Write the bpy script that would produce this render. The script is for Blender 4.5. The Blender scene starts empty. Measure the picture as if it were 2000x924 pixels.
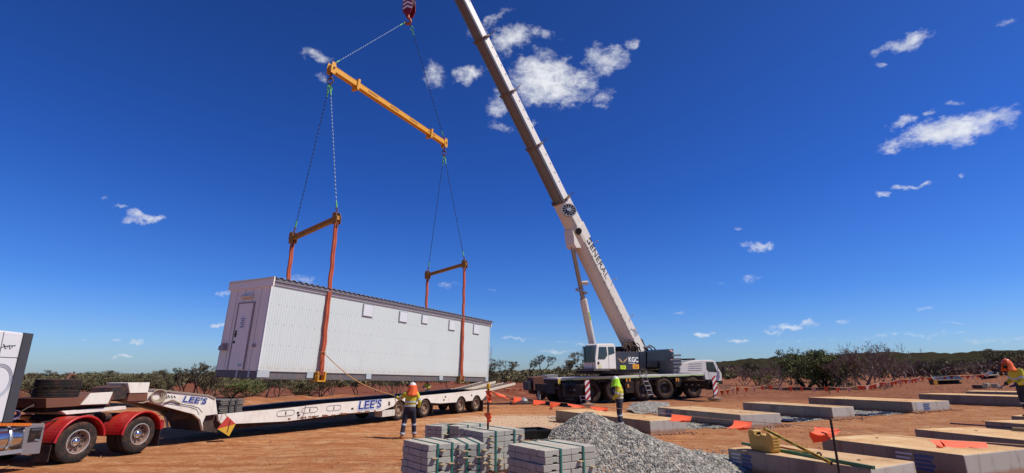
import bpy, bmesh, math, random
import numpy as np
from mathutils import Vector, Matrix, noise

random.seed(7); RN = np.random.RandomState(11)
rad = math.radians
SC = bpy.context.scene
COL = SC.collection

# ------------------------------------------------------------ camera model
F, CX, CY, TH, HC = 965.0, 1000.0, 462.0, rad(15.6), 2.05
ST, CT = math.sin(TH), math.cos(TH)

def terr(x, y):
    s = .95*x + .3*y - 17.0
    s = (s + math.sqrt(s*s + 4.0))/2
    return .035*150*(1-math.exp(-s/150))

def ray(px, py):
    u = (px-CX)/F; v = (CY-py)/F
    return Vector((u, CT-v*ST, ST+v*CT))

def gp(px, py, z=0.0):
    """point at height z above the terrain seen at a photo pixel"""
    d = ray(px, py); t = (z-HC)/min(d.z, -1e-3) if d.z < -1e-3 else 200.0
    t = min(t, 260.0)
    for i in range(60):
        x, y = d.x*t, d.y*t
        h = terr(x, y)+z
        e = HC + d.z*t - h
        t += e/ (0.03 - d.z) if d.z < .02 else 0
        t = max(1.0, min(t, 400.0))
    return Vector((d.x*t, d.y*t, HC+d.z*t))

def at_y(px, py, Y):
    d = ray(px, py); t = Y/d.y
    return Vector((d.x*t, Y, HC+d.z*t))

def z_at(p, py):
    """height of the pixel row py on the vertical line through p"""
    v = (CY-py)/F
    return HC + p.y*(v*CT+ST)/(CT-v*ST)

def x_at(px, Y, Z):
    return (px-CX)/F*(Y*CT+(Z-HC)*ST)

def locpx(M, axis, val, px, py):
    Mi = M.inverted()
    o = Mi @ Vector((0, 0, HC)); d = Mi.to_3x3() @ ray(px, py)
    t = (val-o[axis])/d[axis]
    return o + d*t

def frame(loc, az, tilt=0.0):
    """x axis runs along compass azimuth az (deg from +Y towards +X)"""
    return Matrix.Translation(loc) @ Matrix.Rotation(rad(90-az), 4, 'Z') @ Matrix.Rotation(-rad(tilt), 4, 'Y')

# ------------------------------------------------------------ materials
def lin(h):
    h = h.lstrip('#'); c = [int(h[i:i+2], 16)/255 for i in (0, 2, 4)]
    return tuple(x/12.92 if x <= .04045 else ((x+.055)/1.055)**2.4 for x in c)

MATS = {}
class NT:
    def __init__(s, m): s.t = m.node_tree; s.n = s.t.nodes; s.l = s.t.links
    def new(s, typ, **kw):
        n = s.n.new(typ)
        for k, v in kw.items(): setattr(n, k, v)
        return n
    def set(s, n, i, v):
        if hasattr(v, 'is_linked') or isinstance(v, bpy.types.NodeSocket): s.l.new(v, n.inputs[i])
        elif v is not None: n.inputs[i].default_value = v
    def math(s, op, a, b=None, c=None, clamp=False):
        n = s.new('ShaderNodeMath', operation=op); n.use_clamp = clamp
        s.set(n, 0, a); s.set(n, 1, b); s.set(n, 2, c)
        return n.outputs[0]
    def vmath(s, op, a, b=None):
        n = s.new('ShaderNodeVectorMath', operation=op); s.set(n, 0, a); s.set(n, 1, b)
        return n.outputs['Value'] if op in ('DOT_PRODUCT', 'LENGTH') else n.outputs[0]
    def noise(s, vec, scale, detail=4, rough=.6, col=False):
        n = s.new('ShaderNodeTexNoise'); n.inputs['Scale'].default_value = scale
        n.inputs['Detail'].default_value = detail; n.inputs['Roughness'].default_value = rough
        if vec is not None: s.l.new(vec, n.inputs['Vector'])
        return n.outputs['Color' if col else 'Fac']
    def ramp(s, fac, stops):
        n = s.new('ShaderNodeValToRGB'); e = n.color_ramp.elements
        while len(e) < len(stops): e.new(.5)
        for x, (p, c) in zip(e, stops):
            x.position = p; x.color = (*c, 1) if not isinstance(c, (int, float)) else (c, c, c, 1)
        s.l.new(fac, n.inputs[0]); return n.outputs[0]
    def mix(s, fac, a, b, blend='MIX'):
        n = s.new('ShaderNodeMix', data_type='RGBA', blend_type=blend)
        s.set(n, 0, fac)
        for i, v in ((6, a), (7, b)):
            if isinstance(v, tuple): n.inputs[i].default_value = (*v[:3], 1)
            else: s.l.new(v, n.inputs[i])
        return n.outputs[2]
    def maprange(s, v, a, b, c=0., d=1.):
        n = s.new('ShaderNodeMapRange'); n.interpolation_type = 'SMOOTHSTEP'
        s.set(n, 0, v)
        for i, q in enumerate((a, b, c, d)): n.inputs[i+1].default_value = q
        return n.outputs[0]
    def mapping(s, vec, rot=(0, 0, 0), scale=(1, 1, 1)):
        n = s.new('ShaderNodeMapping'); s.l.new(vec, n.inputs[0])
        n.inputs['Rotation'].default_value = rot; n.inputs['Scale'].default_value = scale
        return n.outputs[0]
    def bump(s, h, strength=.3, dist=.01):
        n = s.new('ShaderNodeBump'); n.inputs['Strength'].default_value = strength
        n.inputs['Distance'].default_value = dist; s.l.new(h, n.inputs['Height'])
        return n.outputs[0]
    def obj(s): return s.new('ShaderNodeTexCoord').outputs['Object']
    def pos(s): return s.new('ShaderNodeNewGeometry').outputs['Position']

def newmat(name):
    m = bpy.data.materials.new(name); m.use_nodes = True
    t = NT(m); b = t.n['Principled BSDF']; MATS[name] = m
    return m, t, b

DUST = lin('a86a42')
def M(name, col, rough=.6, metal=0., var=.12, scale=2.5, dust=.0, bump=0., bscale=30, spec=.5, grime=0., coat=0.):
    if name in MATS: return MATS[name]
    if isinstance(col, str): col = lin(col)
    m, t, b = newmat(name)
    o = t.obj()
    n1 = t.noise(o, scale, 5, .65)
    c = t.mix(n1, tuple(x*(1-var) for x in col), tuple(min(1, x*(1+var)) for x in col))
    if grime > 0:
        st = t.noise(t.mapping(o, scale=(6, 6, .8)), 1.4, 4, .7)
        f = t.math('MULTIPLY', t.maprange(st, .5, .75), grime)
        c = t.mix(f, c, tuple(x*.45 for x in col[:2])+(col[2]*.38,))
    if dust > 0:
        n2 = t.noise(o, scale*1.7+.7, 6, .75)
        g = t.new('ShaderNodeNewGeometry')
        sx = t.new('ShaderNodeSeparateXYZ'); t.l.new(g.outputs['Normal'], sx.inputs[0])
        up = t.math('MULTIPLY_ADD', sx.outputs[2], .18, n2)
        f = t.math('MULTIPLY', t.maprange(up, .42, .78), dust, clamp=True)
        c = t.mix(f, c, DUST)
    t.l.new(c, b.inputs['Base Color'])
    b.inputs['Metallic'].default_value = metal
    r = t.math('MULTIPLY_ADD', t.noise(o, scale*3, 3), .25, rough-.12, clamp=True)
    t.l.new(r, b.inputs['Roughness'])
    b.inputs['Specular IOR Level'].default_value = spec
    if coat: b.inputs['Coat Weight'].default_value = coat
    if bump > 0: t.l.new(t.bump(t.noise(o, bscale, 4), bump, .02), b.inputs['Normal'])
    return m

# ------------------------------------------------------------ mesh builder
def basis(d, up=Vector((0, 0, 1))):
    d = d.normalized()
    if abs(d.dot(up)) > .98: up = Vector((0, 1, 0)) if abs(d.y) < .9 else Vector((1, 0, 0))
    s = d.cross(up).normalized(); u = s.cross(d).normalized()
    return d, s, u

class MB:
    def __init__(s): s.v = []; s.f = []; s.m = []
    def add(s, vs, fs, m=0):
        b = len(s.v); s.v += [tuple(v) for v in vs]
        s.f += [tuple(b+i for i in f) for f in fs]; s.m += [m]*len(fs)
        return s
    def box(s, c, d, m=0, R=None):
        hx, hy, hz = d[0]/2, d[1]/2, d[2]/2; c = Vector(c)
        vs = [Vector((x*hx, y*hy, z*hz)) for x in (-1, 1) for y in (-1, 1) for z in (-1, 1)]
        if R is not None: vs = [R @ v for v in vs]
        return s.add([c+v for v in vs], [(0, 1, 3, 2), (4, 6, 7, 5), (0, 4, 5, 1), (2, 3, 7, 6), (0, 2, 6, 4), (1, 5, 7, 3)], m)
    def b2(s, a, b, m=0):
        return s.box([(a[i]+b[i])/2 for i in range(3)], [abs(b[i]-a[i]) for i in range(3)], m)
    def bar(s, p, q, w, h, m=0, up=(0, 0, 1)):
        p, q = Vector(p), Vector(q); d, sd, u = basis(q-p, Vector(up))
        vs = [e+sd*(a*w/2)+u*(b*h/2) for e in (p, q) for a, b in ((-1, -1), (1, -1), (1, 1), (-1, 1))]
        return s.add(vs, [(0, 3, 2, 1), (4, 5, 6, 7), (0, 1, 5, 4), (1, 2, 6, 5), (2, 3, 7, 6), (3, 0, 4, 7)], m)
    def tube(s, pts, r, n=8, m=0, cap=True, side=None, closed=False):
        pts = [Vector(p) for p in pts]; k = len(pts)
        if not isinstance(r, (list, tuple)): r = [r]*k
        b = len(s.v); prev = None
        for i, p in enumerate(pts):
            if closed: d = pts[(i+1) % k]-pts[i-1]
            else: d = pts[min(i+1, k-1)]-pts[max(i-1, 0)]
            if d.length < 1e-9: d = Vector((0, 0, 1))
            if side is not None:
                d.normalize(); sd = Vector(side); sd = (sd-d*sd.dot(d)).normalized(); u = sd.cross(d)
            elif prev is None: d, sd, u = basis(d)
            else:
                d.normalize(); sd = (prev-d*prev.dot(d)).normalized(); u = sd.cross(d)
            prev = sd
            rr = r[i]; ra, rb = rr if isinstance(rr, tuple) else (rr, rr)
            for j in range(n):
                a = 2*math.pi*j/n
                s.v.append(tuple(p+sd*(math.cos(a)*ra)+u*(math.sin(a)*rb)))
        for i in range(k if closed else k-1):
            i2 = (i+1) % k
            for j in range(n):
                j2 = (j+1) % n
                s.f.append((b+i*n+j, b+i*n+j2, b+i2*n+j2, b+i2*n+j)); s.m.append(m)
        if cap and not closed:
            s.f.append(tuple(b+j for j in range(n))[::-1]); s.m.append(m)
            s.f.append(tuple(b+(k-1)*n+j for j in range(n))); s.m.append(m)
        return s
    def prism(s, poly, y0, y1, m=0, ax='xz'):
        n = len(poly)
        def mk(a, c, y): return {'xz': (a, y, c), 'yz': (y, a, c), 'xy': (a, c, y)}[ax]
        vs = [mk(a, c, y0) for a, c in poly]+[mk(a, c, y1) for a, c in poly]
        fs = [tuple(range(n))[::-1], tuple(range(n, 2*n))]+[(i, (i+1) % n, n+(i+1) % n, n+i) for i in range(n)]
        return s.add(vs, fs, m)
    def lathe(s, prof, c=(0, 0, 0), axis=(0, 1, 0), n=32, m=0, mod=None, cap=False):
        c = Vector(c); d, sd, u = basis(Vector(axis), Vector((0, 0, 1)))
        b = len(s.v); k = len(prof)
        for i, (r, h) in enumerate(prof):
            for j in range(n):
                a = 2*math.pi*j/n; rr = r*(mod(i, j) if mod else 1)
                s.v.append(tuple(c+d*h+sd*(math.cos(a)*rr)+u*(math.sin(a)*rr)))
        for i in range(k-1):
            for j in range(n):
                j2 = (j+1) % n
                s.f.append((b+i*n+j, b+i*n+j2, b+(i+1)*n+j2, b+(i+1)*n+j)); s.m.append(m)
        if cap:
            s.f.append(tuple(b+j for j in range(n))); s.m.append(m)
            s.f.append(tuple(b+(k-1)*n+j for j in range(n))); s.m.append(m)
        return s
    def ball(s, c, r, n=12, m=0):
        r = r if isinstance(r, (list, tuple)) else (r, r, r); c = Vector(c); b = len(s.v); k = n//2+1
        for i in range(1, k-1+0):
            t = math.pi*i/(k-1)
            for j in range(n):
                a = 2*math.pi*j/n
                s.v.append((c.x+r[0]*math.sin(t)*math.cos(a), c.y+r[1]*math.sin(t)*math.sin(a), c.z+r[2]*math.cos(t)))
        rows = k-2
        s.v.append((c.x, c.y, c.z+r[2])); s.v.append((c.x, c.y, c.z-r[2])); T, B = len(s.v)-2, len(s.v)-1
        for i in range(rows-1):
            for j in range(n):
                j2 = (j+1) % n
                s.f.append((b+i*n+j, b+(i+1)*n+j, b+(i+1)*n+j2, b+i*n+j2)); s.m.append(m)
        for j in range(n):
            j2 = (j+1) % n
            s.f.append((T, b+j, b+j2)); s.m.append(m)
            s.f.append((B, b+(rows-1)*n+j2, b+(rows-1)*n+j)); s.m.append(m)
        return s
    def xf(s, Mx): s.v = [tuple(Mx @ Vector(v)) for v in s.v]; return s
    def build(s, name, mats, parent=None, world=False, smooth=None, bevel=0, recalc=True, M=None):
        me = bpy.data.meshes.new(name)
        vs = s.v
        if world and parent is not None:
            Mi = WM[parent.name].inverted(); vs = [tuple(Mi @ Vector(v)) for v in vs]
        me.from_pydata(vs, [], s.f)
        for m in (mats if isinstance(mats, (list, tuple)) else [mats]): me.materials.append(m)
        me.polygons.foreach_set('material_index', s.m)
        if recalc:
            bm = bmesh.new(); bm.from_mesh(me); bmesh.ops.recalc_face_normals(bm, faces=bm.faces); bm.to_mesh(me); bm.free()
        if smooth:
            me.polygons.foreach_set('use_smooth', [True]*len(me.polygons)); me.set_sharp_from_angle(angle=rad(smooth))
        me.update()
        return link(name, me, parent, M, bevel)

WM = {}
def link(name, me, parent=None, Mx=None, bevel=0):
    o = bpy.data.objects.new(name, me); COL.objects.link(o)
    if Mx is not None: o.matrix_basis = Mx
    if parent is not None: o.parent = parent
    P = WM.get(parent.name, Matrix()) if parent is not None else Matrix()
    WM[o.name] = P @ (Mx if Mx is not None else Matrix())
    if bevel:
        b = o.modifiers.new('Bevel', 'BEVEL'); b.width = bevel; b.segments = 2; b.limit_method = 'ANGLE'; b.angle_limit = rad(40)
        b.harden_normals = False
    return o

def tag(o, label=None, cat=None, group=None, kind=None):
    if label: o['label'] = label
    if cat: o['category'] = cat
    if group: o['group'] = group
    if kind: o['kind'] = kind
    return o

def thing(name, label, cat, Mx=None, group=None):
    o = bpy.data.objects.new(name, None); COL.objects.link(o); o.empty_display_size = .2
    if Mx is None: Mx = Matrix()
    if isinstance(Mx, Vector): Mx = Matrix.Translation(Mx)
    o.matrix_basis = Mx; WM[o.name] = Mx.copy()
    return tag(o, label, cat, group)

def struct(o): o['kind'] = 'structure'; return o

KIDS = {}
def copy_tree(o, Mx, parent=None):
    c = o.copy(); COL.objects.link(c)
    c.parent = parent; c.matrix_basis = Mx; WM[c.name] = (WM[parent.name] if parent else Matrix()) @ Mx
    for ch in [x for x in bpy.data.objects if x.parent == o and x != c]:
        copy_tree(ch, ch.matrix_basis.copy(), c)
    return c

def text_obj(name, s, size, mat, parent, Mx, ext=.006, off=0.0, xs=1.0, shear=0.0, space=1.0):
    cu = bpy.data.curves.new('t', 'FONT'); cu.body = s; cu.size = size; cu.extrude = ext; cu.offset = off
    cu.align_x = 'CENTER'; cu.align_y = 'CENTER'; cu.shear = shear; cu.space_character = space; cu.resolution_u = 3
    o = bpy.data.objects.new('t', cu); COL.objects.link(o)
    dg = bpy.context.evaluated_depsgraph_get()
    me = bpy.data.meshes.new_from_object(o.evaluated_get(dg)); bpy.data.objects.remove(o)
    me.name = name; me.materials.clear(); me.materials.append(mat)
    me.transform(Matrix.Diagonal((xs, 1, 1, 1)))
    return link(name, me, parent, Mx)

# text lying in a vertical xz plane and read from the -y side
RX = Matrix.Rotation(rad(90), 4, 'X')

def voxel(mb, name, mat, parent, vox=.015, it=6, M=None, smoothfac=.5):
    """fuse overlapping pieces into one continuous skin"""
    me = bpy.data.meshes.new(name); me.from_pydata(mb.v, [], mb.f)
    bm = bmesh.new(); bm.from_mesh(me); bmesh.ops.recalc_face_normals(bm, faces=bm.faces); bm.to_mesh(me); bm.free()
    o = bpy.data.objects.new('tmp', me); COL.objects.link(o)
    r = o.modifiers.new('r', 'REMESH'); r.mode = 'VOXEL'; r.voxel_size = vox
    sm = o.modifiers.new('s', 'SMOOTH'); sm.factor = smoothfac; sm.iterations = it
    dg = bpy.context.evaluated_depsgraph_get()
    m2 = bpy.data.meshes.new_from_object(o.evaluated_get(dg)); bpy.data.objects.remove(o)
    m2.name = name; m2.materials.clear(); m2.materials.append(mat)
    m2.polygons.foreach_set('use_smooth', [True]*len(m2.polygons))
    return link(name, m2, parent, M)

def np_mesh(name, V, Fq, mats, parent=None, midx=None, M=None, smooth=False):
    """V (n,3); Fq (m,k) faces, all the same size"""
    me = bpy.data.meshes.new(name); V = np.asarray(V, np.float32); Fq = np.asarray(Fq, np.int32)
    m, k = Fq.shape
    me.vertices.add(len(V)); me.vertices.foreach_set('co', V.ravel())
    me.loops.add(m*k); me.loops.foreach_set('vertex_index', Fq.ravel())
    me.polygons.add(m); me.polygons.foreach_set('loop_start', np.arange(0, m*k, k, dtype=np.int32))
    try: me.polygons.foreach_set('loop_total', np.full(m, k, dtype=np.int32))
    except Exception: pass
    for x in (mats if isinstance(mats, (list, tuple)) else [mats]): me.materials.append(x)
    if midx is not None: me.polygons.foreach_set('material_index', np.asarray(midx, np.int32))
    if smooth: me.polygons.foreach_set('use_smooth', np.ones(m, bool))
    me.update(calc_edges=True); me.validate()
    return link(name, me, parent, M)
# ------------------------------------------------------------ camera, sun, sky
cam = bpy.data.cameras.new('camera'); co = bpy.data.objects.new('camera', cam); COL.objects.link(co)
cam.sensor_width = 36; cam.lens = 36*F/2000; cam.clip_end = 12000; cam.clip_start = .05
co.location = (0, 0, HC); co.rotation_euler = (rad(90)+TH, 0, 0); SC.camera = co
SC.view_settings.view_transform = 'Standard'; SC.view_settings.look = 'None'
SC.view_settings.exposure = 0; SC.view_settings.gamma = 1

SUN_AZ, SUN_EL = 100, 52
S = Vector((math.cos(rad(SUN_EL))*math.sin(rad(SUN_AZ)), math.cos(rad(SUN_EL))*math.cos(rad(SUN_AZ)), math.sin(rad(SUN_EL))))
sl = bpy.data.lights.new('sun', 'SUN'); sl.energy = 5.0; sl.angle = rad(.5); sl.color = (1, .95, .87)
so = bpy.data.objects.new('sun', sl); COL.objects.link(so); so.rotation_euler = S.to_track_quat('Z', 'Y').to_euler()
so.location = (0, 0, 60)

W = bpy.data.worlds.new('World'); SC.world = W; W.use_nodes = True
t = NT(W); t.n.clear()
out = t.new('ShaderNodeOutputWorld')
sky = t.new('ShaderNodeTexSky', sky_type='NISHITA'); sky.sun_disc = False
sky.sun_elevation = rad(SUN_EL); sky.sun_rotation = rad(SUN_AZ); sky.air_density = 1.0; sky.dust_density = .6; sky.ozone_density = 2.2
D = t.new('ShaderNodeTexCoord').outputs['Generated']
sepd = t.new('ShaderNodeSeparateXYZ'); t.l.new(D, sepd.inputs[0])
hs = t.new('ShaderNodeHueSaturation'); hs.inputs['Saturation'].default_value = 1.12; hs.inputs['Hue'].default_value = .51; t.l.new(sky.outputs[0], hs.inputs['Color'])
# the air higher up is a darker, deeper blue than the model gives
upf = t.maprange(sepd.outputs[2], -.02, .72)
dk = t.ramp(sepd.outputs[2], [(0, (.50, .66, .99)), (.068, (.36, .57, .99)), (.144, (.23, .48, .94)), (.34, (.145, .375, .83)), (.63, (.14, .32, .66)), (1, (.12, .28, .55))])
skyc = t.mix(1.0, hs.outputs[0], dk, 'MULTIPLY')
bg1 = t.new('ShaderNodeBackground'); bg1.inputs[1].default_value = .137; t.l.new(skyc, bg1.inputs[0])

# clouds: px, py, half width, half height, slant (deg), weight
CL = [(998, 78, 52, 30, -8, 1.0), (960, 45, 50, 12, -25, .72), (1045, 75, 55, 14, 5, .6), (915, 142, 34, 20, -10, 1.0), (1065, 158, 82, 52, 5, 1.25),
      (1130, 160, 50, 34, -20, .9), (1185, 120, 46, 32, -15, .95), (1232, 84, 14, 12, 0, .8), (1168, 85, 12, 9, 0, .6), (1178, 190, 24, 20, -45, .85),
      (975, 205, 26, 32, 20, .8), (985, 245, 26, 12, 10, .55), (1042, 243, 15, 10, 0, .7),
      (848, 150, 24, 34, 10, .85), (622, 110, 34, 17, 12, .8), (628, 152, 14, 9, 20, .6),
      (1758, 90, 42, 20, -22, .95), (1718, 127, 12, 6, 0, .7), (1845, 258, 115, 32, -19, 1.15), (1755, 240, 26, 12, -20, .85), (1820, 222, 16, 7, -25, .75),
      (1858, 201, 16, 7, -10, .7), (1740, 298, 16, 9, 0, .8), (1965, 45, 20, 8, -15, .5),
      (1477, 484, 34, 12, 0, 1.0), (1720, 378, 14, 6, 0, .8), (1757, 366, 16, 6, -12, .8), (1780, 362, 12, 5, 0, .7), (1808, 358, 16, 6, -12, .85), (1877, 341, 8, 4, 0, .6),
      (277, 430, 40, 12, 6, .95), (235, 404, 14, 5, 10, .65), (207, 388, 9, 4, 0, .5),
      (588, 543, 40, 11, 5, .65), (878, 557, 28, 8, 0, .5), (960, 567, 8, 4, 0, .5), (1440, 449, 12, 5, 0, .6), (1463, 548, 26, 10, -10, .62), (1400, 557, 18, 4, 0, .5),
      (1326, 610, 14, 4, 0, .8), (1553, 637, 50, 8, -4, .95), (1508, 648, 22, 5, 0, .8), (1648, 631, 22, 5, 0, .75), (1372, 653, 26, 6, 0, .85), (1440, 664, 28, 5, 0, .8),
      (1805, 601, 20, 5, -5, .6), (1852, 631, 26, 4, 0, .6), (1820, 655, 80, 5, -3, .5), (1720, 657, 60, 6, -4, .5), (1010, 661, 36, 5, 0, .85), (1085, 686, 34, 5, 0, .6),
      (1120, 667, 40, 4, 0, .4), (1140, 672, 14, 5, 0, .8), (245, 699, 20, 5, 3, .9), (268, 667, 15, 5, 3, .85), (227, 662, 12, 4, 3, .7), (167, 664, 12, 3, 0, .5),
      (440, 574, 20, 5, 0, .7), (428, 636, 18, 5, 0, .9), (1950, 665, 60, 7, -3, .5), (1560, 665, 60, 5, -3, .45), (1345, 690, 60, 5, 0, .4), (130, 700, 40, 4, 0, .4)]
wv = t.noise(D, 9, 6, .62, col=True)
wv2 = t.noise(D, 38, 4, .6, col=True)
def c3(v): return t.vmath('SUBTRACT', v, (.5, .5, .5))
sc1 = t.new('ShaderNodeVectorMath', operation='SCALE'); t.l.new(c3(wv), sc1.inputs[0]); sc1.inputs['Scale'].default_value = .07
sc2 = t.new('ShaderNodeVectorMath', operation='SCALE'); t.l.new(c3(wv2), sc2.inputs[0]); sc2.inputs['Scale'].default_value = .028
DW = t.vmath('ADD', t.vmath('ADD', D, sc1.outputs[0]), sc2.outputs[0])
DN = t.vmath('ADD', D, sc2.outputs[0])
acc = None
for (px, py, hw, hh, sl_, wt) in CL:
    c = ray(px, py); L0 = c.length; c.normalize()
    e1 = Vector((1, 0, 0)); e1 = (e1-c*e1.dot(c)).normalized(); e2 = c.cross(e1)
    if e2.z < 0: e2 = -e2
    a = rad(-sl_); q1 = e1*math.cos(a)+e2*math.sin(a); q2 = -e1*math.sin(a)+e2*math.cos(a)
    k = F*L0
    sx, sy = 1.16*hw/k, 1.12*hh/k
    src = DW if hw > 24 and hh > 11 else DN
    v1 = q1/sx; v2 = q2/sy
    A = t.math('SUBTRACT', t.vmath('DOT_PRODUCT', src, tuple(v1)), v1.dot(c))
    B = t.math('SUBTRACT', t.vmath('DOT_PRODUCT', src, tuple(v2)), v2.dot(c))
    r2 = t.math('MULTIPLY_ADD', A, A, t.math('MULTIPLY', B, B))
    m = t.math('MULTIPLY_ADD', r2, -wt, wt)
    acc = m if acc is None else t.math('MAXIMUM', acc, m)
fine = t.noise(t.mapping(D, scale=(1, 1, 1.6)), 42, 8, .68)
dens = t.math('MULTIPLY_ADD', fine, 2.0, t.math('ADD', acc, -1.28))
mask = t.maprange(dens, -.05, 1.15)
mask = t.math('MULTIPLY', mask, t.math('GREATER_THAN', acc, -.1), clamp=True)
mask = t.math('MULTIPLY', mask, .93)
shade = t.noise(t.mapping(D, scale=(1, 1, 2)), 16, 5, .6)
cc = t.mix(t.maprange(shade, .35, .7), (.70, .74, .82), (.95, .96, .97))
bg2 = t.new('ShaderNodeBackground'); t.l.new(cc, bg2.inputs[0]); bg2.inputs[1].default_value = 1.0
mx = t.new('ShaderNodeMixShader'); t.l.new(mask, mx.inputs[0]); t.l.new(bg1.outputs[0], mx.inputs[1]); t.l.new(bg2.outputs[0], mx.inputs[2])
t.l.new(mx.outputs[0], out.inputs[0])
W.cycles.sampling_method = 'MANUAL'; W.cycles.sample_map_resolution = 512

# ------------------------------------------------------------ ground
def wob(x, y):
    v = Vector((x, y, 0))
    n = .045*noise.noise(v*.35)+.022*noise.noise(v*1.3)+.010*noise.noise(v*4.1)
    # rutted track beside the trailer, running along azimuth 30
    a = x*math.cos(rad(30))-y*math.sin(rad(30)); b = x*.5+y*.866
    n += .012*math.sin(a*5.2+1.5*noise.noise(v*.4))*max(0, min(1, (.5-x)/3))*.6
    if x > 2: n += .035*noise.noise(v*2.3+Vector((9, 0, 0)))+.03*abs(noise.noise(v*.9+Vector((3, 3, 0))))
    return n

BANK = [(-33, 28), (-22, 33), (-12, 40), (-2, 46), (3, 52)]
def bank(x, y):
    best = 1e9
    for (ax, ay), (bx, by) in zip(BANK, BANK[1:]):
        dx, dy = bx-ax, by-ay; tt = max(0, min(1, ((x-ax)*dx+(y-ay)*dy)/(dx*dx+dy*dy)))
        best = min(best, math.hypot(x-ax-dx*tt, y-ay-dy*tt))
    return .55*math.exp(-(best/1.6)**2)*(1+.35*noise.noise(Vector((x, y, 3))*.6))

def gz(x, y):
    r = math.hypot(x, y)
    if r < 90: return terr(x, y)+(wob(x, y)-.03)*1.0+bank(x, y)
    return terr(x, y)-.03+.25*noise.noise(Vector((x, y, 0))*.02)

az = list(np.radians(np.concatenate([np.arange(-180, -66, 6), np.arange(-66, 66, .33), np.arange(66, 180, 6)])))
rr = [.6]
while rr[-1] < 5000: rr.append(rr[-1]*(1.016 if rr[-1] < 60 else 1.05))
V = []
for r in rr:
    for a in az:
        x, y = r*math.sin(a), r*math.cos(a); V.append((x, y, gz(x, y)))
na, nr = len(az), len(rr)
i, j = np.meshgrid(np.arange(nr-1), np.arange(na), indexing='ij'); j2 = (j+1) % na
Fq = np.stack([i*na+j, (i+1)*na+j, (i+1)*na+j2, i*na+j2], -1).reshape(-1, 4)[:, ::-1]
V.append((0, 0, -.05))

m, t, b = newmat('red_dirt')
P = t.pos()
n1 = t.noise(P, .35, 6, .6); n2 = t.noise(P, 2.2, 7, .7)
str_ = t.noise(t.mapping(P, rot=(0, 0, rad(-60)), scale=(.12, 1.9, 1)), 1.0, 6, .65)   # tracks along azimuth 30
base = t.ramp(n2, [(.28, lin('99603a')), (.5, lin('bd8254')), (.72, lin('d3a073'))])
base = t.mix(t.maprange(str_, .44, .60), base, lin('a8683f'))
fn = t.noise(P, 11, 7, .78)
base = t.mix(t.maprange(fn, .38, .60, .32, 0), base, lin('7a4a2e'))
tk2 = t.noise(t.mapping(P, rot=(0, 0, rad(-62)), scale=(.25, 4.5, 1)), 1.0, 5, .7)
base = t.mix(t.math('MULTIPLY', t.maprange(tk2, .55, .67), .38), base, lin('7c4a30'))
tk3 = t.noise(t.mapping(P, rot=(0, 0, rad(-35)), scale=(.2, 3.2, 1)), 1.3, 5, .7)
base = t.mix(t.math('MULTIPLY', t.maprange(tk3, .58, .68), .3), base, lin('c4956a'))
base = t.mix(t.math('MULTIPLY', t.maprange(n1, .5, .66), .5), base, lin('c09063'))
# pale dusty hardstand in front of the crane
sp = t.new('ShaderNodeSeparateXYZ'); t.l.new(P, sp.inputs[0])
def blob(cx_, cy_, rx, ry):
    A = t.math('DIVIDE', t.math('SUBTRACT', sp.outputs[0], cx_), rx); B = t.math('DIVIDE', t.math('SUBTRACT', sp.outputs[1], cy_), ry)
    return t.math('SQRT', t.math('MULTIPLY_ADD', A, A, t.math('MULTIPLY', B, B)))
d1 = blob(1.5, 24, 6.5, 5.5)
pf = t.math('MULTIPLY_ADD', t.noise(t.mapping(P, scale=(.5, 1.6, 1)), .8, 6, .7), 1.3, t.math('MULTIPLY', d1, -1.0))
base = t.mix(t.math('MULTIPLY', t.maprange(pf, -.35, .25), .75), base, lin('cdb192'))
base = t.mix(t.math('MULTIPLY', t.maprange(t.noise(P, .9, 7, .75), .5, .68), .38), base, lin('cfab80'))
base = t.mix(t.math('MULTIPLY', t.maprange(t.noise(t.mapping(P, scale=(1, 1.4, 1)), .55, 7, .8), .54, .7), .45), base, lin('6f4028'))
# darker, redder and browner soil beyond the yard
d2 = blob(-3, 12, 34, 27)
far = t.maprange(t.math('MULTIPLY_ADD', n1, .5, d2), 1.1, 1.45)
fr = t.ramp(t.noise(P, .5, 8, .75), [(.3, lin('5d3322')), (.52, lin('7e4630')), (.75, lin('a0755a'))])
base = t.mix(far, base, fr)
# the right hand side is duller and browner
rt = t.math('MULTIPLY', t.maprange(sp.outputs[0], 3, 12), .4)
base = t.mix(rt, base, t.ramp(n2, [(.3, lin('7a4a30')), (.7, lin('b07f5c'))]))
dist = t.vmath('LENGTH', P)
base = t.mix(t.maprange(dist, 120, 400), base, lin('4d4434'))
t.l.new(base, b.inputs['Base Color']); b.inputs['Roughness'].default_value = .95; b.inputs['Specular IOR Level'].default_value = .1
hh_ = t.math('MULTIPLY_ADD', t.noise(P, 9, 8, .75), 1.0, t.math('MULTIPLY', t.noise(P, 45, 4, .7), .35))
hh_ = t.math('MULTIPLY_ADD', str_, 1.6, t.math('MULTIPLY_ADD', tk2, 1.2, hh_))
t.l.new(t.bump(hh_, .85, .06), b.inputs['Normal'])
g = np_mesh('ground', V, Fq, m, smooth=True); struct(g)
tag(g, 'rutted red dirt yard with pale dusty tracks', 'ground')

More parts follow.
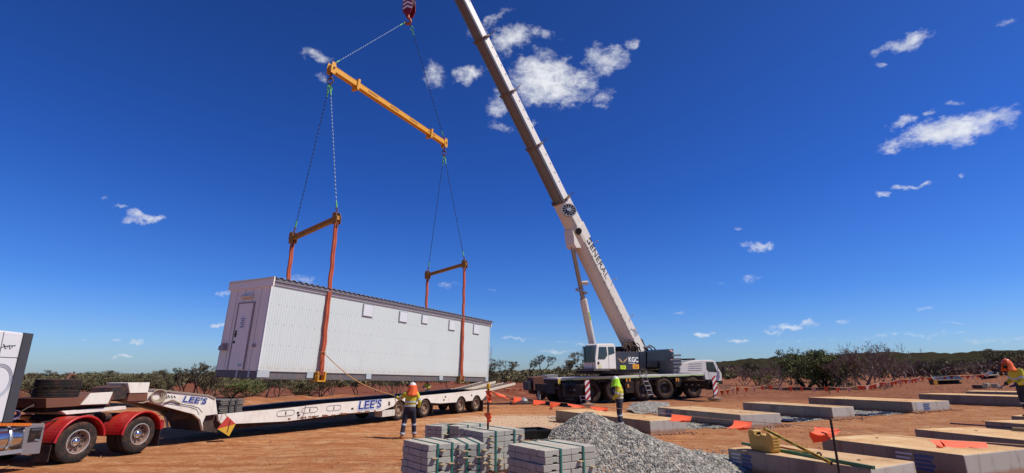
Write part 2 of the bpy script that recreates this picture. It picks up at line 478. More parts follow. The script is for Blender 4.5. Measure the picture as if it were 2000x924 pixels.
# low hills on the horizon
ridge = [(-400, 738), (0, 738), (300, 738), (600, 738), (800, 737), (980, 734), (1060, 731), (1130, 725), (1300, 716), (1400, 711), (1480, 707), (1560, 704), (1640, 700), (1700, 698), (1780, 695),
         (1860, 697), (1930, 693), (2000, 692), (2400, 688)]
def ridge_y(px):
    for (a, ya), (b_, yb) in zip(ridge, ridge[1:]):
        if a <= px <= b_: return ya+(yb-ya)*(px-a)/(b_-a)
    return ridge[0][1] if px < ridge[0][0] else ridge[-1][1]
V = []; pxs = np.arange(-400, 2400, 4.0); rs = [210, 260, 320, 400, 500, 620, 760, 900]
for k, r in enumerate(rs):
    for px in pxs:
        d = ray(px, 735); a = math.atan2(d.x, d.y); x, y = r*math.sin(a), r*math.cos(a)
        zt = z_at(Vector((0, 760*math.cos(a), 0)), ridge_y(px))
        f_ = [0, .08, .3, .55, .78, .93, 1.0, .8][k]
        z0 = terr(x, y)-.6
        V.append((x, y, z0*(1-f_)+zt*f_+(2.2*noise.noise(Vector((x, y, 0))*.05)+1.4*noise.noise(Vector((x, y, 5))*.16))*min(1, f_*2)))
nc = len(pxs)
i, j = np.meshgrid(np.arange(len(rs)-1), np.arange(nc-1), indexing='ij')
m, t, b = newmat('scrub_hill')
P = t.pos()
c = t.ramp(t.noise(t.mapping(P, scale=(1, 1, 3)), .3, 9, .85), [(.40, lin('1c1d16')), (.5, lin('2f2e21')), (.58, lin('4a4030')), (.68, lin('6e5544'))])
t.l.new(c, b.inputs['Base Color']); b.inputs['Roughness'].default_value = 1; b.inputs['Specular IOR Level'].default_value = 0
o = np_mesh('hills', V, np.stack([i*nc+j, (i+1)*nc+j, (i+1)*nc+j+1, i*nc+j+1], -1).reshape(-1, 4)[:, ::-1], m); struct(o)
tag(o, 'long low scrub-covered rise along the horizon', 'hills')
# ------------------------------------------------------------ shared materials
white = M('white_paint', 'd9d6cd', .45, var=.05, dust=.25, grime=.15)
cream = M('cream_paint', 'cfc6b2', .5, var=.1, dust=.55, grime=.55, scale=1.2)
black = M('black_steel', '1b1a1a', .6, var=.2, dust=.25, spec=.25)
dark = M('dark_grey_paint', '2e3036', .45, var=.12, dust=.12)
rubber = M('tyre_rubber', '2b2927', .9, var=.2, dust=.28, scale=4, spec=.2)
steel = M('galvanised_steel', 'a9adb0', .4, metal=.6, var=.15, dust=.2)
chrome = M('chrome', 'd8dadd', .16, metal=1, var=.03)
glass = M('dark_glass', '0b0e11', .08, var=.1, spec=.8)
redp = M('red_paint', 'b0141e', .4, var=.1, dust=.22)
yellow = M('yellow_paint', 'd99a1e', .5, var=.12, dust=.15, grime=.4)
rust = M('rusty_yellow_steel', '9a6a24', .75, var=.35, grime=.9, scale=6)
orange_sling = M('orange_sling_cloth', 'b4573a', .9, var=.15, scale=5, grime=.5)
green = M('green_hardware', '5fae56', .5)
iron = M('rusty_iron', '6b4532', .8, var=.3)
navy = M('navy_lettering', '1b2f7d', .5, var=.05)
skyblue = M('light_blue_lettering', '8fb2dc', .5, var=.05)
wlet = M('white_lettering', 'e9e9e6', .5, var=.03)
blet = M('black_lettering', '17171a', .5, var=.03)
wood = M('weathered_timber', '8f7a5e', .85, var=.25, scale=8)

# ------------------------------------------------------------ lifted portable building
SCL = HC/1.85
KC = 1.10
p = [-7.274*SCL*KC, 14.616*SCL*KC, HC+(1.749*SCL-HC)*KC, .516, -.018, .022, 12.325*SCL*KC, 2.03*SCL*KC]; BH = 2.9*SCL*KC; BL, BW = p[6], p[7]
ax_ = Vector((math.sin(p[3])*math.cos(p[4]), math.cos(p[3])*math.cos(p[4]), math.sin(p[4]))).normalized()
ay0 = Vector((-math.cos(p[3]), math.sin(p[3]), 0)); az0 = ax_.cross(ay0)
if az0.z < 0: az0 = -az0
ay_ = (ay0*math.cos(p[5])+az0*math.sin(p[5])).normalized(); azv = ax_.cross(ay_)
BM = Matrix.Translation(Vector(p[:3])) @ Matrix((ax_, ay_, azv)).transposed().to_4x4()

def wallmat(name, axis, pitch, rows):
    m, t, b = newmat(name); o = t.obj(); s = t.new('ShaderNodeSeparateXYZ'); t.l.new(o, s.inputs[0])
    c = t.mix(t.noise(o, .8, 5), (.53, .58, .55), (.60, .65, .62))
    st = t.maprange(t.noise(t.mapping(o, scale=(4, 4, .35)), 1.2, 5, .7), .55, .8)
    c = t.mix(t.math('MULTIPLY', st, .22), c, lin('9a8b76'))
    # dust splashed on the lowest part of the wall
    low = t.maprange(t.math('MULTIPLY_ADD', t.noise(o, 2.0, 5), .5, s.outputs[2]), .35, .95, .3, 0)
    c = t.mix(low, c, lin('b79a7c'))
    w = t.math('SINE', t.math('MULTIPLY', s.outputs[axis], 2*math.pi/pitch))
    c = t.mix(t.maprange(w, -1, -.2, .05, 0), c, (.2, .21, .22))
    dots = None
    for z in rows:
        d = t.math('LESS_THAN', t.math('ABSOLUTE', t.math('SUBTRACT', s.outputs[2], z)), .02)
        dots = d if dots is None else t.math('ADD', dots, d)
    sc_ = t.math('GREATER_THAN', t.math('SINE', t.math('MULTIPLY', s.outputs[axis], 2*math.pi/.34)), .62)
    c = t.mix(t.math('MULTIPLY', t.math('MULTIPLY', dots, sc_), .25), c, (.16, .16, .16))
    t.l.new(c, b.inputs['Base Color']); b.inputs['Roughness'].default_value = .42
    t.l.new(t.bump(w, .3, .02), b.inputs['Normal'])
    return m
wf = wallmat('ribbed_white_wall', 0, .11, (.35, 1.15, 1.9, 2.6))
wend = M('flat_white_cladding', 'f4ecd6', .5, var=.04, grime=.25, scale=1)  # colour raised to offset the shade on this end; door and fascia likewise
trim = M('white_trim', 'd4d6d2', .45, var=.05)
skid = M('grey_steel_skid', '5c5b5c', .6, var=.2, dust=.3)
skidpale = M('pale_steel_plate', 'a9b3b5', .5, var=.1, dust=.2)
roofm = M('roof_sheet', 'a9adae', .45, metal=.3, var=.1)
soff = M('shaded_soffit', '6f6c72', .6)

bld = thing('portable_building', 'long white ribbed portable building hanging in slings above the low loader trailer', 'portable building', BM)
SK = .24; RT = BH-.22      # skid top, wall top
MB().b2((0, 0, SK), (BL, .06, RT)).build('long_wall', wf, bld)
MB().b2((0, BW-.06, SK), (BL, BW, RT)).build('long_wall', wf, bld)
MB().b2((0, .062, SK), (.05, BW-.062, RT)).build('end_wall', wend, bld); MB().b2((BL-.05, .062, SK), (BL, BW-.062, RT)).build('end_wall', wend, bld)
es = MB()
for k in range(1, 5): es.b2((-.006, BW*k/5-.004, SK), (-.001, BW*k/5+.004, RT-.1))
es.build('panel_joints', M('joint_grey', '8d8986', .7), bld)  # thin grey lines along the panel joints
MB().b2((.06, .07, SK+.004), (BL-.06, BW-.07, SK+.06)).build('floor', skid, bld)
# steel skid: long channels, cross members, pale corner blocks
sk = MB()
for y in (.03, BW-.13): sk.b2((0, y, .0), (BL, y+.1, SK-.02)); sk.b2((-.01, y-.03, -.03), (BL+.01, y+.13, -.003)); sk.b2((-.01, y-.03, SK-.02), (BL+.01, y+.13, SK-.003))
for k in range(24): x = .3+k*(BL-.6)/23; sk.b2((x, .14, .02), (x+.08, BW-.14, SK-.03))
sk.b2((0, .13, .0), (.08, BW-.13, SK-.02)); sk.b2((BL-.08, .13, 0), (BL, BW-.13, SK-.02))
sk.b2((.1, .14, -.02), (BL-.1, BW-.14, .015))
sk.build('skid_frame', skid, bld)
for px in (510, 604, 719, 861): x = locpx(BM, 1, 0, px, 738).x; MB().b2((max(0, x-.22 if px == 510 else x-.14), -.02, .03), (x+(.28 if px == 510 else .16), .025, SK+.03)).build('lifting_plate', skidpale, bld)
for q0, q1 in (((BL-.28, -.02, 0), (BL+.02, .1, SK)), ((-.02, .4, 0), (-.005, .5, SK)), ((-.02, 1.1, 0), (-.005, 1.2, SK))): MB().b2(q0, q1).build('lifting_plate', skidpale, bld)
# roof: corrugated sheet that overhangs, soffit strip coloured dark for the shade under the overhang, white head trim
def corr(u): q = (u/.27) % 1.0; return .035 if q < .5 else 0.0
V, Fc = [], []
us = []
u = -.08
while u < BL+.1:
    for q in (0, .1, .5, .6): us.append(u+q*.27)
    u += .27
hs_ = [(.04 if i_ % 4 in (1, 2) else 0) for i_ in range(len(us))]
mb = MB(); n = len(us)
vs = []
for dz in (0, -.006):
    for u, h in zip(us, hs_):
        for y, sl_ in ((-.16, .0), (BW+.1, -.06)): vs.append((u, y, BH+h+dz+sl_))
fs = []
for k in range(n-1):
    a = 2*k; fs.append((a, a+1, a+3, a+2)); fs.append((2*n+a, 2*n+a+2, 2*n+a+3, 2*n+a+1)); fs.append((a, a+2, 2*n+a+2, 2*n+a)); fs.append((a+1, 2*n+a+1, 2*n+a+3, a+3))
mb.add(vs, fs); mb.build('roof', roofm, bld)
f = MB(); f.b2((-.02, -.12, BH-.13), (BL+.02, -.03, BH-.012)); f.build('soffit', soff, bld)
f = MB(); f.b2((-.03, -.05, RT-.02), (BL+.03, .0-.003, RT+.07)); f.b2((-.03, -.125, BH-.04), (-.0, -.03, RT)); f.b2((.0, -.02, SK), (.06, -.002, RT-.02)); f.b2((BL-.06, -.02, SK), (BL, -.002, RT-.02)); f.build('head_trim', trim, bld)
f = MB(); f.b2((-.045, -.17, RT-.1), (-.003, BW+.1, BH+.03)); f.b2((BL+.003, -.1, RT-.1), (BL+.045, BW+.1, BH-.01)); f.b2((0, .0, RT), (BL, BW-.06, BH-.08)); f.build('fascia', M('end_fascia', 'f3ecd8', .5, var=.04), bld)
# vents / covered windows on the long wall
hm = M('vent_cover_white', 'cfd1d2', .4, var=.03)
for px, py, w, h in ((717.7, 607, 18, 22), (786.8, 619.5, 14.5, 19), (829, 624, 10.5, 15.5), (882, 635.7, 11, 18), (929.4, 643.5, 10.5, 17)):
    a = locpx(BM, 1, 0, px-w/2, py); b_ = locpx(BM, 1, 0, px+w/2, py); hh = abs(locpx(BM, 1, 0, px, py-h/2).z-locpx(BM, 1, 0, px, py+h/2).z)
    z = (a.z+b_.z)/2
    mb = MB(); mb.b2((a.x, -.055, z-hh/2), (b_.x, -.003, z+hh/2)); c_ = mb.build('vent_cover', hm, bld, bevel=.01)
    mb = MB(); e = .03
    for q0, q1 in (((a.x-e, z-hh/2-e), (b_.x+e, z-hh/2)), ((a.x-e, z+hh/2), (b_.x+e, z+hh/2+e)), ((a.x-e, z-hh/2), (a.x, z+hh/2)), ((b_.x, z-hh/2), (b_.x+e, z+hh/2))): mb.b2((q0[0], -.03, q0[1]), (q1[0], -.003, q1[1]))
    mb.build('cover_frame', M('cover_frame_grey', '8d8f92', .5), c_)
# end wall: door, light, sign, boxes
def ep(px, py): q = locpx(BM, 0, 0, px, py); return q.y, q.z
y0, zt = ep(497.5, 592); y1, _ = ep(469, 597); _, zb = ep(460, 723); zb = SK+.02
dr = MB().b2((-.035, y0, zb), (-.003, y1, zt)).build('door', M('door_white', 'f7efdc', .45, var=.03, grime=.2), bld)
fr = MB(); e = .05
fr.b2((-.05, y0-e, zb), (-.003, y0-.004, zt+e)); fr.b2((-.05, y1+.004, zb), (-.003, y1+e, zt+e)); fr.b2((-.05, y0-.004, zt+.004), (-.003, y1+.004, zt+e)); fr.build('door_frame', M('door_frame_grey', '8f8a84', .5), dr)
dw = y1-y0
MB().b2((-.06, y0+dw*.35, zt-.95), (-.036, y0+dw*.68, zt-.5)).build('door_sign', wlet, dr)
sg = MB()
for k in range(5): sg.b2((-.064, y0+dw*.38, zt-.58-k*.075), (-.0615, y0+dw*(.64-.05*(k % 2)), zt-.55-k*.075))
sg.build('sign_lettering', blet, dr)
h = MB(); h.tube([(-.04, y1-.1, zb+1.25), (-.1, y1-.1, zb+1.25), (-.1, y1-.24, zb+1.25)], .014, 8); h.b2((-.05, y1-.14, zb+1.15), (-.036, y1-.06, zb+1.4)); h.b2((-.055, y1-.13, zb+.93), (-.036, y1-.05, zb+1.02)); h.build('handle', black, dr)
ya, za = ep(495, 578); yb, zb2 = ep(477, 581); z = (za+zb2)/2
l = MB(); l.tube([(-.08, ya, z), (-.08, yb, z)], .07, 12); l.b2((-.03, ya-.02, z-.09), (-.003, yb+.02, z+.09)); l.build('wall_light', M('light_diffuser', 'd8d2c0', .5, var=.1), bld, smooth=40)
y, z = ep(440, 678); MB().prism([(y-.14, z-.12), (y+.16, z-.12), (y+.16, z+.02), (y-.1, z+.14)], -.16, -.003, ax='yz').build('power_inlet_box', M('grey_box', '9a8f87', .5, grime=.5), bld)
y, z = ep(497, 675); b_ = MB().b2((-.05, y-.07, z-.06), (-.003, y+.07, z+.06)); b_.build('switch_box', M('grey_box2', '9d9896', .5), bld)
mb = MB().b2((-.056, y-.05, z-.01), (-.0525, y+.04, z+.01)).build('switch_mark', blet, bld)
y, z = ep(470, 713); MB().b2((-.045, y-.1, z-.05), (-.036, y+.1, z+.05)).build('kick_plate', steel, dr)
# handrail folded against the far end
hr = MB(); X = BL+.06
for dx in (.12, .42): hr.tube([(BL+dx, .1, .95), (BL+dx, .1, 2.0)], .02, 6)
for zz in (.95, 1.25, 1.6, 2.0): hr.tube([(BL, .1, zz), (BL+.42, .1, zz)], .018, 6)
hr.build('handrail', steel, bld)

# ------------------------------------------------------------ rigging
def rope_mat(name, a, b_):
    m, t, b = newmat(name); o = t.obj(); s = t.new('ShaderNodeSeparateXYZ'); t.l.new(o, s.inputs[0])
    ang = t.math('ARCTAN2', s.outputs[1], s.outputs[0])
    w = t.math('SINE', t.math('MULTIPLY_ADD', s.outputs[2], 2*math.pi/.2, ang))
    c = t.mix(t.maprange(w, -.25, .25), lin(a), lin(b_)); t.l.new(c, b.inputs['Base Color']); b.inputs['Roughness'].default_value = .85
    t.l.new(t.bump(w, .6, .03), b.inputs['Normal']); return m
ropem = rope_mat('blue_white_rope', '2c5690', 'b4c4d2'); ropedk = rope_mat('shaded_rope', '14264a', '2f4d80')  # ropedk is the same rope with shade put into its colours
def zmat(p, q):
    d = q-p; return Matrix.Translation(p) @ d.to_track_quat('Z', 'Y').to_matrix().to_4x4(), d.length
def chainlinks(mb, p, q, r=.05, th=.014, m=0):
    p, q = Vector(p), Vector(q); d = q-p; n = max(1, int(d.length/(r*1.9))); d, s_, u = basis(d)
    for k in range(n):
        c = p.lerp(q, (k+.5)/n); a, b_ = (s_, u) if k % 2 else (u, s_)
        mb.tube([c+d*(math.cos(x)*r*1.15)+a*(math.sin(x)*r*.62) for x in [2*math.pi*i_/10 for i_ in range(10)]], th, 6, m, closed=True)
def rope(p, q, label, r=.019, rm=None):
    Mx, L = zmat(Vector(p), Vector(q))
    o = thing('lifting_rope', label, 'rope', Mx, 'blue and white lifting ropes')
    n = int(L/.065); pts = []
    mb = MB()
    for ph in (0, 2.09, 4.19):
        mb.tube([(math.cos(2*math.pi*z_/.2+ph)*r*.5, math.sin(2*math.pi*z_/.2+ph)*r*.5, z_) for z_ in np.linspace(.35, L-.45, n)], r*.62, 5, 0, side=(1, 0, 0))
    mb.build('rope', rm or ropem, o, smooth=60)
    k = MB(); k.tube([(0, 0, .32), (0, 0, .62)], r*1.7, 8); k.build('splice', green, o, smooth=60)
    k = MB(); k.tube([(0, 0, L-.75), (0, 0, L-.42)], r*1.7, 8); k.tube([(.09*math.sin(a), 0, L-.32+.13*math.cos(a)) for a in [2*math.pi*i_/12 for i_ in range(12)]], .022, 6, closed=True); k.build('hook_eye', green, o, smooth=60)
    c = MB(); chainlinks(c, (0, 0, 0), (0, 0, .36), .07, .02); chainlinks(c, (0, 0, L-.25), (0, 0, L), .07, .02); c.build('shackle', iron, o, smooth=60)
    return o
# front sling stations on the building, from the pixels of their feet
def station(px, py): return locpx(BM, 1, -.12, px, py).x
U1, U2 = station(626, 736), station(901, 742)
def side(u, front):
    return BM @ Vector((u, -.14 if front else BW+.10, -.05))
tops = {}
for key, u, front, py in ((1, U1, True, 432), (2, U1, False, 470), (3, U2, True, 520), (4, U2, False, 541)):
    b0 = side(u, front); tops[key] = Vector((b0.x, b0.y, z_at(b0, py)))
# keep each spreader near level
def flat_strap(name, p, q, label, w=.17):
    o = thing('round_sling', label, 'sling', Matrix.Translation(p), 'orange round slings holding the building')
    d = Vector(q)-Vector(p); mb = MB(); n = 30
    pts = [d*(k/n)+Vector((.012*math.sin(k*1.3), .01*math.cos(k*.9), 0)) for k in range(n+1)]
    for sx in (-.045, .045):
        mb.tube([q_+ax_*sx for q_ in pts], [(.05+.008*math.sin(k*1.9+sx*60), .055) for k in range(n+1)], 8, 0, side=tuple(ax_))
    mb.build('webbing', orange_sling, o, smooth=60)
    k = MB(); k.tube([(0, 0, .0), (0, 0, .14)], .06, 8); k.tube([d-Vector((0, 0, .28)), d], .075, 8); k.build('protective_sleeve', M('dark_sleeve', '4a2c22', .9), o)
    return o
flat_strap('sling', side(U1, True)+Vector((0, 0, .2)), tops[1], 'thick orange sling down the long wall at the door end, nearest the camera')
flat_strap('sling', side(U1, False), tops[2], 'short visible orange sling rising behind the roof near the door end')
flat_strap('sling', side(U2, True)+Vector((0, 0, .1)), tops[3], 'orange sling down the long wall at the far end of the building')
flat_strap('sling', side(U2, False), tops[4], 'thin orange sling rising behind the roof at the far end')
for u, mt, lb in ((U1, yellow, 'yellow edge shoe under the thick orange sling at the door end'), (U2, M('brass_shoe', '8a7442', .6, var=.3, grime=.6), 'dull brown edge shoe under the far orange sling')):
    o = thing('lifting_shoe', lb, 'lifting shoe', BM @ Matrix.Translation((u, -.1, 0)), 'lifting shoes under the skid')
    mb = MB(); mb.b2((-.2, -.1, -.06), (-.13, .1, .28)); mb.b2((.13, -.1, -.06), (.2, .1, .28)); mb.b2((-.2, -.1, -.1), (.2, .3, -.055)); mb.build('bracket', mt, o, bevel=.01)
    MB().tube([(-.22, -.02, .2), (.22, -.02, .2)], .035, 8).build('pin', iron, o)
def spreader(p, q, label, name, mat, w, h, lugs, ends=True):
    p, q = Vector(p), Vector(q); d = (q-p); L = d.length; xa = d.normalized(); ya = Vector((0, 0, 1)).cross(xa).normalized(); za = xa.cross(ya)
    Mx = Matrix.Translation(p) @ Matrix((xa, ya, za)).transposed().to_4x4()
    o = thing(name, label, 'spreader beam', Mx)
    mb = MB(); mb.b2((-.1, -w/2, -h/2), (L+.1, w/2, h/2)); mb.b2((-.1, -w/2-.01, h/2-.03), (L+.1, w/2+.01, h/2-.004)); mb.b2((-.1, -w/2-.01, -h/2+.004), (L+.1, w/2+.01, -h/2+.03)); mb.build('beam', mat, o, bevel=.012)
    for x in (0, L):
        e = MB(); e.prism([(x-.16, -h/2-.16), (x+.1, -h/2-.16), (x+.16, 0), (x+.1, h/2+.16), (x-.1, h/2+.16), (x-.16, 0)], -w/2-.035, -w/2-.012); e.prism([(x-.16, -h/2-.16), (x+.1, -h/2-.16), (x+.16, 0), (x+.1, h/2+.16), (x-.1, h/2+.16), (x-.16, 0)], w/2+.012, w/2+.035); e.build('end_lug', mat, o, bevel=.008)
        s = MB(); s.tube([(x, -w/2-.09, 0), (x, w/2+.09, 0)], .045, 10); s.build('pin', iron, o)
    for x in lugs:
        MB().prism([(x-.06, -h/2-.14), (x+.04, -h/2-.14), (x+.09, h/2+.12), (x-.02, h/2+.12)], -w/2-.05, w/2+.05).build('lug_plate', mat, o, bevel=.006)
    return o, Mx, L
spreader(tops[2]+Vector((0, 0, .12)), tops[1]+Vector((0, 0, .12)), 'short rusty yellow spreader above the door end of the building', 'spreader_beam', rust, .17, .2, ())
spreader(tops[4]+Vector((0, 0, .12)), tops[3]+Vector((0, 0, .12)), 'short rusty yellow spreader above the far end of the building', 'spreader_beam', rust, .16, .17, ())
# main spreader hangs mid width
m1 = (tops[1]+tops[2])/2; m2 = (tops[3]+tops[4])/2
bx0 = at_y(648, 134, m1.y); bx1 = at_y(868, 280, m2.y)
mo, MMx, ML = spreader(bx0, bx1, 'long yellow main spreader beam sloping below the crane hook', 'main_spreader_beam', yellow, .24, .3, ())
for x in (ML*.17, ML*.83):
    MB().prism([(x-.1, -.33), (x+.05, -.33), (x+.12, .28), (x-.02, .28)], -.2, .2).build('lug_plate', yellow, mo, bevel=.006)
for x in np.linspace(ML*.25, ML*.8, 4):
    s = MB(); s.b2((x, -.126, -.04), (x+.7, -.1225, .05)); s.build('load_stencil', M('faded_stencil', '9a6414', .6, var=.2), mo)
hook = at_y(797, 40, (bx0.y+bx1.y)/2)
up = Vector((0, 0, .2))
rope(bx0+Vector((0, 0, .2)), hook+Vector((-.12, 0, -.1)), 'sunlit rope from the hook down to the near end of the yellow beam')
rope(bx1+Vector((0, 0, .2)), hook+Vector((.12, 0, -.15)), 'dark rope from the hook down to the far end of the yellow beam', rm=ropedk)
dn = Vector((0, 0, -.75))
for c0, c1, b_, lb in ((1, 2, bx0, ('front one of the two ropes from the near beam end to the door-end spreader', 'back one of the two ropes from the near beam end to the door-end spreader')),
                       (3, 4, bx1, ('rope from the far end of the yellow beam to the front of the far spreader', 'rope from the far end of the yellow beam to the back of the far spreader'))):
    j = thing('master_link', 'chain and ring hanging under the %s end of the yellow beam' % ('near' if c0 == 1 else 'far'), 'lifting ring', Matrix.Translation(b_), 'rings under the yellow beam')
    mb = MB(); chainlinks(mb, (0, 0, -.12), (0, 0, -.6), .1, .028); mb.tube([(.13*math.sin(a), .0, -.68+.16*math.cos(a)) for a in [2*math.pi*i_/14 for i_ in range(14)]], .03, 7, closed=True); mb.build('ring', iron, j, smooth=60)
    rope(tops[c0]+Vector((0, 0, .3)), b_+dn, lb[0], rm=None if c0 == 1 else ropedk); rope(tops[c1]+Vector((0, 0, .3)), b_+dn, lb[1], rm=ropedk)
# hook block
hb = thing('hook_block', 'red crane hook block with white stripes at the top of the ropes', 'hook block', Matrix.Translation(hook) @ Matrix.Rotation(rad(-12), 4, 'Z'))
pl = [(-.30, 1.5), (-.34, .7), (-.18, .3), (.18, .3), (.34, .7), (.30, 1.5), (.14, 1.75), (-.14, 1.75)]
hred = M('hook_block_red', '8c1a22', .45, var=.15, grime=.3)
for y in (-.22, .2): MB().prism(pl, y, y+.05).build('cheek_plate', hred, hb, bevel=.012)
MB().lathe([(.05, -.16), (.32, -.16), (.27, -.05), (.32, .06), (.32, .14), (.05, .16)], (0, 0, 1.25), n=24).build('sheave', M('sheave_grey', '3b3a3a', .5), hb, smooth=50)
for k in range(3): MB().prism([(-.28, .62+k*.28), (.0, .78+k*.28), (.28, .62+k*.28), (.28, .76+k*.28), (.0, .92+k*.28), (-.28, .76+k*.28)], -.235, -.222).build('stripe', wlet, hb)
mb = MB(); mb.tube([(0, 0, .35), (0, 0, .14)], .09, 10)
mb.tube([(0, 0, .16), (.1, 0, .08), (.17, 0, -.06), (.12, 0, -.2), (0, 0, -.25), (-.12, 0, -.2), (-.18, 0, -.08), (-.17, 0, .0)], [.07, .08, .085, .09, .09, .075, .055, .03], 10); mb.build('hook', M('hook_orange', 'a04b2a', .5, var=.2), hb, smooth=60)

# ------------------------------------------------------------ mobile crane
CMx = frame(Vector((5.7, 37.1, terr(5.7, 37.1))), 70.6, 1.6)
crane = thing('mobile_crane', 'large white and black mobile crane with raised boom and outriggers out', 'crane', CMx)
def C(px, py, y=0): q = locpx(CMx, 1, y, px, py); return q.x, q.z
WR = .80
def make_wheel(R, Wd, rimr, tyre, rimm, hubm, chunky=True, holes=10, parent=None, name='wheel', lip=None):
    """axis along local y, outer face at y=-Wd/2"""
    h = Wd/2
    prof = [(rimr, -h*.86), (rimr*1.12, -h*.98), (R*.80, -h), (R*.93, -h*.9), (R, -h*.68), (R*.995, 0), (R, h*.68), (R*.93, h*.9), (R*.8, h), (rimr*1.12, h*.98), (rimr, h*.86)]
    def mod(i_, j_): return (.972 if (j_ // 1) % 2 and i_ in (3, 4, 6, 7) else 1.0) if chunky else 1.0
    w = MB().lathe(prof, n=64 if chunky else 48, mod=mod).build(name, tyre, parent, smooth=35)
    r = MB(); r.lathe([(rimr*1.04, -h*.86), (rimr*.98, -h*.95), (rimr*.9, -h*.80), (rimr*.86, -h*.25), (rimr*.62, -h*.12), (rimr*.34, -h*.3), (rimr*.3, -h*.55), (rimr*.0+.002, -h*.58)], n=40)
    r.lathe([(rimr*1.04, h*.86), (rimr*.9, h*.3), (.01, h*.1)], n=24)
    ro = r.build('rim', rimm, w, smooth=40)
    if lip:
        MB().tube([(math.cos(a)*rimr*.99, -h*.93, math.sin(a)*rimr*.99) for a in [2*math.pi*i_/40 for i_ in range(40)]], .016, 6, closed=True).build('rim_lip', lip, w, smooth=60)
        MB().tube([(math.cos(a)*rimr*.36, -h*.32, math.sin(a)*rimr*.36) for a in [2*math.pi*i_/30 for i_ in range(30)]], .016, 6, closed=True).build('hub_ring', lip, w, smooth=60)
    b_ = MB()
    for k in range(holes):
        a = 2*math.pi*k/holes; b_.lathe([(.001, -h*.02-.012), (rimr*.1, -h*.02-.012), (rimr*.1, h*.05)], (math.cos(a)*rimr*.73, -h*.17-.006, math.sin(a)*rimr*.73), n=8)
    for k in range(holes*2):
        a = 2*math.pi*(k+.5)/holes/2; b_.lathe([(.001, -.035), (rimr*.035, -.035), (rimr*.035, 0)], (math.cos(a)*rimr*.47, -h*.24, math.sin(a)*rimr*.47), n=6)
    b_.build('wheel_nuts', hubm, ro) if holes > 6 else b_.build('wheel_nut_ring', hubm, ro)
    return w
crim = M('crane_rim_black', '1a1a1c', .4, var=.1, dust=.3)
xs = [C(px, 785)[0] for px in (1115, 1156, 1203, 1260, 1302, 1359)]
first = make_wheel(WR, .55, .44, rubber, crim, M('nut_grey', '55524f', .5), parent=crane)
first.matrix_basis = Matrix.Translation((xs[0], .275, WR))
for k, x in enumerate(xs):
    if k: copy_tree(first, Matrix.Translation((x, .275, WR)) @ Matrix.Rotation(k*.7, 4, 'Y'), crane)
    copy_tree(first, Matrix.Translation((x, 2.75-.275, WR)) @ Matrix.Rotation(math.pi, 4, 'Z') @ Matrix.Rotation(k, 4, 'Y'), crane)
XL, zd = C(1089, 737); XR, _ = C(1375, 730); zdk = 1.86
ch = MB()
ch.b2((XL, .62, .75), (XR+.4, 2.1, 1.55)); ch.b2((XL+.05, .1, 1.45), (XR, 2.65, zdk-.1))
# side lockers between the wheels, and mudguards
def locker(p0, p1, z0=.62): a, b_ = C(p0, 760)[0], C(p1, 760)[0]; ch.b2((a, .02, z0), (b_, .5, 1.45))
locker(1222, 1239); locker(1321, 1334, .9)
for x in xs:
    arc = [(x+math.cos(a)*.95, WR+math.sin(a)*.93) for a in np.linspace(rad(18), rad(162), 12)]; arc2 = [(x+math.cos(a)*.91, WR+math.sin(a)*.89) for a in np.linspace(rad(162), rad(18), 12)]
    n0 = len(arc)
    for i_ in range(n0-1):
        a, b_, c_, d_ = arc[i_], arc[i_+1], arc2[n0-2-i_], arc2[n0-1-i_]
        ch.prism([a, b_, c_, d_], -.0, .6); 
ch.build('chassis', black, crane, bevel=.01)
dk_ = MB(); dk_.b2((XL, .02, zdk-.095), (XR, 2.7, zdk)); dk_.build('deck', M('deck_white', 'dddcd6', .5, var=.08, dust=.35), crane)
MB().b2((XL+.02, .005, zdk-.19), (XR, .018, zdk-.10)).build('green_stripe', M('lime_stripe', 'b9c98a', .5, var=.05), crane)
bl = M('orange_reflector', 'c88a3a', .4)
mb = MB()
for px in (1224, 1230, 1321, 1325, 1227): x, z = C(px, 741 if px != 1227 else 753); mb.b2((x-.07, -.01, z-.16), (x+.06, .018, z+.1))
mb.build('reflector', bl, crane)
x, z = C(1092, 745); MB().b2((x-.08, -.01, z-.18), (x+.1, .001, z+.18)).build('reflector', M('yellow_mark', 'd8c050', .5), crane)
# ladder leaning on the deck
def ladder(x0, z0, x1, z1, y0, y1, w=.34, n=5, name='ladder'):
    mb = MB()
    for s_ in (-w/2, w/2): mb.bar((x0+s_, y0, z0), (x1+s_, y1, z1), .05, .035)
    for k in range(n):
        f_ = (k+.4)/n; mb.bar((x0+(x1-x0)*f_-w/2, y0+(y1-y0)*f_, z0+(z1-z0)*f_), (x0+(x1-x0)*f_+w/2, y0+(y1-y0)*f_, z0+(z1-z0)*f_), .05, .035)
    mb.build(name, M('white_ladder', 'c9cac8', .4), crane)
xa, za = C(1268, 774); xb, zb = C(1257, 740); ladder(xa, za, xb, zdk+.05, -.28, -.04, .42, 5)
mb = MB()
for s_ in (-.28, .28): mb.tube([(xb+s_, 0, zdk-.1), (xb+s_-.02, 0, zdk+.28), (xb+s_+.12, .1, zdk+.3), (xb+s_+.12, .1, zdk)], .02, 6)
mb.build('grab_rail', M('grab_grey', '8f8f8c', .5), crane)
xa, za = C(1136, 783); ladder(xa, .25, xa-.1, 1.2, -.3, -.15, .4, 4)
# mesh box beside the rear outrigger
x0, _ = C(1097, 750); x1, _ = C(1121, 750); mb = MB(); mb.b2((x0, -.45, .55), (x1, .0, 1.5)); mb.b2((x0+.1, -.5, .35), (x1-.3, -.1, .54)); mb.build('tool_locker', M('locker_black', '1d1f22', .5, var=.2), crane, bevel=.02)
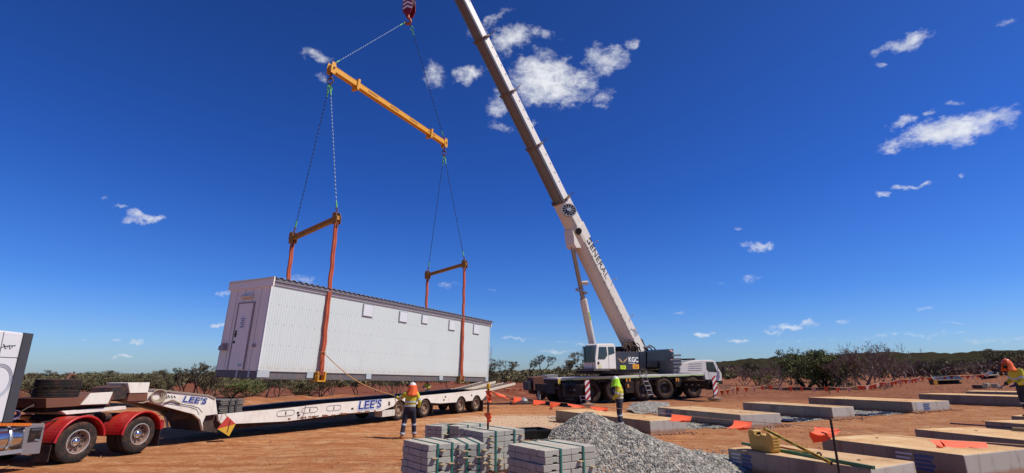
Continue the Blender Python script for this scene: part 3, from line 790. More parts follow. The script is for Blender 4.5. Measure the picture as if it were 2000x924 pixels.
# outriggers
hz = None
def stripes(name):
    m, t, b = newmat(name); o = t.obj(); s = t.new('ShaderNodeSeparateXYZ'); t.l.new(o, s.inputs[0])
    w = t.math('SINE', t.math('MULTIPLY', t.math('SUBTRACT', s.outputs[2], s.outputs[0]), 2*math.pi/.42))
    t.l.new(t.mix(t.math('GREATER_THAN', w, 0), lin('e2ddd6'), lin('a5221f')), b.inputs['Base Color']); b.inputs['Roughness'].default_value = .5
    return m
hz = stripes('red_white_stripes')
matm = M('steel_mat', '6e6256', .7, var=.2, dust=.6)
for (ppx, ppy, tpx, tpy, w_) in ((1146, 794, 1145, 746, 14), (1395, 782, 1389, 743, 12)):
    g = gp(ppx, ppy); lc = CMx.inverted() @ g
    zt = .0
    ob = MB(); ob.b2((lc.x-.28, lc.y+.05, .78), (lc.x+.28, 1.2, 1.38)); ob.b2((lc.x-.34, lc.y+.0, .74), (lc.x+.34, lc.y+.35, 1.45))
    q = ob.build('outrigger_beam', black, crane, bevel=.012)
    for k in range(4): MB().b2((lc.x-.288, lc.y+1.0+k*.7, 1.0), (lc.x-.281, lc.y+1.22+k*.7, 1.09)).build('beam_mark', steel, q)
    MB().tube([(lc.x, lc.y-.12, lc.z+.1), (lc.x, lc.y-.12, 1.4)], .1, 12).build('outrigger_leg', steel, crane, smooth=50)
    MB().lathe([(.001, 0), (.5, 0), (.5, .1), (.22, .16), (.12, .24), (.001, .25)], (lc.x, lc.y-.12, lc.z+.06), (0, 0, 1), n=28).build('outrigger_pad', matm, crane, smooth=40)
    MB().b2((lc.x-.17, lc.y-.28, lc.z+.42), (lc.x+.17, lc.y-.24, 1.70)).build('striped_board', hz, crane)
    # far side leg
    MB().tube([(lc.x, 2.7+3.2, lc.z+.1), (lc.x, 5.9, 1.3)], .12, 12).build('outrigger_leg', steel, crane, smooth=50)
    MB().b2((lc.x-.28, 1.6, .8), (lc.x+.28, 6.0, 1.35)).build('outrigger_beam', black, crane)
# drive cab at the right end
cp = [C(a, b_) for a, b_ in ((1328, 729), (1330, 718), (1338, 710), (1349, 705), (1370, 703), (1390, 703), (1398, 706), (1405, 720), (1411, 730), (1411, 747), (1380, 747), (1376, 729))]
MB().prism(cp, .06, 2.45).build('driving_cab', white, crane, bevel=.05)
q = MB().prism([C(a, b_) for a, b_ in ((1380, 707), (1394, 707), (1402, 727), (1385, 726), (1381, 721))], .046, .058).build('side_window', glass, crane)
MB().prism([C(a, b_) for a, b_ in ((1399, 707), (1405, 707), (1412, 728), (1407, 729))], .25, 2.3).build('windscreen', glass, crane)
mb = MB()
for k in range(4): a, b_ = C(1346, 711+k*4), C(1372, 709.5+k*4.6); mb.bar((a[0], .05, a[1]), (b_[0], .05, b_[1]), .02, .02)
mb.build('cab_louvre', M('pale_groove', '8c8b86', .5), crane)
a = C(1350, 703); b_ = C(1366, 702); MB().b2((a[0], .5, a[1]), (b_[0], 1.4, a[1]+.12)).build('roof_light_bar', black, crane)
a = C(1387, 722); MB().prism([C(x_, y_) for x_, y_ in ((1384, 727), (1395, 727), (1399, 745), (1388, 745))], .048, .057).build('door_panel', M('cab_door', 'c9c6bf', .5), crane)
x_, z_ = C(1403, 715); mb = MB(); mb.tube([(x_, .1, z_+.1), (x_+.25, -.15, z_+.05), (x_+.25, -.18, z_-.1)], .02, 6); mb.b2((x_+.2, -.28, z_-.5), (x_+.32, -.08, z_-.05)); mb.build('mirror', black, crane)
MB().b2(( C(1370, 0+747)[0], .03, .95), (C(1411, 747)[0]+.05, 2.5, 1.22)).build('front_bumper', black, crane)
MB().b2(( C(1395, 750)[0], .015, 1.0), (C(1404, 750)[0], .028, 1.08)).build('bumper_stripe', M('lime2', 'cbe08a', .5), crane)
# grey engine louvres between counterweight and cab
a = C(1318, 702); b_ = C(1337, 722); mb = MB(); mb.b2((a[0], .3, zdk), (b_[0], 2.3, a[1]-.05))
for k in range(5): mb.b2((a[0], .24, zdk+.2+k*.28), (b_[0]+.02, .297, zdk+.34+k*.28))
mb.build('engine_cover', M('engine_grey', '6d6f72', .5, var=.15), crane)
# low dark turntable
slew = Vector((C(1218, 730)[0], 1.38, zdk)); 
MB().lathe([(.01, 0), (1.15, 0), (1.15, .18), (.95, .2), (.95, .34), (.01, .34)], slew, (0, 0, 1), n=40).build('slewing_ring', black, crane, smooth=40)

# boom geometry in the world
slw = CMx @ slew
tip_xy = hook
piv_y = slw.y+.9
piv = at_y(1232, 672, piv_y)
tip = Vector((hook.x, hook.y, z_at(hook, -165)+.6))
bd = (tip-piv).normalized(); BLn = (tip-piv).length
baz = math.degrees(math.atan2(-bd.x, -bd.y))
SMx = frame(Vector((slw.x, slw.y, slw.z+.34)), baz)
ss = MB(); LOC = lambda y, px, py: (lambda q: (q.x, q.z))(locpx(SMx, 1, y, px, py))
YS = -1.32
def spoly(pts, y=YS): return [LOC(y, a, b_) for a, b_ in pts]
WS = (CMx.inverted() @ SMx)
sup = bpy.data.objects.new('superstructure', None)
def local(mb): return mb.xf(WS)
local(MB().prism(spoly([(1200, 722), (1200, 687), (1248, 687), (1248, 722)]), YS, 1.0)).build('engine_housing', dark, crane, bevel=.02)
local(MB().prism(spoly([(1180, 730), (1180, 724), (1318, 722), (1318, 727)]), YS+.15, 1.2)).build('turret_floor', black, crane)
# counterweight
cwm = M('counterweight_black', '1c1c20', .4, var=.15, coat=.1, spec=.3)
local(MB().prism(spoly([(1249, 721), (1248.5, 687.5), (1261, 686), (1261, 721)]), YS-.02, 1.3)).build('counterweight_slab', cwm, crane, bevel=.03)
local(MB().prism(spoly([(1263, 717), (1263, 686), (1314, 681.5), (1318, 719), (1317, 721)]), YS-.05, 1.35)).build('counterweight_slab', cwm, crane, bevel=.04)
q = MB()
for a in ([(1305, 683), (1310, 682.5), (1315, 687), (1311, 688)], [(1308, 702), (1313, 702), (1318, 707), (1313, 708)]): q.prism(spoly(a), YS-.056, YS-.052)
local(q).build('warning_stripe', M('warn_stripe', 'b98f8a', .5), crane)
q = MB(); x_, z_ = LOC(YS, 1315, 717); q.tube([(x_, YS-.1, z_-.5), (x_, YS-.1, z_+.4)], .14, 12); local(q).build('fire_extinguisher', redp, crane, smooth=40)
# KGC panel: lettering, wings, notices
def onpanel(px, py): x_, z_ = LOC(YS-.004, px, py); return x_, z_
x_, z_ = onpanel(1237, 703); x2, _ = onpanel(1227.5, 703); x3, _ = onpanel(1247, 703)
hK = abs(onpanel(1237, 698.5)[1]-onpanel(1237, 708)[1])
text_obj('lettering', 'KGC', hK*1.42, wlet, crane, WS @ Matrix.Translation((x_, YS-.006, z_)) @ RX, .004, .012, xs=abs(x3-x2)/(hK*3.0))
q = MB(); a, b_ = onpanel(1228, 709.5), onpanel(1241, 709.5); q.b2((a[0], YS-.01, a[1]-.015), (b_[0], YS-.004, a[1]+.015)); local(q).build('underline', wlet, crane)
gold = M('gold_wing', 'b59a6b', .5, var=.25, scale=9)
q = MB()
for s_ in (-1, 1):
    c = (1216.5, 708)
    for k, (dx, dy, w_) in enumerate(((10, -9.5, 1.9), (7.5, -6, 1.7), (4.5, -2.2, 1.2))):
        tipp = (c[0]+s_*dx, c[1]+dy); mid = ((c[0]*.55+tipp[0]*.45), (c[1]*.55+tipp[1]*.45)); 
        q.prism([onpanel(*c), onpanel(mid[0]-.6*w_*s_*.5, mid[1]-w_*.55), onpanel(*tipp), onpanel(mid[0]+.6*w_*s_, mid[1]+w_*.7)], YS-.008-.003*k, YS-.004)
local(q).build('wing_emblem', gold, crane)
q = MB(); a, b_ = onpanel(1212, 721), onpanel(1222, 714); q.b2((a[0], YS-.01, a[1]), (b_[0], YS-.003, b_[1])); local(q).build('notice', M('lime_notice', 'c6e01a', .5), crane)
q = MB(); a, b_ = onpanel(1236, 720), onpanel(1248, 712); q.b2((a[0], YS-.01, a[1]), (b_[0]-.03, YS-.003, b_[1])); local(q).build('notice', M('orange_notice', 'e39b1c', .5), crane)
q = MB()
for (pa, pb, rows) in ((1213.5, 1220.5, (716.5, 718.5)), (1238, 1246, (714.5, 716.5, 718))):
    for r_ in rows: a, b_ = onpanel(pa, r_), onpanel(pb, r_); q.b2((a[0], YS-.013, a[1]-.015), (b_[0], YS-.0105, a[1]+.015))
local(q).build('notice_text', M('notice_text_dark', '5a5416', .6), crane)
# machinery, hoses and winch behind the housing
rs_ = random.Random(4)
q = MB(); x_, z_ = LOC(-.9, 1236, 684)
for k in range(26):
    a = Vector((x_+rs_.uniform(-1.6, 1.6), rs_.uniform(-1.25, -.2), z_+rs_.uniform(-.3, .1))); b_ = a+Vector((rs_.uniform(.2, 1.5), rs_.uniform(-.3, .3), rs_.uniform(.2, .75)))
    c_ = b_+Vector((rs_.uniform(.2, .8), 0, rs_.uniform(-1.0, -.2)))
    q.tube([a, a.lerp(b_, .5)+Vector((0, 0, .25)), b_, b_.lerp(c_, .5)+Vector((.1, 0, .1)), c_], .05, 6)
local(q).build('hydraulic_hoses', black, crane, smooth=60)
q = MB(); q.b2((x_-1.2, -1.1, z_-.5), (x_+1.6, .7, z_+.25)); q.lathe([(.01, -.45), (.5, -.45), (.5, -.38), (.36, -.38), (.36, .38), (.5, .38), (.5, .45), (.01, .45)], (x_+1.0, -.6, z_+.45), n=28); local(q).build('winch', black, crane, smooth=40)
q = MB(); xq, zq = LOC(-1.0, 1238, 649); q.box((xq, -1.0, zq), (.5, .3, .62), 0, Matrix.Rotation(rad(-25), 3, 'Y')); local(q).build('control_box', M('pale_grey_box', '9fa0a2', .5), crane)
q = MB(); xq, zq = LOC(-1.0, 1229, 643); xr, zr = LOC(-1.0, 1247, 674)
for k in range(5): q.tube([(xq+k*.1, -1.1+.1*k, zq), ((xq+xr)/2+.35, -1.1+.1*k, (zq+zr)/2+.35), (xr+.08*k, -.9, zr), (xr+.4, -.9, zr-.3)], .06, 6)
local(q).build('hose_loom', black, crane, smooth=60)
# operator cab, left end of the turret
YC = YS-.25
co_ = spoly([(1164, 722), (1163, 700), (1166, 673), (1170, 671), (1199, 671), (1202, 676), (1204, 721)], YC)
xmin = min(a for a, _ in co_)
q = MB(); q.prism(co_, YC, YC+1.05); local(q).build('operator_cab', white, crane, bevel=.06)
for pts in ([(1167.5, 702), (1169.5, 677.5), (1184, 677.5), (1186, 694), (1181, 702)], [(1187, 677.5), (1198.5, 677.5), (1200.5, 690), (1189, 694)]):
    q = MB(); q.prism(spoly(pts, YC), YC-.012, YC-.004); local(q).build('cab_window', glass, crane)
q = MB(); zc0 = LOC(YC, 1164, 718)[1]; zc1 = LOC(YC, 1166, 675)[1]
q.b2((xmin-.06, YC+.07, zc0+.35), (xmin+.05, YC+.98, zc1-.05)); local(q).build('windscreen', glass, crane)
q = MB(); a = LOC(YC, 1165.5, 709); q.lathe([(.001, -.03), (.1, -.03), (.1, .02)], (a[0]+.18, YC-.005, a[1]), n=14); local(q).build('fuel_cap', black, crane)
q = MB(); a, b_ = LOC(YC, 1169, 719), LOC(YC, 1174, 713); q.b2((a[0], YC-.012, a[1]), (b_[0], YC-.004, b_[1])); local(q).build('notice', M('pale_notice', 'c9c183', .5), crane)
q = MB(); xg = xmin-.2
for yy in (YC+.1, YC+.95): q.tube([(xg, yy, zc0-.05), (xg-.1, yy, zc0+.8), (xg+.08, yy, zc1)], .018, 6)
q.b2((xmin-.2, YC, zc0-.2), (xmin+1.6, YC+1.1, zc0-.06)); local(q).build('cab_step', M('step_grey', '54504c', .6), crane)
q = MB(); a, b_ = LOC(YC, 1187.5, 679), LOC(YC, 1190, 720); q.b2((a[0]-.012, YC-.008, b_[1]), (a[0]+.012, YC-.003, a[1])); local(q).build('door_seam', M('seam', '4a4a48', .6), crane)

# boom: sections along the axis; local frame x=across (right), y=perp, z=along
zx = bd; xx = zx.cross(Vector((0, 0, 1))).normalized(); yy = zx.cross(xx)     # yy points to the upper side of the boom or lower
if yy.z < 0: yy = -yy; xx = -xx
xx = yy.cross(zx)
BMx = Matrix.Translation(piv) @ Matrix((xx, yy, zx)).transposed().to_4x4()
def boom_t(py):      # distance along the boom whose pixel row is py
    lo, hi = -6, BLn+2
    for _ in range(50):
        mid = (lo+hi)/2; q = piv+bd*mid; zc = q.y*CT+(q.z-HC)*ST; v = (-q.y*ST+(q.z-HC)*CT)/zc
        if CY-F*v > py: lo = mid
        else: hi = mid
    return lo
def bsec(w, h, kr=.62):
    # flat top, rounded belly
    pts = [(-w/2, h*.42), (-w/2*.86, h*.5), (w/2*.86, h*.5), (w/2, h*.42), (w/2, -h*.12)]
    for a in np.linspace(0, math.pi, 9)[1:-1]: pts.append((math.cos(a)*w/2, -h*.12-math.sin(a)*h*.38))
    pts.append((-w/2, -h*.12)); return pts
def boomseg(name, t0, t1, w0, h0, w1=None, h1=None, mats=None, mb=None, two=0):
    w1 = w1 or w0; h1 = h1 or h0; a, b_ = bsec(w0, h0), bsec(w1, h1); n = len(a)
    mb = mb or MB(); vs = [(x_, y_, t0) for x_, y_ in a]+[(x_, y_, t1) for x_, y_ in b_]
    mb.add(vs, [tuple(range(n))[::-1], tuple(range(n, 2*n))]); mb.m[-2:] = [two, two]
    mb.add([], [])
    bq = len(mb.v)-2*n
    for i_ in range(n): mb.f.append((bq+i_, bq+(i_+1) % n, bq+n+(i_+1) % n, bq+n+i_)); mb.m.append(two if i_ in (0, 1, 2, 3, n-1) else 0)
    return mb
BW_ = CMx.inverted() @ BMx
boomw = M('boom_cream', 'd6d0c2', .45, var=.06, dust=.15, grime=.15, scale=.8)
boomd = M('boom_polished_grey', '6b6a68', .32, metal=.25, var=.12, scale=1.5, grime=.35)
strip = M('boom_side_white', 'e2ddd2', .45, var=.05)
tA = boom_t(392); t78, t183, t287 = boom_t(78), boom_t(183), boom_t(287)
def bb(mb, name, mat, **k): mb.xf(BW_); return mb.build(name, mat, crane, **k)
base = bb(boomseg('', -1.0, tA, 1.28, 1.46, 1.10, 1.28), 'boom_base', boomw, bevel=.02)
secs = [(tA, t287, .98, 1.1), (t287, t183, .91, 1.02), (t183, t78, .84, .94), (t78, BLn-.6, .77, .86)]
for a, b_, w_, h_ in secs: bb(boomseg('', a-.3, b_, w_, h_, two=1), 'boom_section', [boomd, strip], bevel=.008)
# collars at the end of each section, with worn wear-pad frames
coll = M('collar_brown', '6e5b4b', .7, var=.3, grime=.6)
for tt, w_, h_ in ((t287, 1.0, 1.12), (t183, .93, 1.04), (t78, .86, .96), (tA, 1.14, 1.32)):
    mb = boomseg('', tt-.09, tt+.06, w_+.08, h_+.08); mb.box((w_/2+.12, .1, tt), (.16, .5, .1)); mb.tube([(w_/2, .5, tt), (w_/2+.42, .7, tt+.12)], .03, 6); mb.tube([(-w_/2, -.2, tt+.1), (-w_/2-.12, -.2, tt+.1), (-w_/2-.12, .2, tt-.15)], .03, 6)
    bb(mb, 'boom_collar', coll, bevel=.008)
# boom head
hd = boomseg('', BLn-.7, BLn-.1, .95, 1.05); bb(hd, 'boom_head', boomw, bevel=.02)
for s_ in (-.35, .35): bb(MB().prism([(-.55, BLn-.3), (.5, BLn-.3), (.55, BLn+.5), (-.2, BLn+.75), (-.95, BLn+.3)], s_-.03, s_+.03, ax='yz'), 'head_plate', boomw)
bb(MB().lathe([(.02, -.2), (.42, -.2), (.36, -.1), (.42, 0), (.36, .1), (.42, .2), (.02, .2)], (0, -.45, BLn+.3), (1, 0, 0), n=28), 'head_sheave', black, smooth=40)
# which side of the boom faces the camera and sun: +x or -x
cs = 1 if (Vector((0, 0, HC))-(piv+bd*10)).dot(xx) > 0 else -1
ssn = 1 if S.dot(xx) > 0 else -1
for a, b_, w_, h_ in secs:
    mb = MB()
    L_ = b_-a
    for k in range(4):
        tt = a+L_*(.3+.5*k/3); mb.box((ssn*(w_/2+.004), .28, tt), (.006, .07, .12))
    bb(mb, 'section_mark', blet)
# base: seam with bolt heads, brackets, lettering
mb = MB(); mb.bar((ssn*(1.285/2), -.3, .0), (ssn*(1.115/2), -.3, tA*.93), .03, .05)
for k in range(14): mb.box((ssn*(.645-.08*(.05+.058*k)), -.2, tA*(.05+.058*k)), (.03, .07, .07))
bb(mb, 'side_rail', M('rail_grey', '77716a', .6, var=.2))
mb = MB()
for tt in (tA*.16, tA*.42, tA*.68): mb.tube([(ssn*.6, .75, tt), (ssn*.95, .8, tt+.1)], .035, 6)
bb(mb, 'boom_bracket', M('bracket_grey', 'a7a59f', .5))
tG0, tG1 = boom_t(546), boom_t(472); tG = (tG0+tG1)/2
# lettering runs down the boom on the sunlit side
n_ = xx*ssn
rd = -bd; upv = n_.cross(rd).normalized()
TM = Matrix.Translation(piv+bd*tG+n_*(.60)+yy*.24) @ Matrix((rd, upv, n_)).transposed().to_4x4()
text_obj('lettering', 'GENERAL', .78, blet, crane, CMx.inverted() @ TM, .003, .0, xs=(tG1-tG0)/3.25, space=1.05)
# cable reel on the side
tR = boom_t(411); rc = piv+bd*tR+xx*ssn*.95+yy*.1
q = MB(); RA = .52
RM = CMx.inverted() @ (Matrix.Translation(at_y(1111, 410, rc.y-.9)) @ Matrix.Rotation(rad(4), 4, 'Z') @ Matrix.Rotation(rad(-14), 4, 'X'))
q.tube([(math.cos(a)*RA, 0, math.sin(a)*RA) for a in [2*math.pi*i_/36 for i_ in range(36)]], .035, 6, closed=True)
q.lathe([(.02, -.08), (.14, -.08), (.14, .08), (.02, .08)], (0, 0, 0), n=16)
for k in range(12): a = 2*math.pi*k/12; q.bar((math.cos(a)*.12, 0, math.sin(a)*.12), (math.cos(a)*RA, 0, math.sin(a)*RA), .03, .035)
reel = q.build('cable_reel', steel, crane, M=RM, smooth=40)
MB().lathe([(.05, .02), (RA*.94, .02), (RA*.94, .16), (.05, .16)], (0, 0, 0), n=30).build('reel_drum', black, reel, smooth=40)
q = at_y(1130, 452, rc.y+.4); qm = CMx.inverted() @ Matrix.Translation(q)
MB().tube([(0, -.18, 0), (0, .18, 0)], .22, 16).build('winch_motor', black, crane, M=qm, smooth=40)
# saddle where the lift ram meets the boom
tS = boom_t(468); mb = boomseg('', tS-.2, tS+1.1, 1.28, 1.42); mb.prism([(-.7, tS-.4), (-1.25, tS-.1), (-1.25, tS+.25), (-.7, tS+1.2)], -.4, .4, ax='yz'); bb(mb, 'ram_saddle', boomw, bevel=.02)
# luffing ram
rt_ = piv+bd*(tS+.02)-yy*1.1
rb_d = at_y(1157, 672, slw.y-.9)
mid = rb_d.lerp(rt_, .47)
lo = CMx.inverted()
rb0 = rb_d.lerp(rt_, -.12)
MB().tube([lo @ rb0, lo @ mid], .27, 20).build('lift_ram', boomw, crane, smooth=40)
MB().tube([lo @ mid, lo @ rt_], .17, 20).build('ram_rod', M('ram_rod_steel', '8e8f93', .3, metal=.7, var=.08), crane, smooth=40)
q = rb_d.lerp(rt_, .55); MB().box((0, 0, 0), (.9, .5, .12), 0, Matrix.Rotation(rad(20), 3, 'Y')).build('ram_bracket', steel, crane, M=lo @ Matrix.Translation(q))
q = rb_d.lerp(rt_, .62); MB().tube([(-.1, 0, .1), (.6, 0, .1)], .16, 12).build('floodlight', M('lamp_cream', 'cbc4b3', .4), crane, M=lo @ Matrix.Translation(q), smooth=40)
q = rb_d.lerp(rt_, .3); qm = lo @ (Matrix.Translation(q) @ Matrix((xx, zx.cross(xx), zx)).transposed().to_4x4())
sgn = (rt_-rb_d).normalized(); side_ = Vector((1, 0, 0)); sy = sgn.cross(side_).normalized(); side_ = sy.cross(sgn)
rl = (rt_-rb_d).normalized(); rside = rl.cross(Vector((0, -1, .2))).normalized(); rside = rside if rside.x > 0 else -rside; rnorm = (rside*.75+Vector((0, -1, 0))*.65).normalized()
mb = MB(); p0 = rb_d.lerp(rt_, .235)+rnorm*.275; p1 = rb_d.lerp(rt_, .325)+rnorm*.275
mb.bar(p0, p1, .17, .012, up=tuple(rnorm)); mb.xf(lo).build('notice', M('lime_decal', 'b9d83c', .5), crane)
for k in range(4): a = p0.lerp(p1, .1+.23*k)+rnorm*.009; b_ = p0.lerp(p1, .22+.23*k)+rnorm*.009; MB().bar(a, b_, .1, .006, up=tuple(rnorm)).xf(lo).build('decal_mark', M('decal_green', '4e6f1e', .5), crane)
# hoist ropes from the boom head to the hook block
wr = M('wire_rope', '3a3a3a', .6)
ht = tip+Vector((0, 0, -.1))
for k, dx in enumerate((-.16, -.05, .06, .17)):
    p0 = hook+Vector((dx, 0, 1.5)); MB().tube([Vector((dx, 0, 1.5)), Matrix.Rotation(rad(12), 3, 'Z') @ (ht-hook)+Vector((dx, 0, 0))], .012, 5).build('hoist_rope', wr, hb)
# ------------------------------------------------------------ low loader trailer
TM_ = frame(Vector((-2.9*SCL, 25.2*SCL, 0)), 29.5, .75)
tr = thing('low_loader_trailer', 'long dusty white low loader trailer parked empty under the hanging building', 'trailer', TM_)
def T(px, py, y=0): q = locpx(TM_, 1, y, px, py); return (q.x, q.z)
trw = M('trailer_white', 'dcd6c8', .5, var=.06, dust=.35, grime=.28, scale=1.1)
trd = M('trailer_deck_black', '262321', .95, var=.25, dust=.2, spec=.05)
und = M('underframe_brown', '3a2e28', .8, var=.3, dust=.3)
TXW = [(T(p_, q_)[0]) for p_, q_ in ((780, 820), (830, 815), (900.5, 807.5), (931, 804.5))]
top = [(426, 810), (474, 805), (560, 797.5), (640, 788), (768, 778), (812, 774), (889, 767), (950, 760)]
rust_l = M('rust_streak', '7a4a30', .8, var=.4)
botm = [(950, 772), (880, 787), (857, 789), (812, 783), (800, 777), (786, 783), (772, 796), (744, 803), (680, 807.5), (560, 823), (500, 826), (434, 829), (427, 822)]
def beam_outline():
    out = [T(*q) for q in top]+[T(950, 772)]
    def arc(xc, z0):
        zc = .425-xc*math.tan(rad(.75)); R_ = .475; a0 = math.asin(max(-1, min(1, (z0-zc)/R_)))
        return [(xc+math.cos(a)*R_, zc+math.sin(a)*R_) for a in np.linspace(a0, math.pi-a0, 14)]
    zr = T(880, 787)[1]; zr2 = T(820, 789)[1]
    out.append((TXW[3]+.62, zr))
    out += arc(TXW[3], zr)+arc(TXW[2], zr)+[T(860, 788)]+arc(TXW[1], zr2)+arc(TXW[0], zr2+.02)
    return out+[T(*q) for q in botm if q[0] < 766]
MB().prism(beam_outline(), 0, .1).build('side_beam', trw, tr, bevel=.006)
rr0 = random.Random(12)
for k in range(22):
    px = rr0.uniform(560, 742); yb_ = 822-(px-560)*.094; xx0, zz0 = T(px, yb_-2.2); w_ = rr0.uniform(.05, .3)
    MB().add([(xx0+i_*w_/4, -.002-.0004*k, zz0+rr0.uniform(-.02, .03)+(.05 if j_ else -.02)*rr0.uniform(.4, 1)) for j_ in (0, 1) for i_ in range(5)], [(i_, i_+1, i_+6, i_+5) for i_ in range(4)]).build('rust_scuff', rust_l, tr)
zf = lambda px: None
def decktop(px): 
    for (a, ya), (b_, yb) in zip(top, top[1:]):
        if a <= px <= b_: return T(px, ya+(yb-ya)*(px-a)/(b_-a))
pp = [T(*q) for q in top]
MB().prism([(x, z-.1) for x, z in pp]+[(x, z-.03) for x, z in pp[::-1]], .1, 2.5).build('deck', trd, tr)
bb_ = [T(*q) for q in [(950, 762), (880, 775), (772, 782), (680, 794), (560, 806), (440, 818)]]
for y in (.55, 1.85): MB().prism([(x, z-.05) for x, z in pp]+[(x, z-.42) for x, z in bb_], y, y+.16).build('main_rail', und, tr)
MB().prism([T(*q) for q in top+botm], 2.5, 2.6).build('side_beam', trw, tr)
mb = MB(); 
for k in range(18): x = pp[0][0]+.5+k*.82; z = np.interp(x, [a for a, _ in pp], [b_ for _, b_ in pp]); mb.b2((x, .1, z-.26), (x+.1, 2.5, z-.12))
mb.build('cross_members', und, tr)
# tie-down ovals, seams and marker lights on the side beam
oval = M('oval_line', '4f4a44', .7)
for px, py in ((558, 807), (605, 801), (652, 797), (656, 797)):
    if px == 656: continue
    x, z = T(px, py); mb = MB(); a_, b_ = .36, .1
    mb.tube([(x+math.copysign(abs(math.cos(a))**.5, math.cos(a))*a_, -.004, z+math.copysign(abs(math.sin(a))**.6, math.sin(a))*b_) for a in [2*math.pi*i_/28 for i_ in range(28)]], .009, 4, closed=True)
    mb.b2((x-.02, -.012, z-.06), (x+.02, -.001, z+.06)); mb.build('tie_down_slot', oval, tr)
for px, py in ((582, 806), (583, 811), (688, 798), (760, 786), (760, 790), (867, 781), (870, 775), (921, 772)):
    x, z = T(px, py); MB().b2((x-.05, -.02, z-.03), (x+.05, -.001, z+.03)).build('marker_light', black, tr)
def lees(px, py, pw, y, parent, pscale=1.0, Mfr=TM_, tilt=0.0):
    a = locpx(Mfr, 1, y, px-pw/2, py); b_ = locpx(Mfr, 1, y, px+pw/2, py); c_ = locpx(Mfr, 1, y, px, py)
    w = abs(b_.x-a.x); sz = w/1.95*.55
    R = Matrix.Rotation(tilt, 4, 'Y')
    for dx, dz, dy, mt, off in ((-.03, -.03, -.004, skyblue, .035), (-.02, -.02, -.008, wlet, .03), (0, 0, -.012, navy, .022)):
        text_obj('lettering', "LEE'S", sz*pscale, mt, parent, Matrix.Translation((c_.x+dx*sz*1.5, y+dy, c_.z+dz*sz*1.5)) @ R @ RX, .003, off*sz, xs=1.42, shear=.1)
lees(722, 791, 53, -.004, tr)
x, z = T(722, 791); hw, hh = .62, .2
mb = MB(); mb.tube([(x-hw, -.003, z-hh), (x+hw*1.05, -.003, z-hh), (x+hw*1.15, -.003, z+hh), (x-hw, -.003, z+hh)], .006, 4, closed=True); mb.build('lettering_border', skyblue, tr)
# gooseneck
gpl = [(287, 760), (300, 759.5), (407, 771), (421, 777), (425, 809), (402, 812), (396, 826), (397, 842), (391, 820), (378, 809), (362, 805), (287, 785)]
MB().prism([T(*q) for q in gpl], 0, .12).build('gooseneck_side', trw, tr, bevel=.01)
MB().prism([T(*q) for q in gpl], 2.0, 2.12).build('gooseneck_side', trw, tr)
MB().prism([T(*q) for q in [(289, 765), (407, 776), (420, 782), (422, 806), (378, 806), (289, 781)]], .12, 2.0).build('gooseneck_core', M('neck_rust', '6b4230', .85, var=.3), tr)
MB().prism([T(*q) for q in [(379, 808), (425, 809), (432, 828), (429, 846), (400, 843), (393, 824)]], .14, 1.95).build('gooseneck_foot', und, tr, bevel=.01)
xx_, zz_ = T(366, 810); MB().tube([(xx_-.25, .5, zz_), (xx_+.35, .5, zz_)], .17, 14).build('air_tank', und, tr, smooth=40)
mb = MB(); q = [T(*k_) for k_ in [(320, 785), (372, 792), (388, 797), (395, 806)]]; mb.tube([(a, -.004, b_) for a, b_ in q], .008, 4); q = [T(*k_) for k_ in [(322, 788), (370, 795), (384, 800), (389, 810)]]; mb.tube([(a, -.004, b_) for a, b_ in q], .008, 4); mb.build('pinstripe', oval, tr)
mb = MB(); q = [T(*k_) for k_ in [(290, 761.5), (300, 761), (407, 772.5), (420, 778.5)]]
for (a, b_), (c_, d_) in zip(q, q[1:]): mb.bar((a, -.01, b_), (c_, -.01, d_), .04, .05)
mb.build('edge_pipe', M('edge_tan', '8b7f70', .7), tr)  # brownish bar along the top edge of the gooseneck
lees(380, 782, 56, -.004, tr, 1.0, tilt=rad(9))
x, z = T(329, 774); mb = MB(); mb.tube([(x-.2, -.006, z+.02), (x-.1, -.006, z+.1), (x+.05, -.006, z+.11)], .012, 4); mb.tube([(x-.04, -.006, z-.06), (x, -.006, z+.03), (x+.03, -.006, z-.05), (x+.09, -.006, z+.02), (x+.1, -.006, z-.06), (x+.16, -.006, z+.0), (x+.2, -.006, z-.06)], .014, 4); mb.build('script_mark', blet, tr)
# coil of hoses at the neck pivot
mb = MB(); x, z = T(305, 774)
for k in range(4): r = .13+.025*k; mb.tube([(x+math.cos(a)*r+.01*k, -.03-.02*k, z+math.sin(a)*r*.9) for a in [2*math.pi*i_/18 for i_ in range(18)]], .018, 5, closed=True)
mb.build('hose_coil', M('dusty_hose', '9a8a74', .85, var=.2), tr, smooth=60)
mb = MB(); mb.tube([(x, -.05, z-.14), (x+.2, -.06, z-.2), (x+.45, -.04, z-.12), (x+.7, -.03, z-.25)], .02, 5); mb.tube([(x-.1, -.05, z-.1), (x-.35, -.05, z-.16), (x-.7, -.05, z-.1)], .02, 5); mb.build('air_hose', M('dusty_hose', ''), tr, smooth=60)
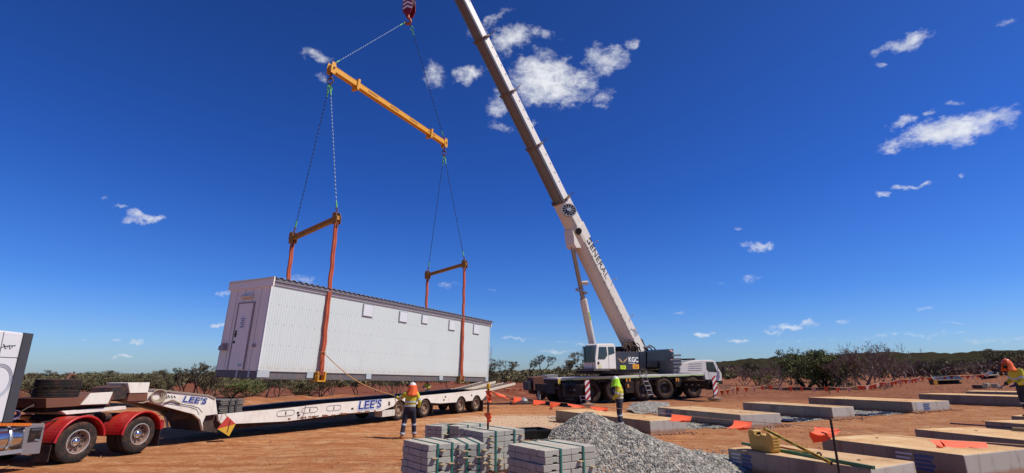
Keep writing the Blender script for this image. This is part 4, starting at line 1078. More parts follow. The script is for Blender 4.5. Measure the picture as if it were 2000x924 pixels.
# wheels of the trailer
trim_ = M('tan_rim', '8c7a66', .6, var=.2, dust=.5)
txs = [T(p_, q_)[0] for p_, q_ in ((780, 820), (830, 815), (900.5, 807.5), (931, 804.5))]
fw = make_wheel(.425, .25, .26, rubber, trim_, und, chunky=False, holes=8, parent=tr)
zw = lambda x: .425 - x*math.tan(rad(.75))
fw.matrix_basis = Matrix.Translation((txs[0], .16, zw(txs[0])))
for k, x in enumerate(txs):
    if k: copy_tree(fw, Matrix.Translation((x, .16, zw(x))) @ Matrix.Rotation(k, 4, 'Y'), tr)
    copy_tree(fw, Matrix.Translation((x, .46, zw(x))), tr)
    copy_tree(fw, Matrix.Translation((x, 2.4, zw(x))) @ Matrix.Rotation(math.pi, 4, 'Z'), tr)
    arc = [(x+math.cos(a)*.50, zw(x)+math.sin(a)*.50) for a in np.linspace(rad(12), rad(168), 12)]; arc2 = [(x+math.cos(a)*.465, zw(x)+math.sin(a)*.465) for a in np.linspace(rad(168), rad(12), 12)]
    MB().prism(arc+arc2, .012, .62).build('wheel_arch', trd, tr)
    MB().tube([(x, .3, zw(x)), (x, 2.3, zw(x))], .07, 8).build('axle', und, tr)
for px in (846, 944): x, z = T(px, 795); MB().b2((x-.015, .02, z-.3), (x+.015, .5, z+.35)).build('mud_flap', M('mud_flap_rubber', '2a2422', .8, dust=.3), tr)
x0, z0 = T(748, 802); x1, z1 = T(772, 811); MB().b2((x0, .03, z1-.02), (x1, .5, z0)).build('white_locker', M('locker_white', 'c9c2b5', .5, dust=.3, grime=.4), tr, bevel=.01)
# loading ramps at the tail
rm = M('ramp_cream', 'c6bea9', .6, var=.15, dust=.4)
for y0_ in (.05, 1.55):
    mb = MB(); p0 = T(948, 763); x0, z0 = p0[0], p0[1]-.02; L_ = 3.7; an = rad(4.5 if y0_ < 1 else 6)
    Rm = lambda u, y, w: (x0+u*math.cos(an)-w*math.sin(an), y, z0+u*math.sin(an)+w*math.cos(an))
    for yy_ in (y0_, y0_+.9): mb.bar(Rm(0, yy_, 0), Rm(L_, yy_, .02), .08, .14)
    for k in range(13): u = .1+k*.28; mb.bar(Rm(u, y0_, .05), Rm(u, y0_+.9, .05), .07, .05)
    mb.bar(Rm(.0, y0_+.04, -.02), Rm(L_*.9, y0_+.86, .0), .1, .06)
    mb.build('loading_ramp', rm, tr)
x, z = T(953, 770); mb = MB(); mb.b2((x-.1, .0, z-.35), (x+.02, 2.6, z+.05)); mb.build('tail_beam', trw, tr, bevel=.01)
for y_ in (.2, 2.3): MB().b2((x+.02, y_, z-.2), (x+.05, y_+.25, z-.08)).build('tail_light', M('tail_red', '7d1414', .4), tr)

# warning diamond
a = [T(*q, -.3) for q in ((444, 813), (424, 838), (447, 852), (460, 828))]
dm = thing('hazard_diamond', 'red and yellow diamond placard hanging on the trailer side beam', 'hazard sign', TM_ @ Matrix.Translation((a[2][0], -.3, a[2][1])))
def rel(q): return (q[0]-a[2][0], q[1]-a[2][1])
l_, r_ = a[1], a[3]
mb = MB().prism([rel(a[0]), rel(l_), rel(r_)], -.012, 0).build('upper_panel', M('placard_red', 'b5392b', .55, var=.15, grime=.4), dm)
mb = MB().prism([rel(l_), rel(a[2]), rel(r_)], -.012, 0).build('lower_panel', M('placard_yellow', 'c79a2b', .55, var=.15, grime=.4), dm)
cx_ = (rel(a[0])[0]+rel(a[2])[0])/2; 
mb = MB().prism([(cx_-.03, .12), (cx_+.0, .12), (cx_+.05, .48), (cx_+.02, .48)], -.02, -.0135); mb.build('placard_mark', M('dark_mark', '4a1d12', .6), dm)
mb = MB().tube([(rel(a[0])[0], 0, rel(a[0])[1]-.02), (rel(a[0])[0]+.02, .28, rel(a[0])[1]+.12)], .01, 5); mb.build('hanging_cord', wood, dm)

# strapped bundle of grey boards on the front of the deck
x0, z0 = T(428, 808, .2); x1, _ = T(474, 803, .2); zt = T(450, 780, .2)[1]; z0 = T(450, 806, .2)[1]+.0
bn = thing('board_bundle', 'strapped bundle of weathered grey boards on the front of the trailer deck', 'board bundle', TM_ @ Matrix.Translation((x0, .15, z0)))
gb = M('grey_boards', '6a6560', .95, var=.35, scale=7, spec=.1)
n = 7; hgt = (zt-z0)/n; rr_ = random.Random(3)
for k in range(n):
    MB().b2((rr_.uniform(-.03, .03), rr_.uniform(0, .06), k*hgt+.004), (x1-x0+rr_.uniform(-.05, .04), 1.8, (k+.84)*hgt)).build('board', gb, bn, bevel=.006)
for f_ in (.35, .62): MB().b2(((x1-x0)*f_, -.012, -.02), ((x1-x0)*f_+.05, -.004, n*hgt+.02)).build('strap', M('grey_strap', '3a3b3a', .8), bn)

# ------------------------------------------------------------ prime mover at the left
K1, K2 = gp(145, 905), gp(268, 885)
kaz = math.degrees(math.atan2(K2.x-K1.x, K2.y-K1.y)); KM = frame(Vector((K1.x, K1.y, 0)), kaz)
tk = thing('truck', 'prime mover with red mudguards and white sleeper, cut off by the left edge', 'truck', KM)
def K(px, py, y=0): q = locpx(KM, 1, y, px, py); return (q.x, q.z)
RK = .48; dK = (K2-K1).length
alloy = M('dull_alloy', '8b7567', .5, metal=.35, var=.2, dust=.3)
lipm = M('bright_alloy', 'd6d6d4', .3, metal=.7, var=.05)
kw = make_wheel(RK, .28, .27, rubber, alloy, M('hand_hole_dark', '3c2a22', .8), chunky=False, holes=10, parent=tk, lip=lipm)
hub = MB().lathe([(.001, -.12), (.05, -.115), (.09, -.08), (.1, -.02), (.12, .0)], (0, 0, 0), n=20); hub.build('hub_cap', chrome, kw, smooth=60)
kw.matrix_basis = Matrix.Translation((0, .16, RK))
for k, x in enumerate((0, dK)):
    if k: copy_tree(kw, Matrix.Translation((x, .16, RK)) @ Matrix.Rotation(.4, 4, 'Y'), tk)
    copy_tree(kw, Matrix.Translation((x, .47, RK)), tk)
    copy_tree(kw, Matrix.Translation((x, 2.25, RK)) @ Matrix.Rotation(math.pi, 4, 'Z'), tk)
    for y0_, y1_ in ((-.02, .62), (1.85, 2.45)):
        mb = MB(); R1, R2 = RK+.10, RK+.075; A = np.linspace(rad(8), rad(176), 22)
        poly = [(x+math.cos(a)*R1, RK+math.sin(a)*R1) for a in A]; pin = [(x+math.cos(a)*R2, RK+math.sin(a)*R2) for a in A]
        for i_ in range(len(A)-1): mb.prism([poly[i_], poly[i_+1], pin[i_+1], pin[i_]], y0_, y1_)
        mb.build('mudguard', redp, tk)
        MB().tube([(px_, y0_-.01, pz_) for px_, pz_ in poly], .028, 8).build('mudguard_lip', redp, tk, smooth=60)
    MB().tube([(x, .3, RK), (x, 2.1, RK)], .08, 8).build('axle', und, tk)
    MB().b2((x+RK+.12, .0, .12), (x+RK+.135, .55, RK+.1)).build('mud_flap', M('mud_flap_rubber', ''), tk) if k else MB().b2((x-RK-.14, .0, .12), (x-RK-.125, .5, RK+.0)).build('mud_flap', M('mud_flap_rubber', ''), tk)
redf = M('chassis_red', '8e1420', .5, var=.2, dust=.3)
for y_ in (.8, 1.6): MB().b2((-5.5, y_, .62), (dK+.85, y_+.09, .9)).build('chassis_rail', redf, tk)
mb = MB()
for x in (-.6, -.2, .3, .75, 1.1, dK+.6): mb.b2((x, .66, .66), (x+.1, 1.9, .84))
mb.build('cross_member', redf, tk)
for x in (.5, .95): MB().lathe([(.01, -.09), (.12, -.08), (.12, .08), (.01, .09)], (x, .5, .95), (1, 0, 0), n=14).build('brake_pot', black, tk, smooth=40)
MB().prism([(.0, .93), (1.5, .93), (1.65, 1.02), (.1, 1.08)], .75, 1.75).build('turntable', black, tk, bevel=.02)
MB().b2((dK+.7, .1, .55), (dK+.78, 2.3, .78)).build('tail_bar', redf, tk)
for y_ in (.14, .32): MB().b2((dK+.785, y_, .6), (dK+.8, y_+.12, .72)).build('tail_light', M('tail_red', ''), tk)
MB().tube([(-.9, .1, .98), (-.2, .5, 1.0), (.4, .9, 1.02)], .02, 6).build('air_hose', black, tk)
# sleeper: white side panel, dark rear fairing
sl0 = [K(*q) for q in ((48, 650), (5, 826))]
xr_t, zt_ = sl0[0]; xr_b, zb_ = sl0[1]
slw_ = M('sleeper_white', 'cfcfd0', .35, var=.03, dust=.08, coat=.3)
MB().prism([(-4.4, zb_), (xr_b, zb_), (xr_t, zt_), (-2.6, zt_+.04), (-3.2, zt_-.1), (-3.5, 1.9), (-4.4, 1.8)], .0, 2.45).build('sleeper_body', slw_, tk, bevel=.04)
f2 = [K(*q) for q in ((66, 652), (24, 826))]
MB().prism([(xr_b+.003, zb_), (f2[1][0], zb_), (f2[0][0], f2[0][1]), (xr_t+.003, zt_)], .0, .06).build('rear_fairing', M('fairing_dark', '3a3b40', .6), tk)
MB().prism([(xr_b+.003, zb_), (f2[1][0]+.1, zb_+.1), (f2[0][0]+.08, f2[0][1]-.06), (xr_t+.003, zt_-.02)], 2.35, 2.41).build('rear_fairing', M('fairing_brown', '4b342e', .7), tk)
MB().prism([(xr_b+.02, zb_), (xr_b+.1, zb_), (xr_t+.06, zt_-.05), (xr_t-.02, zt_-.05)], .1, 2.3).build('rear_wall', M('rear_wall_dark', '2a2826', .8), tk)
x, z = K(0, 645); MB().b2((x-.5, .5, zt_+.02), (x+.25, 1.5, zt_+.14)).build('roof_hatch', slw_, tk, bevel=.02)
x, z = K(2, 698); x2, z2 = K(42, 699); mb = MB().tube([(x-1, -.004, z+.02), (x2-.02, -.004, z2)], .006, 4); x, z = K(8, 648); mb.tube([(x, -.004, z), (K(0, 698)[0]-.02, -.004, K(0, 698)[1])], .006, 4); mb.build('panel_seam', oval, tk)
x, z = K(14, 677); mb = MB()
mb.tube([(x-.13, -.006, z-.04), (x-.04, -.006, z+.01), (x+.15, -.006, z+.03)], .007, 4); mb.tube([(x-.08, -.006, z+.05), (x-.02, -.006, z-.05), (x+.03, -.006, z+.03), (x+.06, -.006, z-.05), (x+.1, -.006, z+.01)], .008, 4); mb.build('script_mark', blet, tk)
x, z = K(-8, 745)
for r in (.36, .3, .33): MB().tube([(x+math.cos(a)*r*.8, -.004, z+math.sin(a)*r) for a in [2*math.pi*i_/40 for i_ in range(40)]], .006, 4, closed=True).build('ring_emblem', M('emblem_grey', '7f8596', .5), tk)
MB().prism([(-6.2, .75), (-4.4, .75), (-4.4, 1.85), (-6.0, 1.75)], .2, 2.25).build('bonnet', slw_, tk, bevel=.06)
# tank, locker, running board, lamps
xa, za = K(49, 838); xb, zb3 = K(0, 885); zt1 = K(30, 829)[1]; zb1 = K(30, 887)[1]; zc = (zt1+zb1)/2; rT = (zt1-zb1)/2
MB().lathe([(.01, -3.2), (rT*.9, -3.19), (rT, -3.1), (rT, -.03), (rT*.93, 0), (.01, .02)], (K(47, 860)[0], rT+.02, zc), (1, 0, 0), n=36, cap=False).build('fuel_tank', chrome, tk, smooth=40)
for px in (22, -20): x = K(px, 860)[0]; MB().lathe([(rT+.006, -.03), (rT+.014, 0), (rT+.006, .03)], (x, rT+.02, zc), (1, 0, 0), n=30).build('tank_strap', steel, tk)
bx = [K(*q) for q in ((52, 829), (90, 827), (79, 886), (42, 889))]
tp = M('tread_plate', '9b9a98', .35, metal=.6, var=.2, dust=.3, bump=.4, bscale=60)
MB().prism(bx, .02, .55).build('step_locker', tp, tk, bevel=.01)
MB().prism([K(*q) for q in ((61, 836), (84, 834.5), (77.6, 861), (54.5, 863.5))], .004, .018).build('locker_door', black, tk)
MB().prism([K(*q) for q in ((62, 837.5), (82, 836), (81, 840.5), (61, 842))], -.002, .0035).build('locker_plate', M('plate_grey', '6a6a70', .4, metal=.4), tk)
xq, zq = K(71.5, 839); mb = MB(); mb.tube([(xq+math.cos(a)*.13, -.004, zq+.015*math.sin(a)) for a in [2*math.pi*i_/20 for i_ in range(20)]], .004, 4, closed=True); mb.build('plate_outline', blet, tk)
xq, zq = K(72.5, 859.5); MB().tube([(xq+math.cos(a)*.045, .001, zq+.014*math.sin(a)) for a in [2*math.pi*i_/16 for i_ in range(16)]], .006, 4, closed=True).build('oval_badge', steel, tk)
orl = M('amber_lens', 'c96a1e', .4)
for k in range(9): x, z = K(2+k*7, 830); MB().b2((x-.05, .0, z-.02), (x+.03, .06, z+.035)).build('marker_lamp', orl, tk)
x, z = K(0, 884); MB().b2((-4.2, -.01, z-.06), (K(42, 884)[0], .05, z+.02)).build('tank_step', steel, tk)
mb = MB(); x, z = K(30, 818); mb.tube([(x, .9, z), (x+.15, .85, z+.14), (x+.35, .8, z), (x+.2, .8, z-.1), (x, .9, z)], .02, 6); x, z = K(50, 805)
for k in range(3): mb.tube([(x-.2, .9+.05*k, z+.1), (x+.3, .8, z-.15), (x+.55, .75, z+.05), (x+.95, .8, z+.12+.06*k), (x+1.3, .9, z+.2)], .016, 6)
mb.build('suzi_hoses', M('dusty_hose2', '4a3b33', .8, var=.3), tk, smooth=60)
x, z = K(30, 811, .7)
q = MB()
for k in range(4): q.tube([(x+math.cos(a)*.1, .7+.03*k, z+math.sin(a)*.1) for a in [2*math.pi*i_/14 for i_ in range(14)]], .014, 5, closed=True)
q.build('coiled_line', M('purple_coil', '5d4a66', .6), tk, smooth=60)

# front of the neck that sits over the truck turntable
def N(px, py, y=.35): q = locpx(KM, 1, y, px, py); return KM @ q
nd = MB()
def npr(pts, y0_, y1_, name, mt, bev=.008):
    P_ = [(lambda q: (q.x, q.z))(locpx(KM, 1, y0_, *q)) for q in pts]
    mb = MB().prism(P_, y0_, y1_); mb.xf(TM_.inverted() @ KM); return mb.build(name, mt, tr, bevel=bev)
npr([(90, 778), (158, 776), (222, 766), (214, 791), (158, 793), (90, 797)], .45, 1.9, 'neck_deck', M('neck_rust', ''))
npr([(158, 791), (178, 768), (221, 765.5), (211, 789)], .40, .447, 'neck_panel', trw)
npr([(120, 803), (246, 793), (247, 799.5), (130, 810)], .5, 1.8, 'neck_rail', trw)
npr([(88, 795), (215, 789), (215, 800), (86, 806)], .6, 1.7, 'neck_underframe', trd)
npr([(250, 748), (257, 747.5), (293, 747), (289, 767), (254, 768)], .45, 1.2, 'white_toolbox', trw)
npr([(253, 768.5), (289, 767.5), (287, 783), (248, 784)], .47, 1.15, 'toolbox_base', M('neck_rust', ''))
npr([(216, 768), (222, 757), (244, 753), (249, 760), (246, 779), (216, 782)], .5, 1.2, 'engine_pack', M('engine_dark', '2b2622', .6, var=.4, dust=.3))
npr([(244, 752), (248, 748), (250, 760), (245, 764)], .55, .7, 'exhaust_stub', black)
mb = MB(); q0 = [(130, 741), (134, 736), (138, 731), (146, 733)]
mb.tube([(lambda q: (q.x, q.y, q.z))(locpx(KM, 1, .9, *k_)) for k_ in q0], .045, 6); mb.xf(TM_.inverted() @ KM).build('chain_heap', iron, tr, smooth=50)
mb = MB(); mb.tube([(lambda q: (q.x, q.y, q.z))(locpx(KM, 1, .9, *k_)) for k_ in ((143, 740), (145, 726))], .02, 6); mb.xf(TM_.inverted() @ KM).build('upright_pin', black, tr)
# pair of spare tyres lying flat on the neck
a, b_ = locpx(KM, 1, .5, 99, 760), locpx(KM, 1, .5, 178, 758); R_ = (b_.x-a.x)/2/1.04; zb_s = locpx(KM, 1, .5, 130, 778).z; zt_s = locpx(KM, 1, .5, 138, 742).z; hh = (zt_s-zb_s)/2
tyre_m = M('ribbed_tyre', '1f1e1e', .85, var=.2, dust=.2)
for k in range(2):
    def md(i_, j_): return 1.0
    pr = [(R_*.55, .0), (R_*.8, .005)]
    for g_ in range(6): z_ = .02+g_*(hh-.04)/5; pr += [(R_, z_), (R_, z_+(hh-.04)/5*.55), (R_*.965, z_+(hh-.04)/5*.6), (R_*.965, z_+(hh-.04)/5*.95)] if g_ < 5 else [(R_, z_)]
    pr += [(R_*.8, hh-.005), (R_*.55, hh), (R_*.52, hh/2), (R_*.55, 0)]
    o = MB().lathe(pr, (0, 0, 0), (0, 0, 1), n=40).build('spare_tyre', tyre_m, None, smooth=30, M=KM @ Matrix.Translation(((a.x+b_.x)/2, .5+R_, zb_s+.01+k*(hh+.006))) @ Matrix.Rotation(rad(2), 4, 'Y'))
    tag(o, ['lower of the two spare tyres lying flat on the trailer neck', 'upper of the two spare tyres lying flat on the trailer neck'][k], 'tyre', 'spare tyres on the trailer neck')
# ------------------------------------------------------------ people
skin = M('skin', '8a5a42', .55, var=.08)
hiy = M('hi_vis_yellow', 'c3b82a', .75, var=.12, scale=6, dust=.12)
navyc = M('navy_cloth', '1d2233', .85, var=.2, scale=6, dust=.1)
refl = M('reflective_tape', 'b6b8bd', .4, var=.08)
boot = M('tan_boot', '9b6236', .7, var=.15)
glove = M('dark_glove', '23304f', .8)
hair = M('dark_hair', '1c1512', .9)
def person(Mx, label, J, hat, flap, flapmat, facing_beard=False, bands=True, hs=1.0):
    """J: joints, local metres, facing +y"""
    o = thing('person', label, 'person', Mx @ Matrix.Scale(hs, 4) if hs != 1 else Mx)
    V_ = {k: Vector(v) for k, v in J.items() if not isinstance(v, (int, float))}
    X = (1, 0, 0); hd = V_['head']; nk = V_['neck']; ch_ = V_['chest']; pv = V_['pelvis']
    sdv = tuple((V_['sr']-V_['sl']).normalized())
    # body: one continuous skin
    b = MB()
    b.tube([pv-Vector((0, 0, .05)), pv+Vector((0, 0, .1)), ch_, nk-Vector((0, 0, .05))], [(.14, .1), (.13, .09), (.15, .1), (.08, .07)], 14, side=sdv)
    b.tube([nk-Vector((0, 0, .06)), hd-Vector((0, 0, .04))], .058, 12)
    f = V_.get('face', Vector((0, 1, 0))).normalized(); fs_ = f.cross(Vector((0, 0, 1))).normalized()
    b.tube([hd-Vector((0, 0, .115))+f*.03, hd-Vector((0, 0, .07))+f*.02, hd, hd+Vector((0, 0, .07)), hd+Vector((0, 0, .115))], [(.035, .045), (.062, .078), (.076, .095), (.072, .092), (.035, .045)], 14, side=tuple(fs_))
    b.tube([hd+f*.09+Vector((0, 0, .015)), hd+f*.118-Vector((0, 0, .025)), hd+f*.09-Vector((0, 0, .032))], [.01, .016, .01], 8)
    for s_ in (-1, 1): b.ball(hd+fs_*(s_*.08)-Vector((0, 0, .01)), (.014, .02, .03), 8)
    for sd_, sh, el, wr_ in (('l', 'sl', 'el', 'wl'), ('r', 'sr', 'er', 'wr')):
        S_, E_, W_ = V_[sh], V_[el], V_[wr_]
        b.tube([ch_.lerp(S_, .5), S_, E_, W_], [.06, .052, .04, .027], 10)
        d = (W_-E_).normalized(); pd = V_.get('curl'+sd_, Vector((0, 1, 0))).normalized(); sp_ = d.cross(pd).normalized()
        b.tube([W_, W_+d*.035, W_+d*.09], [(.027, .018), (.038, .016), (.042, .014)], 10, side=tuple(sp_))
        for k_, (off, L_) in enumerate(((-.033, .066), (-.011, .078), (.012, .073), (.034, .058))):
            p0 = W_+d*.08+sp_*off; p1 = p0+d*L_*.5+pd*.012; p2 = p1+d*L_*.2+pd*L_*.35; p3 = p2-d*.012+pd*L_*.25
            b.tube([p0, p1, p2, p3], [.0105, .01, .009, .008], 7)
        p0 = W_+d*.03-sp_*.034; b.tube([p0, p0-sp_*.028+d*.03+pd*.012, p0-sp_*.022+d*.055+pd*.03], [.012, .0115, .009], 7)
    for s_ in ('l', 'r'):
        H_, Kn, A_ = V_['h'+s_], V_['k'+s_], V_['a'+s_]
        b.tube([H_+Vector((0, 0, .05)), H_, Kn, A_, A_-Vector((0, 0, .04))], [.08, .078, .052, .036, .036], 10)
        td = V_.get('t'+s_, Vector((0, 1, 0))); b.tube([A_-Vector((0, 0, .045))-td*.04, A_-Vector((0, 0, .05))+td*.15], [.035, .028], 8)
    voxel(b, 'body', skin, o, .011, 3)
    # shirt
    b = MB(); st_ = V_.get('belly', pv.lerp(ch_, .35))
    b.tube([pv+Vector((0, 0, .03)), st_, ch_, ch_.lerp(nk, .5), nk-Vector((0, 0, .03))], [(.185, .135), (.185, .135), (.205, .14), (.18, .12), (.075, .075)], 18, side=sdv)
    for sh, el, wr_ in (('sl', 'el', 'wl'), ('sr', 'er', 'wr')):
        S_, E_, W_ = V_[sh], V_[el], V_[wr_]; b.tube([ch_.lerp(S_, .55)+Vector((0, 0, .03)), S_, S_.lerp(E_, .5), E_, E_.lerp(W_, .86)], [.085, .082, .075, .063, .05], 12)
    shirt = voxel(b, 'shirt', hiy, o, .014, 5)
    if bands:
        for c0, r_, h_ in ((pv.lerp(ch_, .25), (.196, .146), .05), (pv.lerp(ch_, .62), (.205, .15), .055)):
            MB().tube([c0-Vector((0, 0, h_/2)), c0+Vector((0, 0, h_/2))], [r_, r_], 24, side=sdv).build('reflective_band', refl, shirt, smooth=40)
        for sh, el in (('sl', 'el'), ('sr', 'er')):
            p_, q_ = V_[sh].lerp(V_[el], .62), V_[sh].lerp(V_[el], .82); MB().tube([p_, q_], [.079, .076], 14).build('reflective_band', refl, shirt, smooth=40)
    for sl_, e_, w_ in (('l', 'el', 'wl'), ('r', 'er', 'wr')):
        MB().tube([V_[e_].lerp(V_[w_], .78), V_[e_].lerp(V_[w_], .93)], [.058, .054], 12).build('cuff', navyc, o, smooth=40)
    # trousers
    b = MB(); b.tube([pv+Vector((0, 0, .07)), pv-Vector((0, 0, .04)), pv-Vector((0, 0, .12))], [(.175, .13), (.185, .14), (.16, .125)], 16, side=sdv)
    for s_ in ('l', 'r'):
        H_, Kn, A_ = V_['h'+s_], V_['k'+s_], V_['a'+s_]
        b.tube([H_+Vector((0, 0, .02)), H_.lerp(Kn, .4), Kn, Kn.lerp(A_, .5), A_+Vector((0, 0, .03))], [.11, .103, .082, .078, .078], 14)
    tro = voxel(b, 'trousers', navyc, o, .014, 5)
    if bands:
        for s_ in ('l', 'r'):
            for f_ in (.12, .78):
                Kn, A_ = V_['k'+s_], V_['a'+s_]; p_ = Kn.lerp(A_, f_); q_ = Kn.lerp(A_, f_+.13); MB().tube([p_, q_], [.088, .086], 14).build('reflective_band', refl, tro, smooth=40)
    for s_ in ('l', 'r'):
        A_ = V_['a'+s_]; td = V_.get('t'+s_, Vector((0, 1, 0))).normalized(); b = MB()
        g0 = Vector((A_.x, A_.y, A_.z-.05))
        b.tube([A_+Vector((0, 0, .09)), A_, g0], [.06, .056, .055], 12); b.tube([g0-td*.06-Vector((0, 0, .0)), g0+td*.04, g0+td*.15-Vector((0, 0, .008)), g0+td*.19-Vector((0, 0, .012))], [(.045, .038), (.05, .04), (.05, .03), (.034, .022)], 12, side=tuple(td.cross(Vector((0, 0, 1)))))
        voxel(b, 'boot', boot, o, .012, 3)
    if V_.get('glove') is not None or True:
        for sd_, e_, w_ in (('l', 'el', 'wl'), ('r', 'er', 'wr')):
            if ('glove'+sd_) in J:
                E_, W_ = V_[e_], V_[w_]; d = (W_-E_).normalized(); pd = V_.get('curl'+sd_, Vector((0, 1, 0))).normalized(); sp_ = d.cross(pd).normalized(); b = MB()
                b.tube([W_-d*.05, W_, W_+d*.04, W_+d*.09], [(.034, .03), (.034, .024), (.046, .023), (.05, .021)], 10, side=tuple(sp_))
                for off, L_ in ((-.033, .066), (-.011, .078), (.012, .073), (.034, .058)):
                    p0 = W_+d*.08+sp_*off; p1 = p0+d*L_*.5+pd*.012; p2 = p1+d*L_*.2+pd*L_*.35; p3 = p2-d*.014+pd*L_*.28; b.tube([p0, p1, p2, p3], [.0145, .0135, .0125, .011], 7)
                p0 = W_+d*.03-sp_*.036; b.tube([p0, p0-sp_*.03+d*.03+pd*.012, p0-sp_*.022+d*.06+pd*.032], [.016, .0145, .0125], 7)
                voxel(b, 'glove', glove, o, .008, 2)
    # eyes, helmet, neck flap
    for s_ in (-1, 1): MB().ball(hd+f*.088+fs_*(s_*.03)+Vector((0, 0, .012)), .012, 8).build('eye', hair, o, smooth=60)
    if facing_beard:
        b = MB(); b.tube([hd-Vector((0, 0, .135))+f*.05, hd-Vector((0, 0, .09))+f*.055, hd-Vector((0, 0, .05))+f*.04], [(.035, .05), (.06, .062), (.066, .06)], 12, side=tuple(fs_)); voxel(b, 'beard', hair, o, .01, 2)
    tl = V_.get('hat_tilt', Vector((0, 0, 0)))
    hb_ = hd+Vector((0, 0, .045))
    pr = [(.001, .125), (.05, .118), (.09, .092), (.112, .05), (.12, .0), (.124, -.012), (.118, -.014)]
    hm_ = MB().lathe(pr, hb_, (0, 0, 1), n=24); hm_.prism([(hb_.x+fs_.x*a+f.x*c, hb_.y+fs_.y*a+f.y*c) for a, c in [(.11*math.cos(q), .09+.085*math.sin(q)) for q in np.linspace(0, math.pi, 10)]]+[(hb_.x-fs_.x*.1+f.x*.05, hb_.y-fs_.y*.1+f.y*.05), (hb_.x+fs_.x*.1+f.x*.05, hb_.y+fs_.y*.1+f.y*.05)], hb_.z-.02, hb_.z-.008, ax='xy')
    hm_.tube([hb_-f*.1+Vector((0, 0, .06)), hb_+Vector((0, 0, .128)), hb_+f*.1+Vector((0, 0, .06))], [.012, .014, .012], 8)
    hel = hm_.build('helmet', hat, o, smooth=50)
    # cloth neck flap: wraps sides and back, falls on the shoulders, with folds
    vs, fs2 = [], []; na_, nz = 26, 9
    for i_ in range(nz):
        q = i_/(nz-1)
        for j_ in range(na_+1):
            a = rad(-122+244*j_/na_); rad_ = .127+(.045*q if q < .6 else .027+.09*(q-.6))+.012*math.sin(j_*1.3+q*3)*q+.006*math.sin(j_*2.9)*q
            w = 1.0+.15*q
            dx = math.sin(a)*rad_*w; dy = -math.cos(a)*rad_*(1.0+.12*q)
            z_ = hb_.z+.035-q*flap-.02*math.cos(a*2)*q
            vs.append(hb_*1.0 + fs_*dx + f*dy + Vector((0, 0, z_-hb_.z)))
    for i_ in range(nz-1):
        for j_ in range(na_): A_ = i_*(na_+1)+j_; fs2.append((A_, A_+1, A_+na_+2, A_+na_+1))
    fl = MB(); fl.add(vs, fs2); fo = fl.build('neck_flap', flapmat, o, smooth=80)
    s2 = fo.modifiers.new('Solidify', 'SOLIDIFY'); s2.thickness = .008
    return o
def stand(**kw):
    J = dict(pelvis=(0, 0, .96), chest=(0, .0, 1.28), neck=(0, .0, 1.47), head=(0, .02, 1.62), sl=(-.19, 0, 1.41), sr=(.19, 0, 1.41), el=(-.25, -.02, 1.13), er=(.25, -.02, 1.13),
             wl=(-.25, .08, .9), wr=(.25, .08, .9), hl=(-.09, 0, .9), hr=(.09, 0, .9), kl=(-.11, .02, .5), kr=(.11, .02, .5), al=(-.12, -.02, .1), ar=(.12, -.02, .1))
    J.update(kw); return J
orf = M('orange_cloth', 'e8622a', .8, var=.12, scale=7)
grf = M('lime_cloth', 'a5e02a', .8, var=.12, scale=7)
whh = M('white_helmet', 'd9d6d2', .35)
orh = M('orange_helmet', 'e0572a', .4)
def PM(px, py, az, z=0): g = gp(px, py, z); return Matrix.Translation(g) @ Matrix.Rotation(rad(-az), 4, 'Z')
w1 = PM(799, 856, -8)
person(w1, 'worker with orange neck flap seen from behind holding the tag line', stand(
    head=(.03, .03, 1.62), pelvis=(-.02, 0, .95), hl=(-.11, 0, .9), hr=(.07, 0, .9), kl=(-.19, .0, .5), kr=(.12, .12, .5), al=(-.23, -.1, .09), ar=(.15, .16, .1),
    sl=(-.19, .02, 1.41), el=(-.4, .14, 1.24), wl=(-.52, .36, 1.30), er=(.29, -.02, 1.15), wr=(.26, .12, .93), glovel=1, glover=1, curll=(0, .3, -1), tl=(-.3, 1, 0), tr=(.3, 1, 0)), whh, .33, orf)
hand1 = w1 @ Vector((-.6, .46, 1.34))
w3 = Matrix.Translation(Vector((0, 0, .13))) @ PM(1213, 843, -70)
person(w3, 'worker with lime green neck flap standing beyond the gravel heap', stand(
    head=(.02, .1, 1.63), neck=(0, .04, 1.48), chest=(0, -.02, 1.28), el=(-.24, .06, 1.13), wl=(-.22, .24, .96), er=(.26, -.05, 1.13), wr=(.22, .12, .92), glovel=1, face=(.3, 1, -.1)), whh, .30, grf, hs=1.03)
w2 = Matrix.Translation(Vector((x_at(835, 36, 1.3), 36, terr(-5, 36)))) @ Matrix.Rotation(rad(150), 4, 'Z')
person(w2, 'distant worker in hi-vis beyond the trailer deck under the building', stand(el=(-.3, .1, 1.2), wl=(-.2, .3, 1.15), er=(.3, .1, 1.2), wr=(.1, .33, 1.2)), whh, .12, whh, True, hs=.98)
w4g = gp(2008, 815, .5)
zt4 = z_at(w4g, 699); 
w4 = Matrix.Translation(w4g) @ Matrix.Rotation(rad(78), 4, 'Z')
h4 = (zt4-w4g.z)/1.80
person(w4, 'bearded worker with orange neck flap at the right edge of the photo', stand(
    head=(.0, .2, 1.60), neck=(0, .1, 1.47), chest=(0, .04, 1.28), pelvis=(0, -.06, .95), el=(-.24, .05, 1.1), wl=(-.2, .24, .98), er=(.26, .05, 1.1), wr=(.22, .24, .98), hl=(-.09, -.06, .9), hr=(.09, -.06, .9), kl=(-.1, .0, .5), kr=(.1, -.04, .5), al=(-.11, -.06, .1), ar=(.11, -.12, .1), glovel=1, glover=1), orh, .30, orf, True, hs=h4)
print('P4', w4g, h4)
